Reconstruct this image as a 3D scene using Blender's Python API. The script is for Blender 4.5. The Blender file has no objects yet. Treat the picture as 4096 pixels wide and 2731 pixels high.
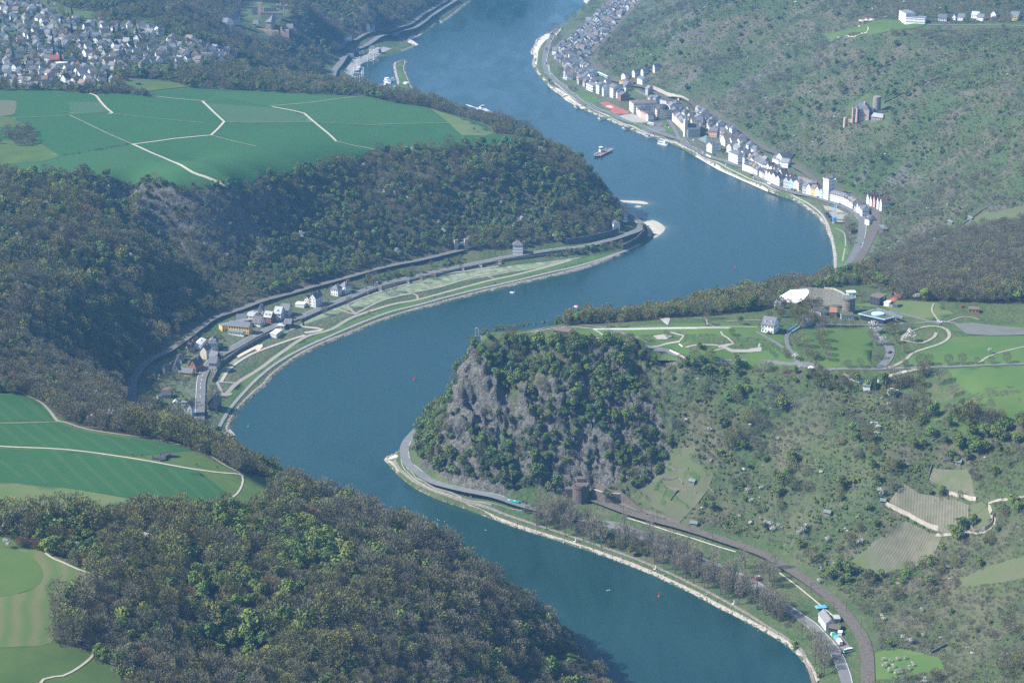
import bpy, math, random, time
import numpy as np
from mathutils import Vector, Matrix
from mathutils.geometry import delaunay_2d_cdt
T0=time.time()
R=math.radians
sc=bpy.context.scene
# ---------------------------------------------------------------- camera, sky, sun, exposure
CAM_H=640.0; PITCH=19.0; LENS=70.0
cd=bpy.data.cameras.new('camera'); cam=bpy.data.objects.new('camera',cd); sc.collection.objects.link(cam)
cd.lens=LENS; cd.sensor_width=36.0; cd.clip_start=1.0; cd.clip_end=30000.0
cam.location=(0,0,CAM_H); cam.rotation_euler=(R(90-PITCH),0,0); sc.camera=cam
SUN_EL=43.0; SUN_AZ=262.0     # compass from +Y clockwise: the sun stands to the left, a touch behind the camera
w=bpy.data.worlds.new('World'); sc.world=w; w.use_nodes=True
nt=w.node_tree; bg=nt.nodes['Background']; sky=nt.nodes.new('ShaderNodeTexSky'); sky.sky_type='NISHITA'
sky.sun_disc=False; sky.sun_elevation=R(SUN_EL); sky.sun_rotation=R(SUN_AZ); sky.altitude=300; sky.air_density=1.0; sky.dust_density=0.6; sky.ozone_density=1.5
nt.links.new(sky.outputs[0],bg.inputs[0]); bg.inputs[1].default_value=0.10
sl=bpy.data.lights.new('sun','SUN'); so=bpy.data.objects.new('sun',sl); sc.collection.objects.link(so)
sl.energy=4.7; sl.angle=R(0.5); sl.color=(1.0,0.965,0.91)
_sd=Vector((math.sin(R(SUN_AZ))*math.cos(R(SUN_EL)),math.cos(R(SUN_AZ))*math.cos(R(SUN_EL)),math.sin(R(SUN_EL))))
so.rotation_euler=_sd.to_track_quat('Z','Y').to_euler(); so.location=(0,1500,900)
sc.view_settings.view_transform='Standard'; sc.view_settings.look='None'; sc.view_settings.gamma=1; sc.view_settings.exposure=1.0
sc.view_settings.use_curve_mapping=False
sc.render.engine='CYCLES'
sc.cycles.max_bounces=6; sc.cycles.diffuse_bounces=2; sc.cycles.glossy_bounces=2; sc.cycles.transparent_max_bounces=8; sc.cycles.volume_bounces=0
sc.cycles.use_denoising=False; sc.cycles.denoiser='OPENIMAGEDENOISE'
HAZE_DENSITY=0.000066; HAZE_COL=(0.22,0.55,1.0)
SEED=7
rng=np.random.default_rng(SEED); random.seed(SEED)
C=sc.collection
# ---------------------------------------------------------------- survey helpers: sheet coordinates of the photograph (2352 wide) to the ground
FOC=LENS/36*2352.0
_ct,_st=math.cos(R(PITCH)),math.sin(R(PITCH))
def ray(x,y):
    a=(x-1176)/FOC; b=-(y-784)/FOC
    return np.array([a,_ct+b*_st,-_st+b*_ct])
def U(x,y,z=0.0):
    d=ray(x,y); t=(z-CAM_H)/d[2]; return np.array([d[0]*t,d[1]*t,z])
def proj(p):
    p=np.asarray(p,float); q=p-np.array([0,0,CAM_H]); dep=q[...,1]*_ct-q[...,2]*_st; up=q[...,1]*_st+q[...,2]*_ct
    return 1176+FOC*q[...,0]/dep, 784-FOC*up/dep
# ---------------------------------------------------------------- the lie of the land: survey lines (x, y on the photograph, height above the river)
RB=[(1351,0),(1326,25),(1296,55),(1273,70),(1235,89),(1228,101),(1218,122),(1227,129),(1222,148),(1235,170),(1261,200),(1276,212),(1301,232),(1336,250),(1381,270),(1426,289),(1476,310),(1526,325),(1561,338),(1596,358),(1651,390),(1764,440),(1814,457),(1856,482),(1884,507),(1901,537),(1911,567),(1914,604),(1911,642)]
RB2=[(958,984),(935,1016),(923,1029),(903,1044),(882,1053),(892,1066),(913,1089),(950,1119),(1000,1144),(1063,1166),(1176,1208),(1276,1240),(1376,1273),(1476,1311),(1576,1356),(1651,1396),(1701,1421),(1764,1456),(1814,1488),(1846,1521),(1871,1568)]
LB1=[(1390,1568),(1360,1540),(1335,1510)]
LB2=[(540,1001),(530,984),(550,944),(588,904),(613,884),(630,864),(663,837),(713,807),(763,784),(813,765),(888,735),(963,712),(1063,685),(1176,657),(1264,637),(1351,615),(1426,587),(1488,557),(1497,552),(1488,540),(1501,545),(1516,535),(1525,522),(1496,508),(1448,498),(1421,483),(1401,470)]
LB3=[(973,238),(958,220),(943,190),(932,160),(934,141),(918,141),(905,145),(904,160),(913,195),(885,208),(850,205),(800,187),(798,160),(803,150),(840,145),(865,132),(893,129),(925,119),(953,106),(933,95),(965,81),(998,60),(1008,50),(1020,51),(1087,0)]
u2=lambda L:[tuple(U(a,b,0)[:2]) for a,b in L]
HID_R=[(335,2020),(300,1960),(235,1900),(150,1850),(60,1790),(-20,1720),(-62,1670)]
HID_L=[(5,1245),(-60,1320),(-125,1405),(-185,1490),(-222,1560)]
HID_P=[(92,2430),(60,2520),(10,2640),(-50,2760),(-100,2880)]
RIV=[(460,5600)]+[(300,4500)]+u2(RB)+HID_R+u2(RB2)+[(240,1000),(300,600),(160,600),(90,1000)]+u2(LB1)+HID_L+u2(LB2)+HID_P+u2(LB3)+[(60,4500),(210,5600)]
RIV=np.array(RIV)
MOLE=np.array([tuple(U(a,b,0)[:2]) for a,b in [(1829,650),(1831,642),(1822,637),(1800,639),(1770,652),(1735,668)]]+[(195,1985),(120,1935),(100,1900),(150,1880),(230,1950)])
ROAD_L=[(457,984),(460,909),(465,864),(490,826),(537,799),(588,770),(638,747),(700,724),(748,704),(800,684),(863,659),(963,634),(1038,617),(1138,597),(1176,591),(1276,576),(1338,569),(1401,554),(1438,542),(1464,532),(1471,517),(1451,502),(1426,486)]
RAIL_L=[(1063,577),(963,602),(888,617),(813,637),(750,654),(713,663),(613,692),(588,700),(500,730),(462,755),(425,784),(385,811),(350,829),(315,866),(304,909),(309,956)]
ROAD_R=[(1285,60),(1262,95),(1253,125),(1251,145),(1261,170),(1291,195),(1316,217),(1351,240),(1401,260),(1463,285),(1526,310),(1566,322),(1601,345),(1663,370),(1726,392),(1764,420),(1814,440),(1864,452),(1904,464),(1939,477),(1964,490),(1979,505),(1981,530),(1976,555),(1964,587),(1944,622)]
RAIL_R=[(1476,0),(1426,50),(1388,95),(1361,120),(1356,142),(1371,165),(1401,185),(1451,200),(1526,228),(1601,250),(1651,278),(1701,308),(1764,350),(1830,390),(1880,425),(1939,448),(1976,467),(2004,484),(2014,510),(2006,537),(1989,572),(1964,612)]
ROAD_N=[(958,991),(933,1021),(930,1049),(943,1076),(975,1101),(1025,1124),(1088,1141),(1176,1161),(1251,1176),(1381,1203),(1426,1218),(1486,1238),(1551,1261),(1651,1303),(1726,1336),(1764,1366),(1814,1401),(1864,1436),(1901,1476),(1924,1508),(1939,1546),(1946,1575)]
RAIL_N=[(1356,1146),(1388,1159),(1426,1174),(1476,1191),(1551,1211),(1626,1233),(1701,1258),(1764,1283),(1801,1306),(1864,1346),(1914,1383),(1951,1426),(1981,1471),(1991,1513),(1993,1575)]
ROAD_F=[(760,192),(770,160),(795,130),(838,107),(895,87),(950,67),(1000,32),(1050,0)]
RAIL_F=[(775,117),(813,97),(888,80),(938,60),(990,25),(1030,0)]
def wl(L,z): return [U(a,b,z) for a,b in L]
ctl=[]
def dens(P,step):
    P=[np.array(p,float) for p in P]; out=[]
    for a,b in zip(P[:-1],P[1:]):
        n=max(1,int(np.linalg.norm((b-a)[:2])/step))
        for k in range(n): out.append(a+(b-a)*k/n)
    out.append(P[-1]); return out
def line(L,z,step=None,shift=None):
    W=wl(L,z); st=step or max(22,W[0][1]/70); W=dens(W,st)
    if shift:
        q=[]
        for i,p in enumerate(W):
            a=W[max(i-1,0)]; b=W[min(i+1,len(W)-1)]; t=(b-a)[:2]; t=t/(np.linalg.norm(t)+1e-9)
            q.append(np.array([p[0]-t[1]*shift[0],p[1]+t[0]*shift[0],p[2]+shift[1]]))
        W=q
    ctl.extend(W)
def pts(L): ctl.extend([U(a,b,z) for a,b,z in L])
def wpts(L): ctl.extend([np.array(p,float) for p in L])
for L in (RB,RB2,LB1,LB2): line(L,0.4)
ctl.extend(dens([(p[0],p[1],0.4) for p in HID_R],30)); ctl.extend(dens([(p[0],p[1],0.4) for p in HID_L],30)); ctl.extend(dens([(p[0],p[1],.4) for p in HID_P],40))
line(LB3,0.6,60)
line(ROAD_L,9); line(RAIL_L,14); line(RAIL_L,14,shift=(-9,5))
line(ROAD_R,6); line(RAIL_R,10); line(RAIL_R,10,shift=(9,4))
line(ROAD_N,7); line(RAIL_N,11); line(RAIL_N,11,shift=(9,3))
line(ROAD_F,8,60); line(RAIL_F,12,60)
# left far plateau with the green fields: front edge, back edge
PF=[(0,395,118),(100,402,117),(180,405,116),(250,412,114),(320,424,112),(400,432,110),(470,432,108),(540,427,107),(600,410,107),(680,385,106),(760,358,105),(850,345,103),(950,340,101),(1050,335,99),(1150,328,96),(1225,327,93)]
PB=[(0,207,128),(125,207,127),(225,217,125),(345,216,122),(437,202,121),(588,210,117),(713,216,114),(845,221,110),(913,237,108),(983,247,106),(1058,269,103),(1113,287,100),(1133,307,97),(1176,312,95),(1240,322,92)]
for L in (PF,PB): ctl.extend(dens([U(*p) for p in L],32))
pts([(300,300,118),(600,300,113),(850,290,106),(150,300,122),(50,330,122),(1000,305,101),(450,370,112)])
# the ridge and side valley on the left
pts([(120,430,113),(200,457,106),(250,487,97),(295,540,84),(337,592,70),(380,612,58),(412,632,46),(437,682,24),(0,450,116),(0,500,112),(0,600,103),(0,700,99),(0,800,101),(0,860,104),(100,600,92),(200,600,82),(100,700,88),(200,700,68),(300,700,44),(100,800,76),(200,800,45),(300,800,19),(200,870,66),(100,880,95),(250,930,62),(200,500,98),(380,720,24),(310,620,70),
 (300,490,80),(340,555,62),(400,580,50),(450,640,32),(480,560,58),(560,560,50),(650,560,44),(700,470,72),(560,470,86),(850,520,46),(850,430,74),(1000,420,72),(1000,500,44),(1150,420,66),(1150,500,36),(1280,420,60),(1290,500,30),(1370,480,28),(1330,400,62),(650,640,20)])
wpts([(60,2360,70),(95,2330,50),(112,2290,30),(0,2480,60),(-100,2680,60),(20,2420,85),(-60,2560,70),(-180,2800,40),(-260,2920,30)])
# near-left hill: path along the field, tops, crest above the river
ctl.extend(dens([U(*p) for p in [(0,892,104),(60,908,104),(120,945,106),(150,968,107),(200,985,107),(300,1000,106),(400,1020,105),(480,1050,104),(530,1075,104),(553,1090,104)]],30))
ctl.extend(dens([U(*p) for p in [(640,1125,100),(700,1150,98),(850,1180,92),(930,1215,84),(1000,1262,74),(1075,1310,62),(1150,1352,52),(1210,1405,42),(1290,1462,26)]],30))
pts([(0,1050,114),(200,1080,114),(400,1090,110),(600,1150,104),(300,1180,120),(0,1190,125),(0,1400,128),(220,1330,122),(220,1480,118),(0,1568,128),(400,1300,118),(400,1450,106),(500,1200,112),(650,1200,105),(720,1240,104),(800,1230,98),(900,1260,92),(600,1380,110),(800,1400,98),(1000,1370,86),(1100,1410,72),(1200,1460,56),(560,1540,86),(650,1500,96),(800,1568,90),(1000,1568,74),(1200,1568,46),(1280,1510,32),(900,1480,88)])
wpts([(-250,1480,50),(-290,1450,75),(-330,1500,78),(-180,1400,55),(-225,1380,85),(-290,1560,36)])
wpts([(-300,900,128),(-100,900,90),(0,950,50),(60,900,20),(-300,600,120),(-50,600,70)])
# rock plateau on the right bank
ctl.extend(dens([U(*p) for p in [(1078,812,96),(1098,788,108),(1180,779,112),(1300,787,113),(1400,792,113),(1480,808,112),(1570,832,110),(1700,842,110),(1850,855,110),(1950,872,108),(2040,892,106),(2120,930,105),(2160,962,103),(2250,966,108),(2352,965,112)]],22))
ctl.extend(dens([U(*p) for p in [(1078,808,96),(1100,772,110),(1200,756,113),(1300,745,114),(1400,738,114),(1500,730,114),(1600,722,115),(1700,714,115),(1780,700,115),(1860,668,115),(1900,655,114)]],22))
pts([(2000,720,118),(2200,740,120),(2352,740,122),(2352,850,124),(2000,800,115),(2200,800,120),(2352,680,120),(2200,690,119),(2300,900,122),(2000,670,114),(2100,670,116)])
pts([(1300,850,98),(1500,880,92),(1200,850,92),(1100,880,68),(1020,960,52),(1300,960,64),(1500,980,62),(1400,1080,32),(1180,1080,28),(1250,1100,22),(1650,950,78),(1800,960,80),(1650,1080,46),(1800,1100,52),(1950,1000,84),(1700,1180,22),(1850,1200,38),(2000,1100,72),(2130,1130,68),(2100,1270,37),(2000,1300,26),(2352,1050,108),(2200,1050,88),(2352,1180,92),(2250,1180,70),(2352,1300,75),(2200,1300,50),(2352,1450,62),(2200,1450,38),(2352,1568,60),(2100,1450,22),(2150,1568,30)])
ctl.extend([np.array(p,float) for p in [(-78,1560,12),(-72,1530,14),(-60,1500,14),(-70,1600,12),(-30,1600,70),(-50,1570,60),(10,1650,60),(110,1720,60),(190,1790,60),(270,1850,55)]])
# right hills: saddle, castle slope, hotel plateau
pts([(2200,640,104),(2352,600,104),(2200,600,88),(2200,530,66),(2352,500,92),(2200,450,60),(2352,400,104),(2100,600,72),(2050,560,22),(2100,500,40),(2100,400,45),(2200,350,76),(2352,300,130),(2200,270,100),(2352,180,150),(2200,180,125),(2200,100,145),(2200,52,158),(2352,52,165),(2352,0,172),(2100,55,156),(2100,10,160),(1990,283,66),(2040,280,70),(1950,285,62),(1900,200,76),(1900,330,38),(2000,380,42),(1800,280,32),(1800,200,62),(1700,200,42),(1700,120,70),(1700,50,108),(1700,0,126),(1500,150,38),(1500,80,60),(1550,20,90),(1600,60,96),(1600,150,60),(1900,100,108),(1900,20,148),(2000,150,106),(2030,620,36),(2000,56,150),(2352,350,118)])
wpts([(330,1900,60),(372,2000,22),(380,1950,40),(800,2800,175),(1100,3000,180),(600,3300,185),(500,4000,190),(350,3800,100),(900,2000,140),(900,1500,140),(600,1700,125),(600,1200,140),(420,1000,110),(330,900,80),(500,3400,160)])
# village plateau, castle spur, far left bank
pts([(100,130,133),(0,100,138),(300,150,128),(400,130,125),(550,150,108),(350,60,138),(480,100,116),(0,0,150),(200,20,148),(330,10,140),(450,30,112),(600,80,62),(650,95,58),(560,40,70),(690,90,46),(700,30,80),(750,62,32),(800,40,44),(850,0,72),(950,22,26),(700,0,96),(720,150,14),(700,120,22),(650,165,40),(620,120,48),(580,170,70),(540,110,80),(740,190,20),(680,200,70)])
wpts([(-900,3000,160),(-1000,3500,190),(-500,3900,160),(-250,4100,150),(-900,2400,130),(-800,1800,125),(-700,1400,125),(-700,1000,130),(-200,4600,190),(700,4600,190)])
ctl=np.array(ctl)
_k=np.unique(np.round(ctl[:,:2]/7).astype(int),axis=0,return_index=True)[1]; ctl=ctl[_k]
def rbf_fit(c):
    n=len(c); S=1000.0; p=c[:,:2]/S
    d=np.sqrt(((p[:,None]-p[None])**2).sum(-1)); A=np.zeros((n+1,n+1)); A[:n,:n]=-d-np.eye(n)*0.0008; A[:n,n]=1; A[n,:n]=1
    return np.linalg.solve(A,np.r_[c[:,2],0])
_w=rbf_fit(ctl)
def rbf_eval(X,Y):
    sh=X.shape; x=(X.ravel()/1000).astype(np.float32); y=(Y.ravel()/1000).astype(np.float32); out=np.zeros(len(x),np.float32)
    px=(ctl[:,0]/1000).astype(np.float32); py=(ctl[:,1]/1000).astype(np.float32); ww=_w[:-1].astype(np.float32)
    for i in range(0,len(x),4096):
        a=x[i:i+4096,None]-px[None]; b=y[i:i+4096,None]-py[None]; a*=a; b*=b; a+=b; np.sqrt(a,out=a); out[i:i+4096]=-(a@ww)
    return (out+np.float32(_w[-1])).reshape(sh).astype(float)
def inpoly(X,Y,P):
    ins=np.zeros(np.shape(X),bool); n=len(P)
    for i in range(n):
        x1,y1=P[i][:2]; x2,y2=P[(i+1)%n][:2]
        if y1==y2: continue
        c=((y1>Y)!=(y2>Y)); ins^=c&(X<(x2-x1)*(Y-y1)/(y2-y1)+x1)
    return ins
def segdist(X,Y,P,closed=True):
    d=np.full(np.shape(X),1e9); n=len(P)
    for i in range(n if closed else n-1):
        x1,y1=P[i][:2]; x2,y2=P[(i+1)%n][:2]; vx,vy=x2-x1,y2-y1; L=vx*vx+vy*vy+1e-9
        t=np.clip(((X-x1)*vx+(Y-y1)*vy)/L,0,1); q=(X-x1-t*vx)**2+(Y-y1-t*vy)**2; np.minimum(d,q,out=d)
    return np.sqrt(d)
# value noise
_perm=np.random.default_rng(3).random((256,256)).astype(np.float32)
def vnoise(X,Y):
    xi=np.floor(X).astype(int); yi=np.floor(Y).astype(int); fx=X-xi; fy=Y-yi; fx=fx*fx*fx*(fx*(fx*6-15)+10); fy=fy*fy*fy*(fy*(fy*6-15)+10)
    g=lambda a,b:_perm[a&255,b&255]
    return (g(xi,yi)*(1-fx)+g(xi+1,yi)*fx)*(1-fy)+(g(xi,yi+1)*(1-fx)+g(xi+1,yi+1)*fx)*fy-0.5
def fbm(X,Y,L,o=4,g=0.5):
    s=0;a=1
    for k in range(o): s=s+a*vnoise(X/L+17.3*k+0.37*Y/L,Y/L-9.1*k-0.37*X/L); L=L*0.5; a*=g
    return s
def sstep(a,b,x):
    t=np.clip((x-a)/(b-a),0,1); return t*t*(3-2*t)
def height(X,Y,st):
    Z=rbf_eval(X,Y)
    gy,gx=np.gradient(Z,st); slope=np.hypot(gx,gy)
    m=sstep(0.18,0.5,slope)*sstep(14,40,Z)
    up=np.array([U(*p)[:2] for p in PF]+[U(*p)[:2] for p in PB[::-1]]); dd=segdist(X,Y,up)*np.where(inpoly(X,Y,up),-1,1); m=m*sstep(-4,22,dd)
    ridge=1-2*np.abs(fbm(X,Y,110,2))
    Z=Z+m*(12*(ridge-0.75)+6*fbm(X,Y,60,3))+sstep(60,100,Z)*(1-sstep(.15,.4,slope))*1.6*fbm(X,Y,160,2)
    far=Y>4300
    ins=inpoly(X,Y,RIV); d=segdist(X,Y,RIV)
    mo=inpoly(X,Y,MOLE); dm=segdist(X,Y,MOLE)
    Z=np.where(ins,-np.minimum(5,0.5+d*0.35),np.maximum(Z,np.minimum(0.5+d*0.22,3.0)))
    Z=np.where(mo,np.maximum(0.4+np.minimum(dm*0.35,2.8),Z),np.where(ins,np.minimum(Z,0),Z))
    sp=np.array(u2([(1448,498),(1496,505),(1526,522),(1516,537),(1500,547),(1489,541),(1480,524),(1464,508)])); i2=inpoly(X,Y,sp); Z=np.where(i2,np.clip(.2+.12*segdist(X,Y,sp),0,1.5),Z)
    return Z,slope
class Grid:
    def __init__(s,x0,x1,y0,y1,st):
        s.x0,s.y0,s.st=x0,y0,st; s.xs=np.arange(x0,x1+.1,st); s.ys=np.arange(y0,y1+.1,st); s.x1,s.y1=s.xs[-1],s.ys[-1]
        s.X,s.Y=np.meshgrid(s.xs,s.ys); s.Z,s.S=height(s.X,s.Y,st)
    def h(s,x,y,A=None):
        A=s.Z if A is None else A
        u=np.clip((x-s.x0)/s.st,0,len(s.xs)-1.001); v=np.clip((y-s.y0)/s.st,0,len(s.ys)-1.001); i=u.astype(int); j=v.astype(int); a=u-i; b=v-j
        return (A[j,i]*(1-a)+A[j,i+1]*a)*(1-b)+(A[j+1,i]*(1-a)+A[j+1,i+1]*a)*b
GN=Grid(-720,760,880,2720,4); GF=Grid(-1080,1080,2720,4400,8)
# the rock itself, finer and craggy
GL=Grid(-120,260,1360,1640,1.25)
_e=np.minimum(np.minimum(GL.X-GL.x0,GL.x1-GL.X),np.minimum(GL.Y-GL.y0,GL.y1-GL.Y))
_base=GN.h(GL.X,GL.Y); _f=sstep(0,14,_e)
_pm=sstep(90,150,GL.X-(GL.Y-1500)*.3)
_m=_f*sstep(.45,.95,GL.S)*sstep(13,24,GL.Z)*(1-.75*_pm)
_r1=1-2*np.abs(fbm(GL.X*1.0+GL.Y*.5,GL.Y*.45,34,2)); _r2=1-2*np.abs(fbm(GL.X+90,GL.Y*.6,12,2)); _r3=fbm(GL.X,GL.Y,5,2)
_t=GL.Z/14+fbm(GL.X,GL.Y,40,2)*1.5; _led=(np.floor(_t)+sstep(.25,.75,_t-np.floor(_t))-_t)*14
GL.Z=np.where(GL.Z>0.3,_base*(1-_f)+(GL.Z+_m*(15*(_r1-.72)+8*(_r2-.72)+4.0*_r3+.55*_led))*_f,_base*(1-_f)+GL.Z*_f)
GL.Z=np.where((GL.Z<12)&(_m>0.02),np.maximum(GL.Z,11.5),GL.Z)
GL.M=_m
def cells(a,b,sa,sb,seed):
    """slabs of rock: an offset for each irregular cell, and how near its edge is"""
    u=a/sa; v=b/sb; iu=np.floor(u).astype(int); iv=np.floor(v).astype(int); best=np.full(a.shape,9.); sec=best.copy(); val=np.zeros(a.shape)
    for du in(-1,0,1):
        for dv in(-1,0,1):
            cu,cv=iu+du,iv+dv; h1=_perm[(cu*7+cv*13+seed)&255,(cu*3+cv*29)&255]; h2=_perm[(cu*17+cv*5)&255,(cu*11+cv*7+seed)&255]; h3=_perm[(cu*5+cv*3+seed)&255,(cu*23+cv*19)&255]
            d=np.hypot(u-cu-h1,v-cv-h2); nb=d<best; sec=np.where(nb,best,np.minimum(sec,d)); val=np.where(nb,h3,val); best=np.minimum(best,d)
    return val-.5,sec-best
_al=GL.X*.8+GL.Y*.6; _c1,_e1=cells(_al+fbm(GL.X,GL.Y,18,2)*5,GL.Z+_al*.45,8,15,3); _c2,_e2=cells(_al+40,GL.Z-_al*.3,3.2,6,9)
GL.C=5.5*_c1+2.6*_c2-1.6*np.exp(-_e1/.10)-.7*np.exp(-_e2/.12)
def _inL(x,y): return (x>GL.x0)&(x<GL.x1)&(y>GL.y0)&(y<GL.y1)
def H(x,y):
    x=np.asarray(x,float); y=np.asarray(y,float)
    return np.where(_inL(x,y),GL.h(x,y),np.where(y<2720,GN.h(x,y),GF.h(x,y)))
def slope_at(x,y):
    x=np.asarray(x,float); y=np.asarray(y,float)
    return np.where(y<2720,GN.h(x,y,GN.S),GF.h(x,y,GF.S))
_ts=np.concatenate([np.arange(900,2600,2.5),np.arange(2600,4700,5)])
def G(x,y):
    """the point of the ground seen at (x, y) of the photograph"""
    d=ray(x,y); t=_ts/np.linalg.norm(d); px,py,pz=d[0]*t,d[1]*t,CAM_H+d[2]*t
    g=pz-np.maximum(H(px,py),0); k=np.argmax(g<0)
    if g[k]>=0: return U(x,y,0)
    f=g[k-1]/(g[k-1]-g[k]+1e-9); tt=t[k-1]+(t[k]-t[k-1])*f
    p=np.array([d[0]*tt,d[1]*tt,0.0]); p[2]=max(float(H(p[0],p[1])),0); return p
print('terrain',len(ctl),time.time()-T0)
# ---------------------------------------------------------------- mesh helpers
MATS={}
def link(name,me,parent=None,mat=None):
    o=bpy.data.objects.new(name,me); C.objects.link(o)
    if parent is not None: o.parent=parent
    if mat is not None and me is not None and not me.materials: me.materials.append(mat)
    return o
def tag(o,label=None,cat=None,group=None,kind=None):
    if label: o['label']=label
    if cat: o['category']=cat
    if group: o['group']=group
    if kind: o['kind']=kind
    return o
def mesh(name,V,F,mat=None,smooth=False):
    me=bpy.data.meshes.new(name); V=np.asarray(V,np.float32); 
    if len(F) and isinstance(F,np.ndarray):
        k=F.shape[1]; n=len(F); me.vertices.add(len(V)); me.vertices.foreach_set('co',V.ravel()); me.loops.add(n*k); me.loops.foreach_set('vertex_index',F.astype(np.int32).ravel())
        me.polygons.add(n); me.polygons.foreach_set('loop_start',np.arange(n,dtype=np.int32)*k); me.update(calc_edges=True)
    else: me.from_pydata([tuple(v) for v in V.tolist()],[],[tuple(f) for f in F]); me.update()
    if mat is not None: me.materials.append(mat)
    if smooth: me.polygons.foreach_set('use_smooth',np.ones(len(me.polygons),bool))
    return me
def mat(name,col=(.5,.5,.5),rough=0.85,var=0.12,scale=0.5,bump=0.0,metal=0.0,col2=None,spec=0.3,obj_rand=0.0,detail=4):
    m=bpy.data.materials.new(name); m.use_nodes=True; n=m.node_tree; b=n.nodes['Principled BSDF']; b.inputs['Roughness'].default_value=rough; b.inputs['Metallic'].default_value=metal
    b.inputs['Specular IOR Level'].default_value=spec
    tc=n.nodes.new('ShaderNodeTexCoord'); no=n.nodes.new('ShaderNodeTexNoise'); no.inputs['Scale'].default_value=scale; no.inputs['Detail'].default_value=detail
    g=n.nodes.new('ShaderNodeNewGeometry'); n.links.new(g.outputs['Position'],no.inputs['Vector'])
    mx=n.nodes.new('ShaderNodeMix'); mx.data_type='RGBA'
    c2=col2 or tuple(max(0,c*(1-var)) for c in col); c1=col if col2 else tuple(min(1,c*(1+var)) for c in col)
    mx.inputs['A'].default_value=(*c2,1); mx.inputs['B'].default_value=(*c1,1)
    rp=n.nodes.new('ShaderNodeMapRange'); rp.inputs[1].default_value=.3; rp.inputs[2].default_value=.7
    n.links.new(no.outputs[0],rp.inputs[0]); n.links.new(rp.outputs[0],mx.inputs['Factor']); out=mx.outputs['Result']
    if obj_rand:
        oi=n.nodes.new('ShaderNodeObjectInfo'); hs=n.nodes.new('ShaderNodeHueSaturation'); mr=n.nodes.new('ShaderNodeMapRange'); mr.inputs[3].default_value=1-obj_rand; mr.inputs[4].default_value=1+obj_rand
        n.links.new(oi.outputs['Random'],mr.inputs[0]); n.links.new(mr.outputs[0],hs.inputs['Value']); n.links.new(out,hs.inputs['Color'])
        m2=n.nodes.new('ShaderNodeMath'); m2.operation='MULTIPLY'; m2.inputs[1].default_value=7.13; m3=n.nodes.new('ShaderNodeMath'); m3.operation='FRACT'; mr2=n.nodes.new('ShaderNodeMapRange'); mr2.inputs[3].default_value=0.5-obj_rand*.09; mr2.inputs[4].default_value=0.5+obj_rand*.09
        n.links.new(oi.outputs['Random'],m2.inputs[0]); n.links.new(m2.outputs[0],m3.inputs[0]); n.links.new(m3.outputs[0],mr2.inputs[0]); n.links.new(mr2.outputs[0],hs.inputs['Hue']); out=hs.outputs['Color']
    n.links.new(out,b.inputs['Base Color'])
    if bump:
        bp=n.nodes.new('ShaderNodeBump'); bp.inputs['Strength'].default_value=min(1,bump); bp.inputs['Distance'].default_value=bump; n.links.new(no.outputs[0],bp.inputs['Height']); n.links.new(bp.outputs[0],b.inputs['Normal'])
    return m
def catmull(P,step=6.0,closed=False):
    P=[np.array(p[:2],float) for p in P]
    if len(P)<3: return [np.array(q) for q in dens([(p[0],p[1],0) for p in P],step)]
    Q=[P[0]*2-P[1]]+P+[P[-1]*2-P[-2]]; out=[]
    for i in range(1,len(Q)-2):
        a,b,c,d=Q[i-1:i+3]; n=max(2,int(np.linalg.norm(c-b)/step))
        for k in range(n):
            t=k/n; out.append(0.5*((2*b)+(c-a)*t+(2*a-5*b+4*c-d)*t*t+(3*b-a-3*c+d)*t**3))
    out.append(P[-1]); return out
def frame(P):
    P=np.array([p[:2] for p in P]); t=np.gradient(P,axis=0); t/=np.linalg.norm(t,axis=1)[:,None]+1e-9
    return P,np.c_[-t[:,1],t[:,0]],t
def ribbon(name,P,width,off,m,nx=2,z=None,lift=None,smooth_z=0):
    """a strip of ground surface along a centre line, lying on the terrain"""
    P,N,T=frame(P); V=[];F=[]; k=nx+1
    us=np.linspace(-.5,.5,k)
    wv=np.broadcast_to(np.asarray(width,float),(len(P),))
    XY=P[:,None]+N[:,None]*(us[None,:,None]*wv[:,None,None])
    Z=np.maximum(H(XY[...,0],XY[...,1]),0.2)
    if smooth_z:
        zc=Z.max(1); 
        ker=np.ones(smooth_z)/smooth_z; zc=np.convolve(np.pad(zc,smooth_z//2,mode='edge'),ker,'valid')[:len(P)]; Z=np.broadcast_to(zc[:,None],Z.shape)
    V=np.concatenate([XY,(Z+off)[...,None]],-1).reshape(-1,3)
    i=np.arange(len(P)-1)[:,None]*k+np.arange(nx)[None]; F=np.stack([i,i+1,i+1+k,i+k],-1).reshape(-1,4)[:,::-1]
    return mesh(name,V,F,m)
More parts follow.
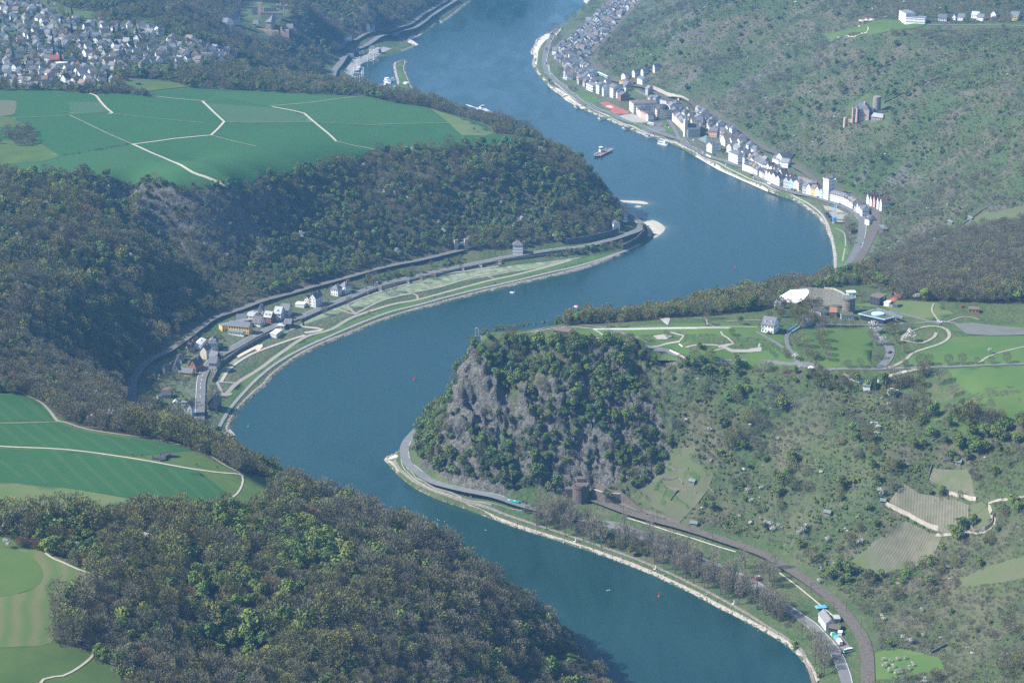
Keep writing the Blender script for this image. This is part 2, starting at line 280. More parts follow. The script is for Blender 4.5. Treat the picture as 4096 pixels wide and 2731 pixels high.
def patch(name,P,off,m,step=8.0):
    """a polygon of ground cover draped on the terrain"""
    P=[(float(p[0]),float(p[1])) for p in P]; B=[]
    for a,b in zip(P,P[1:]+P[:1]):
        n=max(1,int(math.dist(a,b)/step))
        for k in range(n): B.append((a[0]+(b[0]-a[0])*k/n,a[1]+(b[1]-a[1])*k/n))
    A=np.array(B); x0,y0=np.floor(A.min(0)/step)*step; x1,y1=A.max(0)
    X,Y=np.meshgrid(np.arange(x0,x1,step),np.arange(y0,y1,step)); ins=inpoly(X,Y,A)&(segdist(X,Y,A)>step*.35)
    I=list(zip(X[ins].tolist(),Y[ins].tolist()))
    vs,es,fs,*_=delaunay_2d_cdt([Vector(p) for p in B+I],[(i,(i+1)%len(B)) for i in range(len(B))],[],0,1e-4)
    V=np.array([(v.x,v.y) for v in vs]); Fs=np.array([f for f in fs if len(f)==3])
    c=V[Fs].mean(1); ok=inpoly(c[:,0],c[:,1],A); Fs=Fs[ok]
    cr=np.cross(V[Fs[:,1]]-V[Fs[:,0]],V[Fs[:,2]]-V[Fs[:,0]]); Fs[cr<0]=Fs[cr<0][:,::-1]
    Z=np.maximum(H(V[:,0],V[:,1]),.2)+off
    return mesh(name,np.c_[V,Z],Fs,m)
def g2(L): return [G(a,b)[:2] for a,b in L]
def dref(L,col=6.0): return catmull(g2(L),col)
# ---------------------------------------------------------------- regions of cover, as polygons on the ground
_ex=lambda v:[(-90 if a<=0 else 2450 if a>=2352 else a, 1610 if b>=1566 else b) for a,b in v]
REG={k:np.array(g2(_ex(v))) for k,v in dict(
 rock=[(1078,806),(1110,785),(1250,785),(1400,790),(1450,830),(1480,900),(1520,960),(1540,1040),(1500,1110),(1410,1150),(1180,1140),(1040,1118),(975,1085),(958,1050),(962,985),(1000,930),(1040,860)],
 rockslope=[(1400,795),(1570,834),(1700,846),(1850,860),(1950,878),(2040,896),(2120,935),(2165,965),(2352,975),(2352,1568),(2010,1568),(2005,1500),(1960,1420),(1870,1340),(1800,1300),(1620,1220),(1480,1180),(1420,1140),(1500,1100),(1540,1040),(1520,960),(1480,900),(1440,830)],
 plateau=[(1085,800),(1110,768),(1300,750),(1400,742),(1500,735),(1600,728),(1700,718),(1790,704),(1860,672),(1905,658),(2010,650),(2060,690),(2150,692),(2352,700),(2352,962),(2250,960),(2160,958),(2110,925),(2040,890),(1950,870),(1850,850),(1700,838),(1570,828),(1480,806),(1400,790),(1300,782),(1180,776)],
 darkwood=[(2005,640),(2040,600),(2090,560),(2200,525),(2352,515),(2352,640),(2300,660),(2250,690),(2150,690),(2060,690)],
 nearhill=[(0,1185),(200,1200),(400,1180),(440,1175),(590,1180),(640,1155),(660,1125),(700,1140),(850,1175),(930,1210),(1000,1258),(1075,1305),(1150,1348),(1210,1400),(1288,1458),(1330,1568),(282,1568),(275,1538),(215,1500),(125,1471),(127,1401),(217,1346),(140,1288),(30,1240),(0,1230)],
 lefthill=[(0,395),(120,428),(200,455),(250,485),(337,590),(380,612),(437,682),(470,735),(400,790),(330,850),(305,900),(305,955),(480,1045),(400,1018),(300,998),(200,983),(150,965),(106,930),(60,905),(0,890)],
 peninsula=[(120,428),(250,415),(400,434),(540,430),(680,388),(850,348),(1050,338),(1225,329),(1300,350),(1400,470),(1440,520),(1401,548),(1276,570),(1070,575),(888,612),(750,650),(600,690),(470,735),(437,682),(380,612),(337,590),(250,485)],
 village=[(0,0),(110,0),(250,60),(330,40),(420,90),(560,140),(560,160),(420,160),(280,170),(260,205),(120,205),(0,205)],
 upperfields=[(0,395),(180,404),(320,423),(400,431),(540,426),(680,384),(850,344),(1050,334),(1225,326),(1235,322),(1176,313),(1133,308),(1113,288),(1058,270),(983,248),(913,238),(845,222),(713,217),(588,210),(437,203),(400,190),(345,182),(285,185),(285,212),(225,218),(125,208),(0,208)],
 nearfields=[(0,893),(60,908),(106,932),(150,968),(200,985),(300,1000),(400,1020),(480,1050),(545,1085),(575,1095),(613,1099),(652,1121),(625,1146),(588,1171),(437,1170),(200,1196),(0,1182)],
 cornerfields=[(0,1228),(30,1236),(105,1268),(140,1288),(215,1318),(217,1346),(200,1356),(150,1373),(127,1401),(125,1471),(140,1486),(212,1493),(225,1526),(262,1523),(275,1538),(282,1568),(0,1568)],
 vine_a=[(2035,1160),(2075,1110),(2200,1150),(2225,1160),(2225,1195),(2155,1217)],
 vine_b=[(2130,1105),(2145,1075),(2230,1077),(2240,1145),(2160,1128)],
 vine_c=[(1950,1290),(2080,1195),(2165,1225),(2145,1275),(2050,1310),(2025,1320)],
 vine_d=[(2230,1160),(2255,1152),(2278,1180),(2275,1208),(2240,1212),(2225,1195)],
 vine_e=[(1545,1030),(1600,1025),(1590,1060),(1640,1090),(1560,1200),(1500,1165),(1450,1140),(1480,1110),(1530,1070)],
 vine_f=[(2130,560),(2200,520),(2260,490),(2352,465),(2352,515),(2260,520),(2180,540)],
 vine_g=[(2200,1330),(2320,1285),(2352,1275),(2352,1320),(2220,1350)],
 orchard=[(2010,1500),(2080,1490),(2160,1510),(2170,1535),(2060,1560),(2012,1560)],
 hotelmeadow=[(1880,75),(1980,58),(2075,52),(2352,50),(2352,62),(2100,66),(2000,82),(1930,88)],
 farmeadow_a=[(115,24),(260,33),(250,42),(180,45)],
 farmeadow_b=[(322,42),(380,45),(380,52),(325,52)],
 farmeadow_c=[(285,165),(385,158),(388,172),(300,178)],
 farmeadow_d=[(572,154),(600,152),(670,160),(690,170),(640,178),(575,180)],
 castle_ground=[(1938,284),(1950,236),(2000,215),(2045,240),(2048,290)],
 ruin_ground=[(520,60),(560,5),(640,5),(665,50),(668,92),(600,98),(530,82)],
 rightmeadow=[(2240,675),(2352,640),(2352,662),(2300,672)],
).items()}
def inreg(k,x,y):
    P=REG[k]; b=(x>=P[:,0].min())&(x<=P[:,0].max())&(y>=P[:,1].min())&(y<=P[:,1].max()); out=np.zeros(np.shape(x),bool)
    if b.any(): out[b]=inpoly(x[b],y[b],P)
    return out
def near_line(L,x,y,d): return segdist(x,y,np.array(L),False)<d
LINES={k:np.array(g2(v)) for k,v in dict(road_l=ROAD_L,rail_l=RAIL_L,road_r=ROAD_R,rail_r=RAIL_R,road_n=ROAD_N,rail_n=RAIL_N,road_f=ROAD_F,rail_f=RAIL_F).items()}
OPEN=['upperfields','nearfields','cornerfields','plateau','vine_a','vine_b','vine_c','vine_d','vine_e','vine_f','vine_g','orchard','hotelmeadow','farmeadow_a','farmeadow_b','farmeadow_c','farmeadow_d','rightmeadow','castle_ground','ruin_ground']
# ---------------------------------------------------------------- ground
def attr(me,name,vals):
    a=me.attributes.new(name,'FLOAT','POINT'); a.data.foreach_set('value',np.asarray(vals,np.float32).ravel())
def N(nt,t,**kw):
    n=nt.nodes.new(t)
    for k,v in kw.items():
        if hasattr(n,k): setattr(n,k,v)
        else: n.inputs[k.replace('_',' ')].default_value=v
    return n
def ground_material():
    m=bpy.data.materials.new('ground_cover'); m.use_nodes=True; t=m.node_tree; b=t.nodes['Principled BSDF']; b.inputs['Roughness'].default_value=.95; b.inputs['Specular IOR Level'].default_value=.15
    geo=t.nodes.new('ShaderNodeNewGeometry')
    def noise(s,d=5,r=.55):
        n=N(t,'ShaderNodeTexNoise'); n.inputs['Scale'].default_value=s; n.inputs['Detail'].default_value=d; n.inputs['Roughness'].default_value=r; t.links.new(geo.outputs['Position'],n.inputs['Vector']); return n.outputs[0]
    def ramp(v,a,b_):
        r=t.nodes.new('ShaderNodeMapRange'); r.interpolation_type='SMOOTHSTEP'; r.inputs[1].default_value=a; r.inputs[2].default_value=b_; t.links.new(v,r.inputs[0]); return r.outputs[0]
    def mix(f,A,B):
        x=t.nodes.new('ShaderNodeMix'); x.data_type='RGBA'; t.links.new(f,x.inputs['Factor'])
        for k,c in (('A',A),('B',B)):
            if isinstance(c,tuple): x.inputs[k].default_value=(*c,1)
            else: t.links.new(c,x.inputs[k])
        return x.outputs['Result']
    def at(nm): a=t.nodes.new('ShaderNodeAttribute'); a.attribute_name=nm; return a.outputs['Fac']
    n1=noise(.035); n2=noise(.25); n3=noise(.9,3); n4=noise(.012,3)
    grass=mix(ramp(n1,.35,.65),(.05,.09,.028),(.08,.105,.04)); grass=mix(ramp(n2,.50,.70),grass,(.115,.105,.06))
    litter=mix(ramp(n2,.35,.65),(.05,.055,.028),(.10,.085,.055))
    scrub=mix(ramp(n1,.38,.62),(.05,.072,.028),(.10,.092,.058)); scrub=mix(ramp(n3,.53,.73),scrub,(.12,.11,.08)); scrub=mix(ramp(n4,.46,.64),scrub,(.055,.085,.03))
    rock=mix(ramp(n2,.35,.65),(.035,.035,.034),(.105,.10,.086)); rock=mix(ramp(n3,.45,.7),rock,(.175,.165,.14))
    town=mix(ramp(n2,.4,.6),(.17,.16,.14),(.08,.10,.05))
    c=mix(at('wood'),scrub,litter); c=mix(at('grass'),c,grass); c=mix(at('town'),c,town)
    ad=t.nodes.new('ShaderNodeMath'); ad.operation='ADD'; t.links.new(at('rock'),ad.inputs[0]); s_=t.nodes.new('ShaderNodeMath'); s_.operation='MULTIPLY_ADD'; s_.inputs[1].default_value=.9; s_.inputs[2].default_value=-.45; t.links.new(n2,s_.inputs[0]); t.links.new(s_.outputs[0],ad.inputs[1])
    c=mix(ramp(ad.outputs[0],.35,.6),c,rock)
    t.links.new(c,b.inputs['Base Color'])
    bp=t.nodes.new('ShaderNodeBump'); bp.inputs['Strength'].default_value=1.; bp.inputs['Distance'].default_value=2.2; t.links.new(n2,bp.inputs['Height']); t.links.new(bp.outputs[0],b.inputs['Normal'])
    return m
gm=ground_material()
def cover(g):
    X,Y,Z,S=g.X.ravel(),g.Y.ravel(),g.Z.ravel(),g.S.ravel(); k=dict.fromkeys(('grass','wood','rock','town'))
    op=np.zeros(len(X),bool)
    for r in OPEN: op|=inreg(r,X,Y)
    n=fbm(X,Y,50,3)
    sl=inreg('rockslope',X,Y)|inreg('rock',X,Y)
    right=(X>LINE_RX(Y))&~inreg('darkwood',X,Y)
    flat=(Z<13.5)
    grass=np.where(op,1,0.)+np.where(flat,.75,0)+np.where(sl,sstep(-.05,.3,n)*.5,0)+np.where(inreg('village',X,Y),.9,0)
    wood=np.where(op|flat|sl|right,0,1.)
    rk=inreg('rock',X,Y); rock=np.where(rk,sstep(.85,1.35,S+n*1.2),np.where(sl,sstep(1.05,1.5,S+n*1.3)*.35,np.where(right,sstep(.85,1.3,S+n*1.1)*.6,sstep(.75,1.15,S+n*.6))))*(Z>12)
    town=np.where((segdist(X,Y,LINES['road_r'],False)<60)&flat&(X>0),.55,0)+np.where((segdist(X,Y,LINES['road_l'],False)<30)&flat&(X<-110)&(Y<1960),.5,0)
    return dict(grass=np.clip(grass,0,1),wood=wood,rock=rock,town=np.clip(town,0,1)*(0.6+.8*n))
def LINE_RX(Y):
    P=LINES['rail_r']; o=np.argsort(P[:,1]); return np.where(Y>1900,np.interp(Y,P[o,1],P[o,0])+5,1e9)
for g,nm in ((GN,'ground'),(GF,'far_ground'),(GL,'rock_ground')):
    ny,nx=g.Z.shape; i=(np.arange(ny-1)[:,None]*nx+np.arange(nx-1)[None]); F=np.stack([i,i+1,i+1+nx,i+nx],-1).reshape(-1,4)
    V=np.stack([g.X,g.Y,g.Z],-1).reshape(-1,3)
    if g is GN:
        c=V[F].mean(1); F=F[~((c[:,0]>GL.x0)&(c[:,0]<GL.x1)&(c[:,1]>GL.y0)&(c[:,1]<GL.y1))]
    if g is GL:      # crags overhang a little: push the steep faces in and out along their normals
        gy,gx=np.gradient(g.Z,g.st); nn=np.stack([-gx,-gy,np.ones_like(gx)],-1); nn/=np.linalg.norm(nn,axis=-1)[...,None]
        dsp=g.M*(2.5*fbm(g.X*.8+g.Z*.9,g.Z*1.1-g.Y*.5,9,3)+g.C); V=V+(nn*dsp[...,None]).reshape(-1,3)
    me=mesh(nm,V,F,gm,g is not GL)
    for k,v in cover(g).items(): attr(me,k,v)
    tag(link(nm,me),kind='structure')
# outlying country beyond the surveyed sheet
xs=np.arange(-4000,4001,80.); ys=np.arange(-480,8001,80.); X,Y=np.meshgrid(xs,ys); Z=rbf_eval(X,Y)*.0
Z=np.clip(rbf_eval(np.clip(X,-1100,1100),np.clip(Y,700,4600)),2,190)+30*fbm(X,Y,900,3)*sstep(20,80,rbf_eval(np.clip(X,-1100,1100),np.clip(Y,700,4600)))
ins=inpoly(X,Y,RIV); Z=np.where(ins,-3,Z)
nx=len(xs); i=(np.arange(len(ys)-1)[:,None]*nx+np.arange(nx-1)[None]); F=np.stack([i,i+1,i+1+nx,i+nx],-1).reshape(-1,4)
V=np.stack([X,Y,Z],-1).reshape(-1,3); c=V[F].mean(1)
F=F[~(((np.abs(c[:,0])<700)&(c[:,1]>880)&(c[:,1]<2720))|((np.abs(c[:,0])<1040)&(c[:,1]>2720)&(c[:,1]<4360)))]
me=mesh('outlying_ground',V,F,gm,True)
for k in ('grass','wood','rock','town'): attr(me,k,np.full(len(V),1. if k=='wood' else 0.))
tag(link('outlying_ground',me),kind='structure')
# ---------------------------------------------------------------- river
def water_material():
    m=bpy.data.materials.new('river_water'); m.use_nodes=True; t=m.node_tree; b=t.nodes['Principled BSDF']
    geo=t.nodes.new('ShaderNodeNewGeometry'); b.inputs['IOR'].default_value=1.33
    mp=t.nodes.new('ShaderNodeMapping'); mp.inputs['Rotation'].default_value=(0,0,.5); mp.inputs['Scale'].default_value=(1.3,.35,1); t.links.new(geo.outputs['Position'],mp.inputs[0])
    big=N(t,'ShaderNodeTexNoise'); big.inputs['Scale'].default_value=.018; big.inputs['Detail'].default_value=6; big.inputs['Roughness'].default_value=.6; big.inputs['Distortion'].default_value=1.2; t.links.new(mp.outputs[0],big.inputs[0])
    fine=N(t,'ShaderNodeTexNoise'); fine.inputs['Scale'].default_value=.35; fine.inputs['Detail'].default_value=3; t.links.new(geo.outputs['Position'],fine.inputs[0])
    r=N(t,'ShaderNodeMapRange'); r.inputs[1].default_value=.35; r.inputs[2].default_value=.7; r.inputs[3].default_value=.14; r.inputs[4].default_value=.36; t.links.new(big.outputs[0],r.inputs[0]); t.links.new(r.outputs[0],b.inputs['Roughness'])
    x=t.nodes.new('ShaderNodeMix'); x.data_type='RGBA'; x.inputs['A'].default_value=(.008,.034,.034,1); x.inputs['B'].default_value=(.017,.052,.054,1); rr=N(t,'ShaderNodeMapRange'); rr.inputs[1].default_value=.32; rr.inputs[2].default_value=.72; t.links.new(big.outputs[0],rr.inputs[0]); t.links.new(rr.outputs[0],x.inputs['Factor'])
    a=t.nodes.new('ShaderNodeAttribute'); a.attribute_name='shoal'; y=t.nodes.new('ShaderNodeMix'); y.data_type='RGBA'; y.inputs['B'].default_value=(.17,.20,.15,1); t.links.new(a.outputs['Fac'],y.inputs['Factor']); t.links.new(x.outputs['Result'],y.inputs['A'])
    t.links.new(y.outputs['Result'],b.inputs['Base Color'])
    bp=t.nodes.new('ShaderNodeBump'); bp.inputs['Strength'].default_value=.2; bp.inputs['Distance'].default_value=.06; t.links.new(fine.outputs[0],bp.inputs['Height']); t.links.new(bp.outputs[0],b.inputs['Normal'])
    return m
wm=water_material()
SHOAL=[np.array(g2(L)) for L in ([(1448,498),(1496,505),(1527,522),(1517,538),(1500,547),(1488,541),(1478,524),(1462,508)],[(1424,460),(1440,461),(1472,462),(1488,466),(1484,469),(1460,467),(1430,464)],[(1459,473),(1470,473),(1473,475),(1464,476)])]
xs=np.r_[np.arange(-1500,60,40),np.arange(60,300,5),np.arange(300,1501,40)]; ys=np.r_[np.arange(500,2080,40),np.arange(2080,2500,5),np.arange(2500,5701,40)]; X,Y=np.meshgrid(xs,ys); nx=len(xs)
i=(np.arange(len(ys)-1)[:,None]*nx+np.arange(nx-1)[None]); F=np.stack([i,i+1,i+1+nx,i+nx],-1).reshape(-1,4)
me=mesh('river',np.stack([X,Y,X*0],-1).reshape(-1,3),F,wm)
sh=np.zeros(X.shape)
for P in SHOAL: sh=np.maximum(sh,np.where(inpoly(X,Y,P),1,np.exp(-segdist(X,Y,P)/6)*.4))
attr(me,'shoal',sh); tag(link('river',me),kind='structure')
sandm=mat('pale_gravel',(.44,.41,.33),.9,.12,.12,.3)
for P,z,nm in zip(SHOAL,(1.6,.8,.5),('gravel_spit','gravel_bar','gravel_bar')):
    A=np.array(catmull(list(P)+[P[0]],4)[:-1]); me=patch(nm,A,0,sandm,6)
    co=np.array([v.co[:] for v in me.vertices]); d=segdist(co[:,0],co[:,1],A); co[:,2]=np.maximum(np.where(d<.01,.0,np.minimum(d*.12,z)),.03)+np.where(d<.01,0,.12*vnoise(co[:,0]/4,co[:,1]/4)); co[:,2]=np.maximum(co[:,2],np.where(H(co[:,0],co[:,1])>0,H(co[:,0],co[:,1])*(H(co[:,0],co[:,1])<3.5)+.15,.02))
    me.vertices.foreach_set('co',co.astype(np.float32).ravel()); tag(link(nm,me),kind='structure')
# ---------------------------------------------------------------- fields, meadows and vineyards lying on the ground
def field(name,P,m,off=.12,smooth=False,step=8.):
    w=g2(_ex(P)); w=catmull(w+[w[0]],6)[:-1] if smooth else w
    o=link(name,patch(name,w,off,m,step)); tag(o,kind='structure'); return o
def strip(name,P,width,m,off=.3,col=6.,nx=2,curve=True,world=False,smooth_z=0):
    w=P if world else g2(_ex(P)); w=catmull(w,col) if curve else [np.array(q[:2]) for q in dens([(a[0],a[1],0) for a in w],col)]
    o=link(name,ribbon(name,w,width*(1 if name in('camp_track','riverside_path') else .68 if width<6 else .85),off,m,nx,smooth_z=smooth_z)); tag(o,kind='structure'); return o,w
def striped(name,c1,c2,ang,period,rough=.95,c3=None,fuzz=.5,nsc=.05,sw=.45):
    """crop with drill rows or mown bands running at an angle"""
    m=bpy.data.materials.new(name); m.use_nodes=True; t=m.node_tree; b=t.nodes['Principled BSDF']; b.inputs['Roughness'].default_value=rough; b.inputs['Specular IOR Level'].default_value=.12
    geo=t.nodes.new('ShaderNodeNewGeometry'); mp=t.nodes.new('ShaderNodeMapping'); mp.inputs['Rotation'].default_value=(0,0,ang); t.links.new(geo.outputs['Position'],mp.inputs[0])
    wv=t.nodes.new('ShaderNodeTexWave'); wv.inputs['Scale'].default_value=.314/period; wv.inputs['Distortion'].default_value=fuzz; wv.inputs['Detail'].default_value=2; wv.inputs['Detail Scale'].default_value=.6; t.links.new(mp.outputs[0],wv.inputs[0])
    no=t.nodes.new('ShaderNodeTexNoise'); no.inputs['Scale'].default_value=nsc; no.inputs['Detail'].default_value=6; no.inputs['Roughness'].default_value=.65; t.links.new(geo.outputs['Position'],no.inputs[0])
    ml=t.nodes.new('ShaderNodeMath'); ml.operation='MULTIPLY'; ml.inputs[1].default_value=sw; ad=t.nodes.new('ShaderNodeMath'); ad.operation='MULTIPLY_ADD'; ad.inputs[1].default_value=1-sw
    t.links.new(wv.outputs[1],ml.inputs[0]); t.links.new(no.outputs[0],ad.inputs[0]); t.links.new(ml.outputs[0],ad.inputs[2])
    x=t.nodes.new('ShaderNodeMix'); x.data_type='RGBA'; x.inputs['A'].default_value=(*c1,1); x.inputs['B'].default_value=(*c2,1); r=t.nodes.new('ShaderNodeMapRange'); r.inputs[1].default_value=.25; r.inputs[2].default_value=.75; t.links.new(ad.outputs[0],r.inputs[0]); t.links.new(r.outputs[0],x.inputs['Factor'])
    out=x.outputs['Result']
    if c3:
        n2=t.nodes.new('ShaderNodeTexNoise'); n2.inputs['Scale'].default_value=.03; n2.inputs['Detail'].default_value=5; t.links.new(mp.outputs[0],n2.inputs[0]); r2=t.nodes.new('ShaderNodeMapRange'); r2.inputs[1].default_value=.48; r2.inputs[2].default_value=.66; t.links.new(n2.outputs[0],r2.inputs[0])
        y=t.nodes.new('ShaderNodeMix'); y.data_type='RGBA'; t.links.new(r2.outputs[0],y.inputs['Factor']); t.links.new(out,y.inputs['A']); y.inputs['B'].default_value=(*c3,1); out=y.outputs['Result']
    t.links.new(out,b.inputs['Base Color']); return m
M=dict(
 crop=striped('winter_wheat',(.024,.080,.024),(.034,.100,.032),.6,3.2,fuzz=1.),crop2=striped('young_wheat',(.030,.090,.028),(.042,.108,.036),.6,3.),
 greyfield=striped('sparse_crop',(.042,.098,.042),(.062,.110,.052),.6,3.),brownfield=striped('ploughed',(.12,.11,.075),(.10,.12,.06),1.,5.),
 meadow=mat('meadow',(.080,.122,.034),.95,.2,.06,spec=.1,col2=(.058,.100,.027)),meadow2=mat('dry_meadow',(.125,.15,.06),.95,.2,.04,spec=.1,col2=(.085,.135,.045)),hay=striped('hay_stubble',(.085,.135,.042),(.135,.14,.062),-.15,11.,fuzz=5.,nsc=.05,sw=.5),
 lawn=mat('lawn',(.088,.135,.036),.95,.1,.03,spec=.1,col2=(.058,.115,.032)),lawnpale=mat('daisy_lawn',(.27,.29,.20),.95,.3,.14,col2=(.11,.155,.07),spec=.1),
 gravel=mat('pale_gravel_track',(.40,.36,.28),.95,.12,.3),gravel2=mat('path_gravel',(.27,.25,.20),.95,.12,.3),grasstrack=mat('worn_grass',(.15,.18,.085),.95,.2,.2),
 asphalt=mat('asphalt',(.155,.158,.155),.9,.12,.25),asphalt2=mat('pale_asphalt',(.135,.137,.133),.9,.12,.25),paint=mat('road_paint',(.72,.72,.70),.7,.05),ballast=mat('railway_ballast',(.115,.098,.080),.95,.25,.6),ballast2=mat('pale_ballast',(.13,.122,.108),.95,.2,.6),steel=mat('rail_steel',(.20,.17,.15),.45,.1,metal=.6),
 riprap=mat('riprap_stone',(.37,.335,.27),.9,.3,.45,.4,col2=(.20,.185,.16)),kerbstone=mat('kerb_stone',(.45,.43,.39),.9),paving=mat('paving',(.30,.285,.25),.9,.1,.4),
 stone=mat('rubble_wall',(.17,.15,.125),.95,.3,.5,.3),redstone=mat('red_sandstone',(.115,.095,.082),.95,.25,.5,.3),darkstone=mat('dark_slate_stone',(.10,.10,.105),.95,.3,.4,.3),palestone=mat('pale_stone',(.42,.38,.31),.9,.2,.4,.2),concrete=mat('concrete',(.25,.245,.23),.9,.1,.3),
 vine=striped('vine_rows',(.10,.115,.05),(.19,.17,.13),0.75,2.6,fuzz=.6),carpark=mat('worn_asphalt',(.105,.115,.09),.95,.25,.08,col2=(.135,.137,.125)),tram=mat('tramline',(.075,.125,.05)),redcourt=mat('red_court',(.33,.10,.07),.9,.1,.2),sand=mat('sand',(.55,.47,.34),.95,.1,.3))
# upper plateau
UF=[(0,398),(180,407),(320,426),(400,434),(470,434),(540,429),(680,387),(850,347),(1050,337),(1225,329),(1235,322),(1176,313),(1133,308),(1113,288),(1058,270),(983,248),(913,238),(845,222),(713,217),(588,210),(437,203),(345,212),(285,214),(225,219),(125,209),(0,208)]
field('crop_field',UF,M['crop'],.35,step=4.)
field('crop_field',[(0,335),(80,330),(138,360),(240,345),(305,333),(528,430),(470,434),(400,434),(320,426),(180,407),(0,395)],M['crop2'],.48,step=4.)
field('crop_field',[(472,236),(520,228),(620,246),(700,262),(724,283),(1030,284),(985,250),(913,240),(845,224),(713,219),(588,212),(500,212)],M['crop2'],.46,step=4.)
field('sparse_field',[(157,236),(228,235),(248,258),(200,262),(163,264)],M['greyfield'],0.54)
field('sparse_field',[(472,238),(540,243),(620,248),(700,263),(722,282),(524,282)],M['greyfield'],0.60)
field('ploughed_field',[(0,230),(25,232),(38,242),(36,254),(20,266),(0,272)],M['brownfield'],0.54,True)
field('meadow',[(988,251),(1058,272),(1100,290),(1135,308),(1115,313),(1062,312),(1035,288)],M['meadow2'],0.60)
field('meadow',[(0,325),(62,325),(90,328),(138,360),(100,372),(0,383)],M['meadow'],0.64)
field('meadow',[(0,268),(30,270),(66,293),(0,296)],M['meadow'],0.60)
field('meadow',[(275,185),(345,182),(400,189),(430,201),(345,210),(310,215),(280,208)],M['meadow'],0.64)
for P in ([(115,24),(150,25),(260,33),(250,42),(180,45),(160,38)],[(322,42),(380,43),(380,52),(325,52)],[(285,166),(340,165),(385,158),(388,172),(300,178)],[(572,154),(600,152),(670,160),(690,170),(640,178),(575,180)]): field('meadow',P,M['meadow'],0.60)
for P in ([(205,216),(220,221),(232,236),(245,250),(258,261),(249,262)],):
    strip('farm_track',P,4.2,M['gravel'],0.82)
strip('farm_track',[(347,222),(405,228),(465,233),(474,234)],3.0,M['gravel2'],0.82)
strip('farm_track',[(465,234),(490,258),(515,281),(500,298),(485,312),(400,320),(312,332),(300,333)],4.2,M['gravel'],0.84,curve=False)
strip('farm_track',[(303,332),(345,351),(385,368),(430,390),(480,411),(526,429)],4.8,M['gravel'],0.82)
strip('farm_track',[(625,247),(675,256),(699,262),(722,282),(750,305),(772,326)],4.2,M['gravel'],0.86,curve=False)
strip('farm_track',[(620,245),(720,236),(838,222)],2.4,M['gravel2'],0.82)
for a,b,wd in (((160,266),(300,331),3.5),((515,282),(1030,284),2.5),((772,326),(860,345),3),((258,262),(470,284),2),((30,272),(160,266),2.5),((485,312),(590,338),3),((588,210),(845,221),2.5),((180,262),(135,256),2),((0,396),(180,405),2)):
    strip('grass_baulk',[a,((a[0]+b[0])/2,(a[1]+b[1])/2+1),b],wd,M['grasstrack'],0.78)
strip('farm_track',[(1235,324),(1180,313),(1140,310),(1120,290),(1060,271)],2.5,M['grasstrack'],0.82)
strip('farm_track',[(0,192),(40,196),(90,202),(125,207)],3.5,M['gravel2'],0.82)
# near fields
field('meadow',[(0,893),(60,908),(106,934),(150,969),(200,986),(300,1002),(400,1022),(480,1053),(545,1088),(575,1096),(613,1100),(650,1122),(625,1146),(588,1171),(437,1171),(200,1196),(0,1183)],M['meadow'],.10)
field('crop_field',[(0,907),(30,906),(80,916),(106,941),(132,967),(0,973)],M['crop'],.22)
field('crop_field',[(0,977),(135,971),(165,983),(200,993),(300,1007),(360,1015),(420,1027),(457,1036),(330,1047),(265,1045),(110,1029),(0,1017)],M['crop'],.22)
field('crop_field',[(0,1025),(110,1033),(200,1041),(270,1052),(420,1075),(455,1082),(480,1100),(530,1140),(440,1168),(340,1153),(150,1120),(0,1098)],M['crop'],.22)
field('dry_meadow',[(0,1099),(150,1121),(340,1154),(437,1168),(380,1176),(300,1184),(200,1195),(0,1182)],M['meadow2'],.2)
strip('field_path',[(0,893),(30,897),(60,908),(95,925),(115,945),(132,967),(150,970),(200,986),(300,1001),(355,1008),(410,1021),(460,1036),(500,1058),(530,1075),(548,1085),(557,1093)],3.6,M['gravel2'],.4)
strip('field_path',[(0,1019),(110,1030),(200,1038),(265,1047),(400,1070),(455,1079),(500,1085),(540,1088),(555,1092)],2.8,M['gravel'],.4)
strip('field_path',[(556,1092),(558,1105),(551,1125),(533,1143),(492,1158),(447,1168)],2.0,M['gravel'],.4)
strip('grass_baulk',[(0,975),(70,971),(133,969)],3.,M['grasstrack'],.4)
TRAM=[((122,1036),(222,1131)),((222,1046),(333,1147)),((278,1054),(392,1160)),((332,1064),(445,1167)),((388,1076),(478,1154)),((447,1084),(510,1144)),((172,1042),(278,1140)),((60,1066),(110,1112)),((100,1055),(162,1114)),((0,1056),(52,1098)),
 ((45,916),(107,966)),((0,946),(28,969)),((62,917),(115,967)),((0,920),(58,964)),((35,976),(108,1027)),((75,974),(162,1032)),((108,972),(205,1036)),((165,985),(260,1043)),((232,998),(310,1047)),((283,1005),(352,1044)),((340,1015),(388,1038)),((0,978),(56,1022)),((484,1094),(520,1130))]
for a,b in TRAM:
    A=np.array(G(*a)[:2]); B=np.array(G(*b)[:2]); d=(B-A)/np.linalg.norm(B-A); nn=np.array([-d[1],d[0]])
    for s in (-.95,.95): strip('tramline',[A+nn*s,(A+B)/2+nn*s,B+nn*s],.6,M['tram'],.38,10,1,False,True)
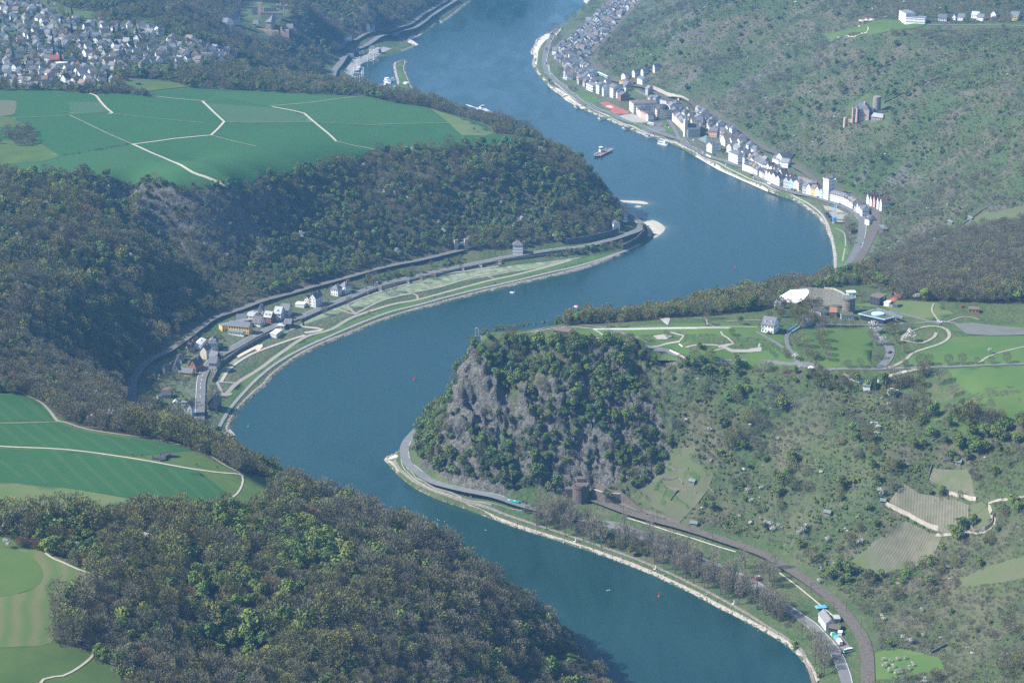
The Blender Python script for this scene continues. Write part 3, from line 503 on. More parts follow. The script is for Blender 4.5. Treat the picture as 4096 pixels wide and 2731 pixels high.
# corner fields
field('meadow',[(0,1228),(30,1236),(105,1268),(140,1288),(215,1318),(219,1346),(200,1358),(150,1375),(127,1401),(125,1471),(140,1487),(212,1495),(225,1527),(262,1524),(275,1538),(284,1568),(0,1568)],M['meadow'],.1)
field('hay_field',[(35,1262),(80,1262),(110,1268),(140,1285),(195,1322),(208,1336),(195,1350),(150,1368),(122,1400),(120,1440),(118,1475),(60,1484),(0,1480),(0,1375),(45,1363),(85,1345),(99,1325),(92,1300),(70,1277)],M['hay'],.2,True)
field('crop_field',[(0,1259),(35,1262),(70,1277),(93,1300),(99,1325),(85,1345),(45,1362),(0,1374)],M['lawn'],.26,True)
strip('field_path',[(135,1262),(118,1268),(105,1271),(125,1284),(145,1292),(180,1308),(210,1318),(219,1330),(218,1345),(216,1362),(215,1376)],2.2,M['gravel'],.4)
strip('field_path',[(214,1490),(214,1503),(203,1516),(178,1535),(145,1552),(100,1560),(60,1566),(0,1570)],2.2,M['gravel'],.4)
# plateau on the rock: lawns, paths, roads
field('lawn',[(1320,760),(1400,752),(1500,746),(1640,742),(1740,745),(1800,770),(1850,840),(1700,838),(1580,828),(1480,800),(1400,788),(1320,776)],M['lawn'],.10)
field('lawn',[(1850,755),(1990,752),(2005,770),(2000,840),(1900,845),(1855,815),(1838,785)],M['lawn'],.12)
field('lawn',[(2190,775),(2280,770),(2352,772),(2352,838),(2200,838),(2060,840),(2090,812),(2140,790)],M['lawn'],.12)
field('lawn',[(2180,848),(2352,840),(2352,955),(2255,952),(2225,900),(2190,870)],M['lawn'],.12)
field('dry_meadow',[(1920,700),(2060,690),(2150,695),(2190,720),(2150,738),(2060,726),(2035,705)],M['meadow2'],.12)
field('lawn',[(2075,735),(2150,728),(2165,742),(2145,755),(2080,750)],M['meadow'],.16)
field('lawn',[(2165,755),(2352,730),(2352,750),(2200,762)],M['meadow'],.16)
field('meadow',[(2220,1000),(2140,965),(2160,955),(2250,965),(2300,975),(2260,1000)],M['meadow'],.2)
strip('plateau_promenade',[(1180,770),(1240,760),(1300,751),(1355,755),(1405,755),(1500,753),(1600,752),(1740,752)],2.2,M['paving'],.35)
strip('plateau_road',[(1345,748),(1395,755),(1430,766),(1480,786),(1530,805),(1580,823),(1610,828),(1700,830),(1764,832),(1845,836)],4.0,M['asphalt2'],.4)
strip('plateau_path',[(1366,758),(1388,773),(1397,783)],2.2,M['paving'],.4); strip('plateau_path',[(1300,785),(1350,778),(1397,776)],1.6,M['gravel2'],.4)
strip('plateau_path',[(1480,796),(1530,790),(1560,785),(1570,772),(1540,764)],2.2,M['paving'],.4,curve=False)
strip('plateau_path',[(1650,797),(1685,790),(1660,770),(1655,762)],2.2,M['paving'],.4,curve=False)
strip('plateau_path',[(1660,796),(1680,806),(1740,806),(1745,790)],2.4,M['paving'],.4,curve=False)
strip('plateau_path',[(1575,798),(1650,794)],1.4,M['gravel2'],.4); strip('plateau_path',[(1620,810),(1665,800)],1.2,M['gravel2'],.4)
strip('plateau_path',[(1595,731),(1620,730),(1625,745),(1640,750)],2.2,M['paving'],.4,curve=False); strip('plateau_path',[(1670,738),(1760,736)],2.0,M['paving'],.4)
for P in ([(1500,772),(1525,768),(1545,772),(1530,780),(1510,780)],[(1430,790),(1445,788),(1465,793),(1462,800),(1440,800)],[(1505,732),(1540,732),(1535,748),(1525,742)],[(1720,802),(1750,798),(1748,808),(1725,808)]): field('paved_square',P,M['paving'],.45,step=4.)
strip('plateau_road',[(1840,843),(1826,820),(1812,800),(1806,778),(1815,762),(1850,750),(1900,746),(1960,747),(2050,745),(2110,742),(2165,738),(2200,745),(2260,750),(2352,758)],5.0,M['asphalt2'],.4)
strip('plateau_road',[(1800,800),(1760,775),(1735,762)],4.,M['asphalt2'],.38)
strip('plateau_road',[(1862,846),(1900,849),(1990,848),(2060,846),(2150,843),(2240,840),(2352,835)],5.5,M['asphalt2'],.44)
strip('plateau_road',[(1842,842),(1850,838),(1870,842),(1885,846)],8.,M['asphalt2'],.42)
field('roundabout_island',[(1856,844),(1862,842),(1869,844),(1869,847),(1862,848),(1856,847)],M['paint'],.7,True,3.)
strip('plateau_road',[(2020,846),(2040,825),(2045,805),(2035,790),(2015,780),(2010,765),(2020,752)],8.,M['asphalt2'],.42)
strip('gravel_loop',[(2040,845),(2060,838),(2082,825),(2095,812),(2120,803),(2160,790),(2180,775),(2175,758),(2150,750),(2120,752),(2085,765),(2070,780),(2085,785),(2120,788),(2145,775),(2150,765)],4.,M['gravel2'],.5)
strip('plateau_road',[(2040,715),(2070,722),(2110,732),(2160,745)],5.5,M['asphalt2'],.46)
strip('plateau_path',[(2145,698),(2140,712),(2150,730),(2165,742),(2215,728),(2250,735)],2.2,M['gravel2'],.5)
strip('plateau_path',[(2250,833),(2290,812),(2352,778)],3.,M['gravel2'],.42)
strip('gravel_track',[(1935,858),(1950,868),(1975,876),(2010,877),(2035,872),(2050,862),(2090,852),(2130,846)],5.,M['gravel'],.5)
strip('plateau_path',[(2230,690),(2290,660),(2352,640)],3.,M['gravel2'],.5)
field('car_park',[(2190,745),(2230,742),(2300,750),(2352,757),(2352,766),(2280,772),(2220,768)],M['carpark'],.5)
# vineyards and orchard
for r,a in (('vine_a',.2),('vine_b',1.2),('vine_c',.75),('vine_d',1.),('vine_e',.5),('vine_f',.3),('vine_g',.6)):
    link_ = link('vineyard',patch('vineyard',[tuple(p) for p in REG[r]],.25,striped('vine_rows_'+r,(.085,.09,.05),(.165,.15,.115) if r in('vine_a','vine_c','vine_b') else (.105,.115,.06),a,2.0,fuzz=1.5,nsc=.16,sw=.3,c3=(.085,.11,.045)),6.)); tag(link_,kind='structure')
strip('vineyard_track',[(2150,1228),(2180,1228),(2240,1226),(2275,1215),(2284,1195),(2272,1165),(2290,1150),(2352,1158)],2.6,M['gravel2'],.5)
field('orchard_grass',[(2010,1500),(2040,1490),(2080,1490),(2160,1510),(2170,1535),(2060,1560),(2012,1560)],M['lawn'],.2)
field('meadow',[(1880,76),(1980,60),(2075,54),(2140,56),(2100,66),(2000,82),(1930,88)],M['meadow'],0.60)
# ---------------------------------------------------------------- river banks, roads and railways
def wline(P): return g2(P)
def offs(P,d):
    P,Nn,T=frame(P); return [p+n*d for p,n in zip(P,Nn)]
def bank(P,width,side,nm='stone_bank',m=None):
    """a slope of dumped stone along the water's edge"""
    w=catmull([np.array(p[:2]) for p in P],3.5); A,Nn,T=frame(w); Nn=Nn*side; k=6; V=[]
    us=np.linspace(-.25,1,k)
    wj=width*(1+.25*fbm(A[:,0],A[:,1],30,2))
    XY=A[:,None]+Nn[:,None]*(us[None,:,None]*wj[:,None,None]); Z=np.linspace(-.8,2.6,k)[None]+.55*vnoise(XY[...,0]/1.6,XY[...,1]/1.6)+.3*vnoise(XY[...,0]/.8,XY[...,1]/.8); Z[:,-1]=np.maximum(H(XY[:,-1,0],XY[:,-1,1])+.15,Z[:,-1]*.6)
    V=np.concatenate([XY,Z[...,None]],-1).reshape(-1,3); i=np.arange(len(A)-1)[:,None]*k+np.arange(k-1)[None]; F=np.stack([i,i+1,i+1+k,i+k],-1).reshape(-1,4)
    if side<0: F=F[:,::-1]
    o=link(nm,mesh(nm,V,F[:,::-1],m or M['riprap'])); tag(o,kind='structure')
    # loose blocks on it
    n=int(len(A)*5); r=rng.integers(0,len(A),n); uu=rng.uniform(-.05,.95,n); Pz=A[r]+Nn[r]*(uu*wj[r])[:,None]+rng.normal(0,1,(n,2)); zz=np.interp(uu,us,np.linspace(-.8,2.6,k))+.1; s=rng.uniform(.25,.62,n)
    base=np.array([(1,0,.3),(-1,.2,.2),(.1,1,.25),(0,-1,.2),(.1,.1,1),(0,0,-.5)]); BF=np.array([(0,2,4),(2,1,4),(1,3,4),(3,0,4),(2,0,5),(1,2,5),(3,1,5),(0,3,5)])
    V=(base[None]+rng.normal(0,.22,(n,6,3)))*s[:,None,None]*np.array([1,1,.8])+np.c_[Pz,zz][:,None]; F=(BF[None]+6*np.arange(n)[:,None,None]).reshape(-1,3)
    o=link('bank_stones',mesh('bank_stones',V.reshape(-1,3),F,m or M['riprap'])); tag(o,kind='stuff')
bank(u2(RB2),3.4,1); bank(u2(LB2[:17]),4.2,1); bank(u2(RB[3:]),4,1,m=M['riprap']); bank(u2(LB3[:7]),4,1); bank(u2(LB3[6:9]),4,1); bank(u2(LB3[-8:]),4,1)
_mw=[tuple(p) for p in MOLE[:6]]; bank(_mw,4,-1)
def road(L,width,m,lines='dash',off=.35,col=5.,name='road'):
    w=catmull(g2(L),col); o=link(name,ribbon(name,w,width,off,m,4,smooth_z=5)); tag(o,kind='structure')
    def mark(d,wd,dash=None):
        p=offs(w,d) if d else w; seg=[p] if not dash else []
        if dash:
            acc=0
            q=catmull(p,1.5); L_=np.r_[0,np.cumsum(np.linalg.norm(np.diff(np.array(q),axis=0),axis=1))]; k=0
            while k*dash[1]<L_[-1]-dash[0]:
                i0=np.searchsorted(L_,k*dash[1]); i1=np.searchsorted(L_,k*dash[1]+dash[0]); 
                if i1-i0>=1: seg.append(q[i0:i1+1])
                k+=1
        V=[];F=[]
        for s in seg:
            if len(s)<2: continue
            P,Nn,T=frame(s); a=P+Nn*wd/2; b_=P-Nn*wd/2; z=H(P[:,0],P[:,1]); z=np.maximum(z,0)+off+.28; n0=len(V)
            for i in range(len(P)): V.append((a[i][0],a[i][1],z[i])); V.append((b_[i][0],b_[i][1],z[i]))
            for i in range(len(P)-1): F.append((n0+2*i,n0+2*i+2,n0+2*i+3,n0+2*i+1))
        if F: tag(link('road_marking',mesh('road_marking',V,F,M['paint'])),kind='structure')
    if lines: mark(width*.42,.28); mark(-width*.42,.28); mark(0,.30,(5,11))
    return w
WN=road(ROAD_N,8.0,M['asphalt']); WL=road(ROAD_L,9.0,M['asphalt2']); WR=road(ROAD_R,9.5,M['asphalt2']); WF=road(ROAD_F,11,M['asphalt2'],None)
def railway(L,tracks,m,width):
    w=catmull(g2(L),6); o=link('track_bed',ribbon('track_bed',w,width,.6,m,4,smooth_z=5)); tag(o,kind='structure')
    for k in range(tracks):
        d=(k-(tracks-1)/2)*4.2; p=offs(w,d); z=None
        # sleepers and rails
        V=[];F=[]
        for s in (-.75,.75):
            q=np.array(offs(p,s)); A,Nn,T=frame(q); zc=np.maximum(H(A[:,0],A[:,1]),0); zc=np.convolve(np.pad(zc,2,mode='edge'),np.ones(5)/5,'valid')+.86; n0=len(V)
            for i in range(len(A)):
                for a,b in ((-.09,0),(-.09,.18),(.09,.18),(.09,0)): V.append((A[i][0]+Nn[i][0]*a,A[i][1]+Nn[i][1]*a,zc[i]+b))
            for i in range(len(A)-1):
                for j in range(3): F.append((n0+4*i+j,n0+4*i+4+j,n0+4*i+5+j,n0+4*i+1+j))
        tag(link('rail_pair',mesh('rail_pair',V,F,M['steel'])),kind='structure')
    return w
KN=railway(RAIL_N,2,M['ballast'],9); KL=railway(RAIL_L,2,M['ballast2'],8); KR=railway(RAIL_R,2,M['ballast'],9.5); KF=railway(RAIL_F,2,M['ballast2'],9)
strip('track_bed',[(1426,1156),(1455,1168),(1500,1180),(1560,1203)],4.5,M['ballast'],.62)
strip('rail_edge_path',[(1440,1190),(1520,1215),(1600,1240),(1690,1268)],1.6,M['palestone'],.6)
strip('rail_edge_path',[(1790,1316),(1850,1362),(1905,1408),(1925,1425)],1.4,M['palestone'],.6)
strip('old_road',[(1381,1196),(1430,1205),(1486,1228),(1530,1245),(1600,1275)],4.,M['asphalt2'],.45)
strip('bank_path',[(905,1058),(925,1085),(960,1110),(1030,1138),(1100,1160),(1200,1195),(1300,1228),(1400,1262),(1500,1300),(1600,1347),(1700,1400),(1764,1440),(1814,1472),(1850,1510),(1880,1568)],3.4,M['riprap'] if False else M['stone'],.4)
# riverside meadow on the left bank
field('riverside_lawn',[(497,880),(520,850),(560,815),(620,780),(700,745),(780,718),(870,693),(963,668),(1063,646),(1176,625),(1264,612),(1340,590),(1280,598),(1176,610),(1100,620),(980,640),(900,660),(800,690),(740,718),(660,760),(600,790),(545,820),(505,850)],M['lawnpale'],.12)
field('riverside_lawn',[(507,985),(520,940),(545,905),(590,868),(640,830),(700,800),(763,772),(880,725),(1063,675),(1176,647),(1340,610),(1426,582),(1430,577),(1300,603),(1176,636),(1063,662),(880,710),(763,755),(680,790),(620,825),(570,862),(525,905),(505,955)],M['lawn'],.12)
strip('riverside_path',[(497,990),(515,960),(535,930),(580,880),(630,838),(690,803),(763,770),(880,722),(963,700),(1063,673),(1176,647),(1264,626),(1340,608),(1426,580),(1470,562)],3.0,M['concrete'],.45)
strip('camp_track',[(520,905),(545,880),(600,845),(640,815),(700,775),(760,757),(813,728),(900,700),(963,688),(1063,661),(1125,645),(1176,634),(1240,618),(1310,598)],4.2,M['gravel2'],.42)
strip('camp_track',[(507,878),(530,845),(575,815),(640,790),(700,770)],3.,M['gravel'],.42); strip('camp_track',[(512,905),(500,880),(508,878),(540,880)],3.,M['gravel2'],.44)
strip('camp_track',[(700,765),(740,757),(690,750)],4.,M['gravel'],.42)
strip('camp_track',[(775,710),(815,722),(800,700),(850,678),(925,655),(1010,632),(1080,622),(1145,612)],3.,M['gravel2'],.42)
strip('camp_track',[(815,722),(880,690),(950,675),(960,688)],2.6,M['gravel2'],.44); strip('camp_track',[(950,672),(1010,660),(1060,645),(1105,633),(1135,640)],2.4,M['gravel2'],.44); strip('camp_track',[(1035,635),(1105,632),(1180,620)],2.2,M['gravel2'],.44)
strip('camp_track',[(545,820),(600,792),(590,805)],4.,M['sand'],.44)
field('turning_circle',[(505,906),(515,902),(530,902),(534,906),(525,910),(510,910)],M['gravel2'],.5,True,4.)
field('riverside_lawn',[(1276,118),(1300,95),(1340,60),(1350,80),(1310,120),(1290,130)],M['meadow'],.2)
# right-bank town open ground
field('riverside_lawn',[(1255,150),(1268,180),(1300,212),(1340,240),(1400,272),(1420,283),(1445,283),(1395,255),(1345,232),(1305,205),(1275,175),(1263,150)],M['lawn'],.15)
field('riverside_lawn',[(1310,215),(1345,212),(1375,228),(1380,235),(1350,240)],M['lawn'],.2)
field('red_court',[(1376,236),(1395,234),(1445,258),(1442,263),(1412,262)],M['redcourt'],.3)
field('court_sand',[(1391,244),(1402,243),(1410,248),(1398,249)],M['sand'],.45,step=4.)
field('paved_square',[(1418,268),(1450,262),(1490,275),(1485,285),(1445,280)],M['paving'],.3)
field('riverside_lawn',[(1440,284),(1480,282),(1500,295),(1470,300)],M['lawn'],.3); field('riverside_lawn',[(1520,285),(1530,282),(1550,304),(1535,308)],M['lawn'],.3)
field('car_park',[(1485,285),(1520,280),(1540,303),(1500,305),(1470,305)],M['asphalt2'],.26)
strip('promenade',[(1260,150),(1266,178),(1290,205),(1330,235),(1376,258),(1430,284),(1500,312),(1560,333),(1600,352),(1660,380),(1764,428),(1820,448),(1865,474),(1892,500),(1906,530),(1914,570),(1918,605),(1917,635)],3.5,M['paving'],.4)
field('riverside_lawn',[(1600,348),(1680,385),(1764,425),(1830,448),(1880,470),(1840,462),(1764,437),(1660,390),(1610,362)],M['lawn'],.2)
field('riverside_lawn',[(1908,500),(1930,515),(1945,545),(1950,575),(1940,615),(1925,625),(1922,580),(1915,540)],M['lawn'],.22)
field('boat_yard',[(1890,472),(1920,478),(1948,492),(1950,510),(1925,512),(1905,495)],M['gravel2'],.3)
strip('town_path',[(1918,525),(1938,535),(1942,560),(1938,585),(1935,600)],2.4,M['gravel2'],.4)
strip('town_street',[(1460,208),(1520,240),(1560,262),(1600,295)],5.,M['asphalt2'],.3); strip('town_street',[(1560,320),(1545,290),(1530,270)],6.,M['asphalt2'],.3)
field('beach',[(1345,-8),(1340,4),(1349,10),(1356,0)],sandm,.3); field('beach',[(1226,128),(1219,122),(1229,101),(1240,88),(1275,68),(1290,62),(1280,80),(1255,92),(1243,105),(1236,120),(1233,150),(1226,148)],sandm,.25)
field('beach',[(1262,201),(1276,213),(1300,232),(1336,251),(1345,250),(1315,228),(1285,205)],sandm,.25); field('beach',[(1596,360),(1651,392),(1764,442),(1764,436),(1665,390),(1605,358)],sandm,.25)
field('beach',[(933,95),(953,106),(962,104),(945,92),(965,82),(975,75),(940,85)],sandm,.25); field('beach',[(528,985),(541,1000),(525,1002),(512,995)],sandm,.25)
field('beach',[(884,1053),(905,1043),(915,1046),(905,1060),(893,1065)],sandm,.25)
field('mole_grass',[(915,148),(928,145),(934,190),(948,222),(958,235),(945,225),(925,200),(914,170)],M['lawn'],.3)
# harbour quay opposite
field('quay',[(790,165),(800,150),(835,128),(880,108),(900,112),(865,132),(830,148),(805,175)],M['concrete'],.3)
strip('quay_road',[(757,196),(768,160),(792,132)],9.,M['asphalt2'],.4)
print('fields',time.time()-T0)
# ---------------------------------------------------------------- trees
def leafmat(name,col,var=.24,trans=.25,twig=False):
    m=bpy.data.materials.new(name); m.use_nodes=True; t=m.node_tree; b=t.nodes['Principled BSDF']; b.inputs['Roughness'].default_value=.8; b.inputs['Specular IOR Level'].default_value=.15
    oi=t.nodes.new('ShaderNodeObjectInfo'); geo=t.nodes.new('ShaderNodeNewGeometry'); no=t.nodes.new('ShaderNodeTexNoise'); no.inputs['Scale'].default_value=.55; no.inputs['Detail'].default_value=2; t.links.new(geo.outputs['Position'],no.inputs['Vector'])
    hs=t.nodes.new('ShaderNodeHueSaturation'); hs.inputs['Color'].default_value=(*col,1)
    mr=t.nodes.new('ShaderNodeMapRange'); mr.inputs[3].default_value=1-var; mr.inputs[4].default_value=1+var; t.links.new(oi.outputs['Random'],mr.inputs[0])
    ml=t.nodes.new('ShaderNodeMath'); ml.operation='MULTIPLY'; r2=t.nodes.new('ShaderNodeMapRange'); r2.inputs[1].default_value=.3; r2.inputs[2].default_value=.7; r2.inputs[3].default_value=.72; r2.inputs[4].default_value=1.28; t.links.new(no.outputs[0],r2.inputs[0]); t.links.new(mr.outputs[0],ml.inputs[0]); t.links.new(r2.outputs[0],ml.inputs[1]); t.links.new(ml.outputs[0],hs.inputs['Value'])
    f=t.nodes.new('ShaderNodeMath'); f.operation='MULTIPLY'; f.inputs[1].default_value=13.7; g=t.nodes.new('ShaderNodeMath'); g.operation='FRACT'; h=t.nodes.new('ShaderNodeMapRange'); h.inputs[3].default_value=.475; h.inputs[4].default_value=.525
    t.links.new(oi.outputs['Random'],f.inputs[0]); t.links.new(f.outputs[0],g.inputs[0]); t.links.new(g.outputs[0],h.inputs[0]); t.links.new(h.outputs[0],hs.inputs['Hue'])
    t.links.new(hs.outputs[0],b.inputs['Base Color'])
    return m
barkm=mat('bark',(.11,.09,.07),.9,.2,.8)
palebark=mat('pale_bark',(.42,.40,.36),.9,.2,.8)
LM=dict(bare=leafmat('bare_twigs',(0.138,0.128,0.076)),bud=leafmat('budding_twigs',(0.160,0.155,0.052)),green=leafmat('fresh_leaves',(0.115,0.160,0.036)),dark=leafmat('dark_leaves',(0.078,0.118,0.036)),
 yellow=leafmat('yellow_green_leaves',(.17,.19,.045)),blossom=leafmat('blossom',(.40,.39,.35),.2),conifer=leafmat('needles',(.022,.045,.026)),greyed=leafmat('grey_twigs',(0.152,0.143,0.104)),orange=leafmat('russet_twigs',(.20,.12,.06)))
def tube(V,F,a,b,r0,r1,n=5):
    a=np.array(a,float); b=np.array(b,float); d=b-a; d/=np.linalg.norm(d)+1e-9; u=np.cross(d,[0,0,1]) if abs(d[2])<.9 else np.cross(d,[1,0,0]); u/=np.linalg.norm(u); v=np.cross(d,u); k=len(V)
    for c,r in ((a,r0),(b,r1)):
        for i in range(n): t=2*math.pi*i/n; V.append(c+r*(u*math.cos(t)+v*math.sin(t)))
    for i in range(n): F.append((k+i,k+(i+1)%n,k+n+(i+1)%n,k+n+i))
def trunk_mesh(name,h,r,rg,limbs=6,top=.8,m=None):
    V=[];F=[]; p=np.array([0,0,-1.2]); q=np.array([rg.normal()*.2,rg.normal()*.2,h*.45]); tube(V,F,p,q,r,r*.7,6); e=np.array([rg.normal()*.5,rg.normal()*.5,h*top]); tube(V,F,q,e,r*.7,r*.2,5)
    ends=[e]
    for k in range(limbs):
        t=rg.uniform(.35,.75); s=q+(e-q)*max(0,(t-.45)/.4)*.8 if t>.45 else p+(q-p)*.85; a=2.4*k+rg.uniform(-.4,.4); L=h*rg.uniform(.25,.42); x=s+np.array([math.cos(a)*L*.75,math.sin(a)*L*.75,L*.75]); tube(V,F,s,x,r*.38,r*.1,4); ends.append(x)
    return mesh(name,V,F,m or barkm),ends
def leaf_faces(P,Nr,size,rg,asp=1.0,jit=.6):
    n=len(P); Nn=Nr+rg.normal(0,jit,(n,3)); Nn/=np.linalg.norm(Nn,axis=1)[:,None]+1e-9
    u=np.cross(Nn,rg.normal(0,1,(n,3))); u/=np.linalg.norm(u,axis=1)[:,None]+1e-9; v=np.cross(Nn,u); s=(size*rg.uniform(.6,1.35,n))[:,None]
    q=[P+u*s*asp,P+v*s*.9,P-u*s*asp*.9,P-v*s]
    V=np.stack(q,1).reshape(-1,3); F=np.arange(4*n).reshape(-1,4); return V,F
def crown_leafy(name,r,h0,h1,m,rg,n=330,size=.62,lobes=11):
    c=[]; cz=(h0+h1)/2; hz=(h1-h0)/2
    for k in range(lobes):
        d=rg.normal(0,1,3); d/=np.linalg.norm(d); rr=rg.uniform(.35,.72); c.append((np.array([d[0]*r*rr,d[1]*r*rr,cz+d[2]*hz*rr]),rg.uniform(.38,.6)*r))
    c.append((np.array([0,0,cz]),r*.6)); P=[];Nr=[]
    per=n//len(c)
    for ctr,rad in c:
        d=rg.normal(0,1,(per,3)); d/=np.linalg.norm(d,axis=1)[:,None]; d[:,2]=np.where(d[:,2]<-.35,-d[:,2],d[:,2]); rv=rad*rg.uniform(.78,1.08,(per,1))
        P.append(ctr+d*rv*np.array([1,1,.85])); Nr.append(d)
    V,F=leaf_faces(np.concatenate(P),np.concatenate(Nr),size*r/4,rg); return mesh(name,V,F,m)
def crown_twig(name,r,h0,h1,m,rg,n=300,size=.75,ends=None,asp=.22,up=.5):
    cz=(h0+h1)/2; hz=(h1-h0)/2; d=rg.normal(0,1,(n,3)); d/=np.linalg.norm(d,axis=1)[:,None]; rr=rg.uniform(.2,1,(n,1))**.33
    lump=1+.22*np.sin(d[:,:1]*5+1.3*rg.random())*np.cos(d[:,1:2]*6); P=d*rr*lump*np.array([r,r,hz])+np.array([0,0,cz])
    dr=d+np.array([0,0,up])+rg.normal(0,.45,(n,3)); dr/=np.linalg.norm(dr,axis=1)[:,None]; u=np.cross(dr,rg.normal(0,1,(n,3))); u/=np.linalg.norm(u,axis=1)[:,None]; s=(size*r/4*rg.uniform(.7,1.5,n))[:,None]
    V=np.stack([P-u*s*asp,P+u*s*asp,P+dr*s*1.6+u*s*.05,],1).reshape(-1,3); F=np.arange(3*n).reshape(-1,3); return mesh(name,V,F,m)
def crown_cone(name,r,h0,h1,m,rg,n=300,size=.7):
    t=rg.random(n)**.8; a=rg.uniform(0,6.283,n); z=h1-(h1-h0)*t; rr=r*(t*.95+.05)*(.75+.25*np.sin(z*4)); P=np.c_[np.cos(a)*rr,np.sin(a)*rr,z]; Nr=np.c_[np.cos(a),np.sin(a),np.full(n,.5)]
    V,F=leaf_faces(P,Nr,size,rg,1,.35); return mesh(name,V,F,m)
PROTO={}   # kind -> list of (trunk mesh, crown mesh)
def protos():
    for kind,nv in (('bare',4),('bud',3),('green',4),('dark',3),('yellow',2),('blossom',3),('conifer',2),('greyed',3),('orange',1)):
        L=[]
        for k in range(nv):
            rg=np.random.default_rng(hash(kind)%1 +len(PROTO)*31+k*7+5)
            if kind in('bare','greyed','bud','orange'):
                tm,e=trunk_mesh('trunk',12,.26,rg,7); cm=crown_twig('crown',4.3,2.6,12.4,LM[kind],rg,760,.46,asp=.24 if kind!='bud' else .36)
            elif kind=='conifer':
                tm,e=trunk_mesh('trunk',13,.25,rg,0,.9); cm=crown_cone('crown',3.0,1.5,15,LM[kind],rg)
            elif kind=='blossom':
                tm,e=trunk_mesh('trunk',6,.18,rg,4); cm=crown_leafy('crown',3.4,1.6,8,LM[kind],rg,230,.42,8)
            else:
                tm,e=trunk_mesh('trunk',8.5,.25,rg,4); cm=crown_leafy('crown',4.2,1.8,10.6,LM[kind],rg,620,.47,rg.integers(9,14))
            L.append((tm,cm))
        PROTO[kind]=L
    for kind,src,n in (('shrub_green','green',120),('shrub_brown','bare',150),('shrub_grey','greyed',150),('shrub_dark','dark',120),('shrub_blossom','blossom',110)):
        L=[]
        for k in range(2):
            rg=np.random.default_rng(100+len(PROTO)*13+k)
            cm=crown_leafy('foliage',4.0,-.6,4.6,LM[src],rg,n,.85,6) if src in('green','dark','blossom') else crown_twig('foliage',4.0,-.8,5.2,LM[src],rg,n,.95,asp=.26)
            L.append((None,cm))
        PROTO[kind]=L
protos()
def join_mesh(a,b):
    if a is None: return b
    bm_v=[];F=[];mi=[]
    va=np.array([v.co[:] for v in a.vertices]); vb=np.array([v.co[:] for v in b.vertices]); V=np.concatenate([va,vb])
    F=[tuple(p.vertices) for p in a.polygons]+[tuple(i+len(va) for i in p.vertices) for p in b.polygons]
    me=bpy.data.meshes.new('tree'); me.from_pydata(V.tolist(),[],F); me.materials.append(a.materials[0]); me.materials.append(b.materials[0])
    me.polygons.foreach_set('material_index',np.r_[np.zeros(len(a.polygons),np.int32),np.ones(len(b.polygons),np.int32)]); me.update(); return me
KINDS=list(PROTO)
PCOL=bpy.data.collections.new('tree_kinds'); PIDX={}
_n=0
for k in KINDS:
    PIDX[k]=[]
    for j,(tm,cm) in enumerate(PROTO[k]):
        o=bpy.data.objects.new('%03d_kind'%_n,join_mesh(tm,cm)); PCOL.objects.link(o); PIDX[k].append(_n); _n+=1
def scatter_tree():
    t=bpy.data.node_groups.new('tree_scatter','GeometryNodeTree'); t.interface.new_socket('Geometry',in_out='INPUT',socket_type='NodeSocketGeometry'); t.interface.new_socket('Geometry',in_out='OUTPUT',socket_type='NodeSocketGeometry')
    i=t.nodes.new('NodeGroupInput'); o=t.nodes.new('NodeGroupOutput'); mp=t.nodes.new('GeometryNodeMeshToPoints'); ip=t.nodes.new('GeometryNodeInstanceOnPoints'); ci=t.nodes.new('GeometryNodeCollectionInfo')
    ci.inputs['Collection'].default_value=PCOL; ci.inputs['Separate Children'].default_value=True; ci.inputs['Reset Children'].default_value=True; ip.inputs['Pick Instance'].default_value=True
    def na(nm,ty): n=t.nodes.new('GeometryNodeInputNamedAttribute'); n.data_type=ty; n.inputs['Name'].default_value=nm; return n.outputs['Attribute']
    t.links.new(i.outputs[0],mp.inputs[0]); t.links.new(mp.outputs[0],ip.inputs['Points']); t.links.new(ci.outputs[0],ip.inputs['Instance']); t.links.new(na('kind_index','INT'),ip.inputs['Instance Index'])
    t.links.new(na('turn','FLOAT_VECTOR'),ip.inputs['Rotation']); t.links.new(na('size','FLOAT_VECTOR'),ip.inputs['Scale']); t.links.new(ip.outputs[0],o.inputs[0]); return t
SCAT=scatter_tree()
def scatter_obj(name,P,idx,rot,scl):
    me=bpy.data.meshes.new(name); me.vertices.add(len(P)); me.vertices.foreach_set('co',np.asarray(P,np.float32).ravel())
    a=me.attributes.new('kind_index','INT','POINT'); a.data.foreach_set('value',np.asarray(idx,np.int32))
    for nm,v in (('turn',rot),('size',scl)):
        a=me.attributes.new(nm,'FLOAT_VECTOR','POINT'); a.data.foreach_set('vector',np.asarray(v,np.float32).ravel())
    o=link(name,me); md=o.modifiers.new('scatter','NODES'); md.node_group=SCAT; tag(o,kind='stuff'); return o
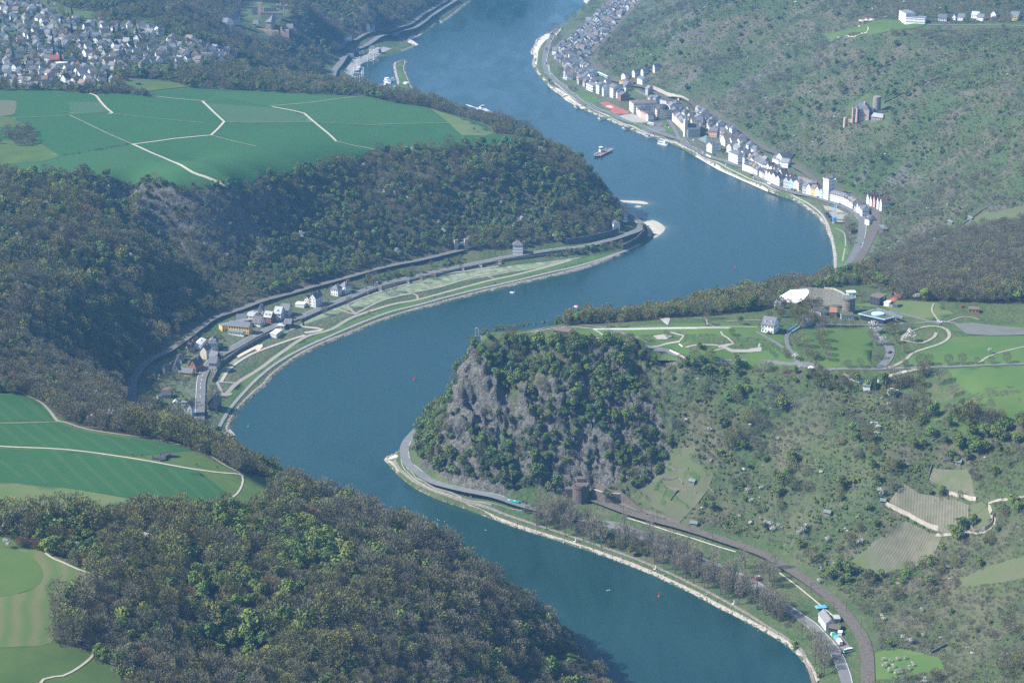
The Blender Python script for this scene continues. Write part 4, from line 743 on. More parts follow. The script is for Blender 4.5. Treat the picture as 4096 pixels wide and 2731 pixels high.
# where trees grow, and of which kind
def vegetation():
    out=[]
    for (ya,yb,sp) in ((930,1750,5.6),(1750,2500,6.4),(2500,4300,8.5)):
        hw=0.30*yb+260
        X,Y=np.meshgrid(np.arange(-hw,hw,sp),np.arange(ya,yb,sp)); X=X.ravel()+rng.uniform(-.46,.46,X.size)*sp; Y=Y.ravel()+rng.uniform(-.46,.46,Y.size)*sp
        k=(np.abs(X)<.275*Y+230)&(np.abs(X)<np.where(Y<2720,715,1060)); X,Y=X[k],Y[k]; out.append(np.c_[X,Y,np.full(len(X),sp)])
    for key,sp,ylo,yhi in (('rock',3.9,1360,1640),('rockslope',2.8,900,1640),('right',3.7,1900,3500)):
        hw=.30*yhi; X,Y=np.meshgrid(np.arange(-140 if key!='right' else 100,hw,sp),np.arange(ylo,yhi,sp)); X=X.ravel()+rng.uniform(-.46,.46,X.size)*sp; Y=Y.ravel()+rng.uniform(-.46,.46,Y.size)*sp
        k=(np.abs(X)<.275*Y+45); X,Y=X[k],Y[k]; k=inreg(key,X,Y) if key!='right' else (X>LINE_RX(Y))&~inreg('darkwood',X,Y); X,Y=X[k],Y[k]; out.append(np.c_[X,Y,np.full(len(X),-sp)])
    A=np.concatenate(out); X,Y,SP=A.T; fine=SP<0
    Z=H(X,Y); S=slope_at(X,Y); n=len(X)
    riv=inpoly(X,Y,RIV)&~inpoly(X,Y,MOLE); ok=~riv&(Z>0.6)
    for r in OPEN: ok&=~inreg(r,X,Y)
    for k,d in (('road_l',11),('rail_l',9),('road_r',10),('rail_r',11),('road_n',9),('rail_n',11),('road_f',11),('rail_f',10)): ok&=~near_line(LINES[k],X,Y,d)
    reg=np.full(n,'far',object); right=X>LINE_RX(Y)
    for r in ('lefthill','peninsula','nearhill','rockslope','rock','darkwood','village'): reg[inreg(r,X,Y)]=r
    reg[(reg=='far')&right]='righthill'
    ok&=~((Z<12.5)&(S<.35)&(reg!='village'))
    ok&=~((Z<14)&((reg=='far')|(reg=='peninsula')))
    n1=fbm(X,Y,70,3); n2=fbm(X+500,Y-300,38,3); n3=fbm(X-900,Y+200,22,2); u=rng.random(n); u2=rng.random(n); u3=rng.random(n)
    kind=np.full(n,'bare',object); dens=np.ones(n); size=np.clip(np.exp(rng.normal(-.06,.24,n))*(1+.5*fbm(X,Y,90,2)),.5,1.6); nL=fbm(X+300,Y,240,3); uL=rng.random(n)
    def mix(mask,table):
        c=0; 
        for k,p in table: kind[mask&(u>=c)&(u<c+p)]=k; c+=p
    for r in ('far','lefthill','nearhill','peninsula','village','darkwood'):
        m=reg==r
        if r=='darkwood': mix(m,[('bare',.72),('greyed',.14),('bud',.10),('green',.02),('blossom',.02)]); size[m]*=.72; continue
        mix(m,[('bare',.34),('greyed',.10),('bud',.34),('green',.10),('dark',.07),('blossom',.010),('orange',.015)])
        g=m&(n2>.16); kind[g&(u2<(.75 if r!='lefthill' else .3))]='green'
        g=m&(n2<-.2); kind[g&(u2<.55)]='bud'
        if r=='peninsula':
            g=m&(n1>-.08)&(u3<.72); kind[g]=np.where(u2[g]<.72,'green','dark'); size[m]*=.80; g=m&(u3>.72)&(u3<.88); kind[g]='bud'
            kind[m&(u3>.965)]='blossom'
        if r=='lefthill':
            g=m&(n3>.24)&(u3<.6); kind[g]='yellow'; kind[m&(u3>.955)]='blossom'; g=m&(n1>.2)&(u3<.3); kind[g]='greyed'
        if r=='nearhill':
            g=m&(n3>.28)&(u3<.35); kind[g]='yellow'; kind[m&(u3>.988)]='blossom'
        if r=='far': size[m]*=.85; kind[m&(u3<.25)]='dark'
        if r=='village': dens[m]=.30; size[m]*=.66; kind[m&(u3>.85)]='blossom'; kind[m&(u3<.15)]='conifer'
    m=reg=='rock'; mix(m,[('green',.58),('dark',.27),('bare',.09),('yellow',.04)]); size[m]*=.92; dens[m]=np.where(n2[m]>-.2,.95,.22)
    st=GL.h(X,Y,GL.S); dens[m&(st>1.9)]*=.8
    m=reg=='rockslope'; mix(m,[('shrub_green',.34),('shrub_brown',.24),('shrub_grey',.10),('shrub_dark',.05),('green',.09),('bare',.09),('bud',.06),('blossom',.01),('shrub_blossom',.02)]); g=m&(n1>.1); kind[g&(u2<.30)]='green'; g=m&(n1<-.12)&(u2<.5); kind[g]='shrub_grey'
    dens[m]=np.where(n2[m]>.0,.66,.36); br=m&(X>300); kind[br&(u3<.30)]='green'
    m=reg=='righthill'; mix(m,[('shrub_green',.32),('shrub_brown',.27),('shrub_grey',.10),('shrub_dark',.08),('green',.08),('bare',.06),('bud',.05),('shrub_blossom',.02)]); dens[m]=np.where(n1[m]>.0,.62,.42); g=m&(n2>.13)&(u2<.55); kind[g]='green'; size[m]*=.85; g=m&(n1>.22)&(u3<.5); kind[g]='bare'
    for r,rr in (('righthill',.0),('rockslope',.0)):
        pass
    sh=np.array([k.startswith('shrub') for k in kind]); size=np.where(sh,rng.uniform(.32,.72,n),size); tr=np.isin(reg,['righthill','rockslope'])&~sh; size=np.where(tr,size*.72,size)
    hill=np.isin(reg,['righthill','rockslope']); grn=np.isin(kind,['shrub_green','green','shrub_dark']); brn=np.isin(kind,['shrub_brown','shrub_grey','bare'])
    q=hill&(nL>.05)&grn&(uL<.72); kind[q]=np.where(u2[q]<.6,'shrub_brown',np.where(u2[q]<.8,'shrub_grey','bare')); q=hill&(nL<-.06)&brn&(uL<.6); kind[q]=np.where(u2[q]<.75,'shrub_green','bud')
    wd=np.isin(reg,['nearhill','lefthill','peninsula','far']); q=wd&(nL>.1)&np.isin(kind,['green','dark','bud'])&(uL<.55); kind[q]=np.where(u2[q]<.7,'bare','greyed'); q=wd&(nL<-.1)&np.isin(kind,['bare','greyed'])&(uL<.45); kind[q]='bud'
    fs=fine&(reg!='rock'); size[fs]=rng.uniform(.18,.44,fs.sum()); q=np.isin(kind,['green','dark','bare','bud','blossom','yellow'])&fs; kind[q]=np.where(u2[q]<.5,'shrub_green',np.where(u2[q]<.8,'shrub_brown','shrub_grey')); dens[fs]=np.where(n3[fs]+.5*n1[fs]>-.16,.90,.60)
    fr=fine&(reg=='rock'); size[fr]*=.62; dens[fr]=np.where(n2[fr]>-.14,.85,.14)
    keep=ok&(rng.random(n)<dens)
    X,Y,Z,kind,size,reg,SP=(a[keep] for a in (X,Y,Z,kind,size,reg,SP))
    return X,Y,Z,kind,size*np.where(SP>8,1.12,1.0),reg
VX,VY,VZ,VK,VS,VR=vegetation()
def visible(X,Y,Z,n=90):
    ok=np.ones(len(X),bool)
    for t in np.linspace(.35,.985,n): ok&=CAM_H+(Z-CAM_H)*t>np.maximum(H(X*t,Y*t),0)
    px,py=proj(np.c_[X,Y,Z]); return ok&(px>-15)&(px<2367)&(py>-10)&(py<1585)
vis=visible(VX,VY,VZ+VS*7)
idx=np.array([PIDX[k][i%len(PIDX[k])] for k,i in zip(VK,rng.integers(0,100,len(VK)))])
rot=np.c_[rng.normal(0,.05,len(VX)),rng.normal(0,.05,len(VX)),rng.uniform(0,6.283,len(VX))]
_sh=np.array([k.startswith('shrub') for k in VK]); _zf=np.where(_sh,.68,1.0)
scl=np.c_[VS*rng.uniform(.88,1.15,len(VX)),VS*rng.uniform(.88,1.15,len(VX)),VS*_zf*rng.uniform(.85,1.15,len(VX))]
# the largest in view stand as trees of their own, the rest are woodland
FAM=dict(bare='bare_tree',greyed='bare_tree',orange='bare_tree',bud='budding_tree',green='green_tree',dark='green_tree',yellow='green_tree',blossom='blossom_tree',conifer='conifer')
AREA=dict(nearhill='on the wooded hill in the near corner',lefthill='on the wooded hillside above the railway',peninsula='on the steep wooded headland',rock='on the face of the tall rock',rockslope='on the scrubby slope beside the tall rock',darkwood='in the brown wood above the plateau',village='among the village houses',righthill='on the far scrubby hillside',far='on a far wooded slope')
DESC=dict(bare='bare brown leafless tree',greyed='bare grey leafless tree',orange='russet leafless tree',bud='olive budding tree',green='fresh green leafy tree',dark='dark green leafy tree',yellow='yellow green leafy tree',blossom='white blossoming tree',conifer='dark green conifer',shrub_green='low green shrub',shrub_brown='low bare brown shrub',shrub_grey='low bare grey shrub',shrub_dark='low dark green shrub',shrub_blossom='low white blossoming shrub')
dist=np.sqrt(VX**2+VY**2+(VZ-CAM_H)**2); big=np.where(vis,VS/dist,0); single=np.zeros(len(VX),bool)
fam=np.array([FAM.get(k,'shrub') for k in VK])
for f in set(fam):
    i=np.where((fam==f)&(big>0))[0]; i=i[np.argsort(-big[i])][:240]; single[i]=True
TREE_N=0
def single_tree(kind,var,loc,rot,scl,label,group,name=None):
    tm,cm=PROTO[kind][var%len(PROTO[kind])]; nm=name or FAM.get(kind,'shrub'); cat='shrub' if nm=='shrub' else 'tree'
    if tm is None:
        o=link(nm,cm)
    else:
        o=link(nm,None); link('trunk',tm,o); link('crown',cm,o)
    cat='shrub' if 'shrub' in nm or 'bush' in nm else 'tree'; o.location=loc; o.rotation_euler=rot; o.scale=scl; tag(o,label,cat,group); return o
for i in np.where(single)[0]:
    px_,py_=proj((VX[i],VY[i],VZ[i])); sw='broad ' if VS[i]>1.03 else 'small ' if VS[i]<.86 else ''
    ar=AREA[VR[i]]
    if VR[i]=='nearhill': ar=('beside the corner field' if px_<260 else 'in the wood below the near crop' if py_<1275 and px_<700 else 'near the crest above the river' if py_<1160+.33*(px_-700) +70 and px_>=700 else 'low on the near hill by the river' if px_>1000 else 'in the shaded gully of the near hill' if px_<760 and py_>1400 else 'in the middle of the near hill wood')
    elif VR[i]=='rockslope': ar=('on the scrub slope above the vineyards' if py_<1080 and px_>1850 else 'on the scrub slope between crags and plateau road' if py_<1080 else 'in the scrub right of the vineyards' if px_>2180 else 'in the scrub above the railway')
    lb=sw+'%s %s'%(DESC[VK[i]],ar)
    single_tree(VK[i],idx[i],(VX[i],VY[i],VZ[i]),rot[i],scl[i],lb,lb)
for r,nm in (('nearhill','woodland'),('lefthill','woodland'),('peninsula','woodland'),('rock','rock_woodland'),('rockslope','scrub'),('darkwood','woodland'),('village','garden_trees'),('righthill','scrub'),('far','woodland')):
    k=(VR==r)&~single
    if k.any(): scatter_obj(nm,np.c_[VX,VY,VZ][k],idx[k],rot[k],scl[k])
print('trees',len(VX),single.sum(),time.time()-T0)
# ---------------------------------------------------------------- builders for things
class MB:
    def __init__(s): s.V=[];s.F=[]
    def box(s,x0,x1,y0,y1,z0,z1):
        k=len(s.V); s.V+=[(x,y,z) for z in(z0,z1) for y in(y0,y1) for x in(x0,x1)]; s.F+=[tuple(k+i for i in f) for f in((0,2,3,1),(4,5,7,6),(0,1,5,4),(2,6,7,3),(0,4,6,2),(1,3,7,5))]; return s
    def hexa(s,P):      # eight corners: bottom ring of four then top ring of four
        k=len(s.V); s.V+=[tuple(p) for p in P]; s.F+=[tuple(k+i for i in f) for f in((3,2,1,0),(4,5,6,7),(0,1,5,4),(1,2,6,5),(2,3,7,6),(3,0,4,7))]; return s
    def prism(s,P,z0,z1):
        k=len(s.V);n=len(P); s.V+=[(p[0],p[1],z0) for p in P]+[(p[0],p[1],z1) for p in P]; s.F+=[tuple(k+n+i for i in range(n)),tuple(k+i for i in reversed(range(n)))]+[(k+i,k+(i+1)%n,k+n+(i+1)%n,k+n+i) for i in range(n)]; return s
    def lathe(s,prof,cx=0,cy=0,n=12,sx=1,sy=1):
        k=len(s.V)
        for r,z in prof: s.V+=[(cx+sx*r*math.cos(2*math.pi*i/n),cy+sy*r*math.sin(2*math.pi*i/n),z) for i in range(n)]
        for j in range(len(prof)-1): s.F+=[(k+j*n+i,k+j*n+(i+1)%n,k+(j+1)*n+(i+1)%n,k+(j+1)*n+i) for i in range(n)]
        s.F+=[tuple(k+i for i in reversed(range(n))),tuple(k+(len(prof)-1)*n+i for i in range(n))]; return s
    def bar(s,a,b,r,n=4):
        V=[];F=[]; tube(V,F,a,b,r,r,n); k=len(s.V); s.V+=[tuple(v) for v in V]; s.F+=[tuple(k+i for i in f) for f in F]+[tuple(k+i for i in reversed(range(n))),tuple(k+n+i for i in range(n))]; return s
    def quad(s,*P): k=len(s.V); s.V+=[tuple(p) for p in P]; s.F.append(tuple(range(k,k+len(P)))); return s
    def build(s,name,m,parent=None,smooth=False): return link(name,mesh(name,s.V,s.F,m,smooth),parent)
def cm(name,c,**k):
    if name not in MATS: MATS[name]=mat(name,c,**k)
    return MATS[name]
WALL={k:cm('plaster_'+k,c,rough=.85,var=.06,scale=.35,spec=.2) for k,c in dict(white=(.74,.73,.70),cream=(.68,.63,.50),yellow=(.66,.46,.15),pale_yellow=(.70,.58,.30),pink=(.60,.38,.31),grey=(.42,.42,.41),brown=(.20,.13,.085),dark=(.06,.06,.07),blue=(.36,.50,.58),mint=(.45,.62,.55),ochre=(.45,.33,.13)).items()}
WALL['brick']=cm('brick_wall',(.30,.14,.09),var=.2,scale=.8); WALL['stone']=M['stone']; WALL['red_stone']=M['redstone']; WALL['pale_stone']=M['palestone']
ROOF={k:cm('roof_'+k,c,rough=.62,var=.16,scale=.7,bump=.08,spec=.35) for k,c in dict(slate=(.12,.125,.14),grey=(.19,.195,.20),pale=(.36,.37,.36),brown=(.16,.115,.09),red=(.26,.075,.055),tile=(.30,.14,.09),dark=(.06,.062,.07),green=(.12,.16,.14),white=(.75,.75,.74),moss=(.10,.095,.06)).items()}
GLASS=cm('window_glass',(.03,.035,.045),rough=.15,spec=.6); TRIM=cm('painted_trim',(.7,.7,.68)); METAL=cm('grey_metal',(.30,.31,.32),rough=.4,metal=.5); DARKM=cm('dark_metal',(.05,.05,.055),rough=.5)
def site(A,B):
    """ground frame of a building from the two foot corners of the front seen in the photograph"""
    a=G(*A); b=G(*B); c=(a+b)/2; d=(b-a)[:2]; L=np.linalg.norm(d); return c,math.atan2(d[1],d[0]),L
def root(name,c,ang,label,cat,group=None):
    if len(label.split())>16: print('LONG',label)
    o=link(name,None); o.location=tuple(c); o.rotation_euler=(0,0,ang); tag(o,label,cat,group); return o
def walls(mb,w,l,e,rise,ridge,z0=-4.):
    x=w/2
    if ridge=='g':
        k=len(mb.V); mb.V+=[(-x,0,z0),(x,0,z0),(x,0,e),(0,0,e+rise),(-x,0,e),(-x,l,z0),(x,l,z0),(x,l,e),(0,l,e+rise),(-x,l,e)]
        mb.F+=[tuple(k+i for i in f) for f in((0,1,2,3,4),(9,8,7,6,5),(1,6,7,2),(5,0,4,9))]
    elif ridge=='p':
        k=len(mb.V); mb.V+=[(-x,0,z0),(-x,0,e),(-x,l/2,e+rise),(-x,l,e),(-x,l,z0),(x,0,z0),(x,0,e),(x,l/2,e+rise),(x,l,e),(x,l,z0)]
        mb.F+=[tuple(k+i for i in f) for f in((0,1,2,3,4),(9,8,7,6,5),(0,5,6,1),(3,8,9,4))]
    else: mb.box(-x,x,0,l,z0,e)
def slab(mb,P,t=.25):
    P=[np.array(p,float) for p in P]; n=np.cross(P[1]-P[0],P[2]-P[0]); n/=np.linalg.norm(n)
    if n[2]<0: n=-n
    k=len(mb.V); m=len(P); mb.V+=[tuple(p+n*.05) for p in P]+[tuple(p+n*(t+.05)) for p in P]; mb.F+=[tuple(k+i for i in reversed(range(m))),tuple(k+m+i for i in range(m))]+[(k+i,k+(i+1)%m,k+m+(i+1)%m,k+m+i) for i in range(m)]
def roofs(mb,w,l,e,rise,ridge,ov=.5):
    x=w/2
    if ridge=='g':
        s=rise/x; 
        for q in(-1,1): slab(mb,[(q*(x+ov),-ov,e-s*ov),(0,-ov,e+rise),(0,l+ov,e+rise),(q*(x+ov),l+ov,e-s*ov)])
    elif ridge=='p':
        s=rise/(l/2)
        slab(mb,[(-x-ov,-ov,e-s*ov),(x+ov,-ov,e-s*ov),(x+ov,l/2,e+rise),(-x-ov,l/2,e+rise)]); slab(mb,[(-x-ov,l+ov,e-s*ov),(x+ov,l+ov,e-s*ov),(x+ov,l/2,e+rise),(-x-ov,l/2,e+rise)])
    elif ridge in('h','y'):
        h=min(x,l/2); r0=(-max(0,x-h)*(ridge=='h'),max(h,0)) ; a,b=x+ov,ov
        if ridge=='y' : R1=R2=(0,l/2,e+rise)
        elif x>=l/2: R1=(-(x-l/2),l/2,e+rise); R2=((x-l/2),l/2,e+rise)
        else: R1=(0,x,e+rise); R2=(0,l-x,e+rise)
        c=[(-a,-b,e),(a,-b,e),(a,l+b,e),(-a,l+b,e)]
        k=len(mb.V); mb.V+=[(p[0],p[1],e-.25) for p in c]+c+[R1,R2]
        if ridge=='y' : fs=[(4,5,8),(5,6,8),(6,7,8),(7,4,8)]
        elif x>=l/2: fs=[(4,5,9,8),(5,6,9),(6,7,8,9),(7,4,8)]
        else: fs=[(4,5,8),(5,6,9,8),(6,7,9),(7,4,8,9)]
        mb.F+=[tuple(k+i for i in f) for f in fs+[(3,2,1,0),(0,1,5,4),(1,2,6,5),(2,3,7,6),(3,0,4,7)]]
    else:
        mb.box(-x-.25,x+.25,-.25,l+.25,e+.003,e+.45)
def windows(mb,w,l,e,rise,ridge,fl=3.0,gap=2.6,ww=1.0,wh=1.35,faces='flr'):
    rows=max(1,int((e-.4)/fl))
    def run(n0,fx):
        n=max(1,int(n0/gap))
        for j in range(rows):
            z=e-(rows-j)*fl*(e/(rows*fl+.01))*.98+ .9
            for i in range(n): fx((i+.5)/n,z)
    x=w/2
    if 'f' in faces: run(w,lambda t,z: mb.box(-x+t*w-ww/2,-x+t*w+ww/2,-.06,.04,z,z+wh))
    if 'l' in faces: run(l,lambda t,z: mb.box(-x-.06,-x+.04,t*l-ww/2,t*l+ww/2,z,z+wh))
    if 'r' in faces: run(l,lambda t,z: mb.box(x-.04,x+.06,t*l-ww/2,t*l+ww/2,z,z+wh))
    if ridge=='g' and rise>2.5: mb.box(-ww/2,ww/2,-.06,.04,e+.3,e+1.4)
def building(name,c,ang,w,l,e,rise,ridge,wall,roof,label,cat,group=None,win=True,chim=1,dorm=0,fl=3.0,gap=2.6,base=True,faces='flr',winmat=None):
    c=np.array(c,float)
    if base:
        ca,sa=math.cos(ang),math.sin(ang); q=[(c[0]+ca*u-sa*v,c[1]+sa*u+ca*v) for u in(-w/2,0,w/2) for v in(0,l/2,l)]; h=H(np.array([p[0] for p in q]),np.array([p[1] for p in q])); c[2]=max(float(np.median(h)),.5)
    o=root(name,c,ang,label,cat,group)
    m=MB(); walls(m,w,l,e,rise,ridge); m.build('wall',WALL[wall] if isinstance(wall,str) else wall,o)
    m=MB(); roofs(m,w,l,e,rise,ridge); r=m.build('roof',ROOF[roof] if isinstance(roof,str) else roof,o)
    if win:
        m=MB(); windows(m,w,l,e,rise,ridge,fl,gap,faces=faces); t=m.build('window_set',winmat or GLASS,o); t['kind']='stuff'
    if chim and ridge!='f':
        m=MB(); m.box(w*.18,w*.18+.8,l*.5+.2,l*.5+1.0,e+rise*.3,e+rise+1.0); m.build('chimney',WALL['brick'],r)
    if dorm and ridge in('p','h'):
        for k in range(dorm):
            x=-w/2+w*(k+.5)/dorm; z=e+rise*.25; y=l*.12; m=MB(); m.box(x-.8,x+.8,y,y+2.4,z,z+1.5); k0=len(m.V); m.V+=[(x-1,y-.2,z+1.5),(x+1,y-.2,z+1.5),(x+1,y+2.6,z+1.5),(x-1,y+2.6,z+1.5),(x,y-.2,z+2.2),(x,y+2.6,z+2.2)]; m.F+=[tuple(k0+i for i in f) for f in((0,1,4),(2,3,5),(1,2,5,4),(3,0,4,5))]
            m.build('dormer',WALL['grey'],r)
    return o
LABELS={}
WN_=dict(white='white',cream='cream',yellow='yellow',pale_yellow='pale yellow',pink='pink',grey='grey',brown='brown timber',dark='dark timber',blue='pale blue',mint='mint green',ochre='ochre',brick='red brick',stone='brown stone',red_stone='red stone',pale_stone='pale stone')
RN_=dict(slate='slate',grey='grey',pale='pale grey',brown='brown',red='red',tile='tiled',dark='dark slate',green='grey green',white='white',moss='mossy')
SH_=dict(g='gabled',p='long',h='hipped',f='flat topped',y='pyramid topped')
def hs(A,B,l,e,rise,ridge,wall,roof,place,cat='house',group=None,name='house',w=None,**k):
    c,ang,L=site(A,B); 
    lb='%s %s house, %s roof, %s'%(WN_[wall],SH_[ridge],RN_[roof],place) if cat=='house' and not any(w_ in place.split()[:6] for w_ in ('house','villa','chapel','turret')) else place
    return building(name,c,ang,w or L,l,e,rise,ridge,wall,roof,lb,cat,group,**k)
# ---- vehicles and boats
PAINT={k:cm('paint_'+k,c,rough=.3,var=.02,spec=.5) for k,c in dict(white=(.75,.75,.74),silver=(.45,.46,.47),black=(.025,.025,.03),red=(.45,.03,.025),blue=(.03,.10,.28),teal=(.01,.30,.32),orange=(.60,.17,.03),grey=(.16,.17,.18),dark=(.04,.05,.07),sky=(.12,.38,.62),green=(.03,.28,.14),mint=(.35,.62,.55),yellow=(.62,.45,.05)).items()}
RUB=cm('rubber',(.02,.02,.02)); _veh={}
def car_meshes(kind):
    if kind in _veh: return _veh[kind]
    b=MB(); L,Wd,Hh=(4.3,1.75,.95) if kind=='car' else (5.4,2.0,1.3)
    b.hexa([(-L/2,-Wd/2,.3),(L/2,-Wd/2,.3),(L/2,Wd/2,.3),(-L/2,Wd/2,.3),(-L/2+.1,-Wd/2+.05,Hh),(L/2-.15,-Wd/2+.05,Hh-.1),(L/2-.15,Wd/2-.05,Hh-.1),(-L/2+.1,Wd/2-.05,Hh)])
    body=mesh('body',b.V,b.F); g=MB()
    if kind=='car': g.hexa([(-1.75,-.8,.93),(.95,-.8,.9),(.95,.8,.9),(-1.75,.8,.93),(-1.3,-.66,1.42),(.2,-.66,1.45),(.2,.66,1.45),(-1.3,.66,1.42)])
    else: g.hexa([(-2.6,-.95,1.28),(2.2,-.95,1.25),(2.2,.95,1.25),(-2.6,.95,1.28),(-2.5,-.85,2.35),(1.5,-.85,2.35),(1.5,.85,2.35),(-2.5,.85,2.35)])
    cab=mesh('cabin',g.V,g.F,GLASS); t=MB()
    if kind=='car': t.hexa([(-1.32,-.68,1.42),(.22,-.68,1.45),(.22,.68,1.45),(-1.32,.68,1.42),(-1.3,-.6,1.5),(.15,-.6,1.5),(.15,.6,1.5),(-1.3,.6,1.5)])
    else: t.box(-2.52,1.52,-.87,.87,2.352,2.45)
    top=mesh('roof_panel',t.V,t.F); w=MB()
    for x in(-L*.31,L*.31):
        for y in(-Wd/2-.02,Wd/2-.18):
            k=len(w.V); n=8; w.V+=[(x+.32*math.cos(2*math.pi*i/n),y+d,.32+.32*math.sin(2*math.pi*i/n)) for d in(0,.2) for i in range(n)]; w.F+=[tuple(k+i for i in range(n)),tuple(k+n+i for i in reversed(range(n)))]+[(k+i,k+n+i,k+n+(i+1)%n,k+(i+1)%n) for i in range(n)]
    wh=mesh('wheel_set',w.V,w.F,RUB); _veh[kind]=(body,cab,top,wh); return _veh[kind]
_painted={}
def car(x,y,toward,col,label,kind='car',name='parked_car',group=None,wo=None):
    c=G(x,y) if wo is None else np.array(wo,float); t=G(*toward) if wo is None else np.array(toward,float); ang=math.atan2(t[1]-c[1],t[0]-c[0])
    o=root(name,(c[0],c[1],c[2]+.42),ang,label,'car' if kind=='car' else 'van',group); ms=car_meshes(kind)
    for nm,me in zip(('body','cabin','roof_panel','wheel_set'),ms):
        if nm in('body','roof_panel'):
            key=(kind,nm,col)
            if key not in _painted: m2=me.copy(); m2.materials.clear(); m2.materials.append(PAINT[col]); _painted[key]=m2
            me=_painted[key]
        link(nm,me,o)
    return o
def hull(mb,L,Wd,z0,z1,bow=.22,stern=.06,n=6):
    P=[]; 
    for s in(-1,1):
        pass
    side=[(-L/2,Wd*.38)]+[(-L/2+L*stern,Wd/2)]+[(L/2-L*bow,Wd/2)]+[(L/2-L*bow*(1-t),Wd/2*math.cos(t*1.45)) for t in (.35,.65,.88)]+[(L/2,.12)]
    P=[(x,-y) for x,y in side]+[(x,y) for x,y in reversed(side)]
    k=len(mb.V);m=len(P); mb.V+=[(x*.97,y*.86,z0) for x,y in P]+[(x,y,z1+ (.9 if x>L/2-L*bow*.7 else 0)*(z1>.5)) for x,y in P]; mb.F+=[tuple(k+i for i in reversed(range(m))),tuple(k+m+i for i in range(m))]+[(k+i,k+(i+1)%m,k+m+(i+1)%m,k+m+i) for i in range(m)]; return mb
def afloat(name,x,y,tx,ty,label,cat,group=None):
    c=U(x,y,0); t=U(tx,ty,0); return root(name,(c[0],c[1],0),math.atan2(t[1]-c[1],t[0]-c[0]),label,cat,group)
def wall_run(name,P,h,th,m,label,cat='wall',group=None,world=False,base=-1.5,step=6,lean=0.,cap=None):
    w=[np.array(p[:2]) for p in P] if world else g2(P); w=[np.array(q[:2]) for q in dens([(a[0],a[1],0) for a in w],step)]; A,Nn,T=frame(w); z=np.maximum(H(A[:,0],A[:,1]),0); V=[];F=[]; c=A.mean(0)
    hh=np.broadcast_to(np.asarray(h,float),(len(A),))
    for i in range(len(A)):
        for d,zz in((-th/2-lean,z[i]+base),(-th/2,z[i]+hh[i]),(th/2,z[i]+hh[i]),(th/2,z[i]+base)): V.append((A[i][0]+Nn[i][0]*d-c[0],A[i][1]+Nn[i][1]*d-c[1],zz))
    for i in range(len(A)-1):
        for j in range(4): F.append((4*i+j,4*i+(j+1)%4,4*i+4+(j+1)%4,4*i+4+j))
    F+=[(0,1,2,3),tuple(4*(len(A)-1)+j for j in(3,2,1,0))]
    o=link(name,mesh(name,V,F,m)); o.location=(c[0],c[1],0); tag(o,label,cat,group); return o
def pole(x,y,h,r,m,label,cat,name,group=None,wo=None,arm=0,head=None):
    c=G(x,y) if wo is None else np.array(wo,float); o=root(name,c,0,label,cat,group); mb=MB(); mb.lathe([(r,-.5),(r,h*.5),(r*.7,h)],n=6); mb.build('mast',m,o)
    if arm: b=MB(); b.box(-arm if arm>0 else 0,0 if arm>0 else -arm,-.08,.08,h-1.2,h-1.0); b.box(-arm if arm>0 else 0,0 if arm>0 else -arm,-.06,.06,h-2.6,h-2.5); b.build('arm',m,o)
    return o
# ---------------------------------------------------------------- the small town on the left bank
z1=lambda x,y:(333.0+.1465*x,660.3+.1465*y)
z2=lambda x,y:(333.0+.0978*x,803.9+.0978*y)
LT='houses of the left bank town'
def H1(a,b,*r,**k): return hs(z1(*a),z1(*b),*r,group=k.pop('group',None),**k)
hs(z1(1310,700),z1(1630,745),10,7.5,3.6,'p','yellow','slate','long yellow hotel with slate roof and skylights beside the riverside road',cat='hotel',name='hotel',gap=2.4)
hs(z1(1300,728),z1(1545,772),4,3.6,1.2,'h','white','green','low white hotel veranda with a curved grey green roof',cat='veranda',name='veranda',gap=1.6)
hs(z1(1160,650),z1(1215,690),30,6,.4,'f','yellow','grey','flat topped yellow wing stretching behind the long yellow hotel',cat='building',name='hotel_wing',faces='fr')
H1((1440,558),(1595,562),9,4,4,'p','blue','slate','behind the yellow hotel')
H1((1580,490),(1690,512),16,3.4,1.4,'p','cream','pale','low cream hall with a wide pale roof behind the dark roofed house',cat='hall',name='hall')
H1((1775,440),(1850,446),11,5.5,4,'g','white','slate','below the railway line')
H1((1680,592),(1805,618),11,3.2,5.5,'p','white','dark','next to the yellow hotel',dorm=2)
H1((1865,545),(1975,562),10,6.0,4.6,'p','brick','pale','beside the riverside road',dorm=2)
H1((2025,508),(2132,522),12,7.2,5.4,'p','white','pale','right beside the brick house',dorm=1)
H1((2120,448),(2252,466),11,7.0,5,'p','cream','slate','behind the pale roofed white house')
hs(z1(1962,772),z1(2062,796),14,3.6,.3,'f','white','white','white flat roofed riverside pavilion below the road',cat='pavilion',name='pavilion',faces='r')
hs(z1(2070,640),z1(2180,660),7,3.2,1.6,'h','grey','pale','glass roofed cafe pavilion beside the flat white pavilion',cat='pavilion',name='cafe_pavilion')
hs(z1(2180,620),z1(2290,640),9,4.2,3.6,'p','dark','slate','dark house with slate roof beside the glass cafe pavilion',cat='house')
H1((1005,1000),(1140,1006),14,8.0,4.6,'h','white','slate','standing alone by the road',dorm=2)
H1((868,1112),(968,1130),10,9.0,4.0,'g','cream','slate','with a blank tall gable beside the yard',win=False)
H1((775,958),(872,976),16,4.6,1.6,'g','white','white','white hall with low white roof behind the blank cream gable',cat='hall',name='hall',win=False)
H1((662,962),(722,986),8,5.0,3.4,'g','white','slate','beside the white hall')
H1((640,985),(675,1010),7,4.,3.,'g','grey','dark','in the trees by the rails')
H1((480,1183),(570,1192),12,2.6,3.4,'g','white','slate','near the curve of the rails')
H1((268,1348),(326,1372),15,4.2,4.8,'g','stone','slate','stone barn with steep slate roof at the edge of the gardens',cat='barn',name='barn',win=False)
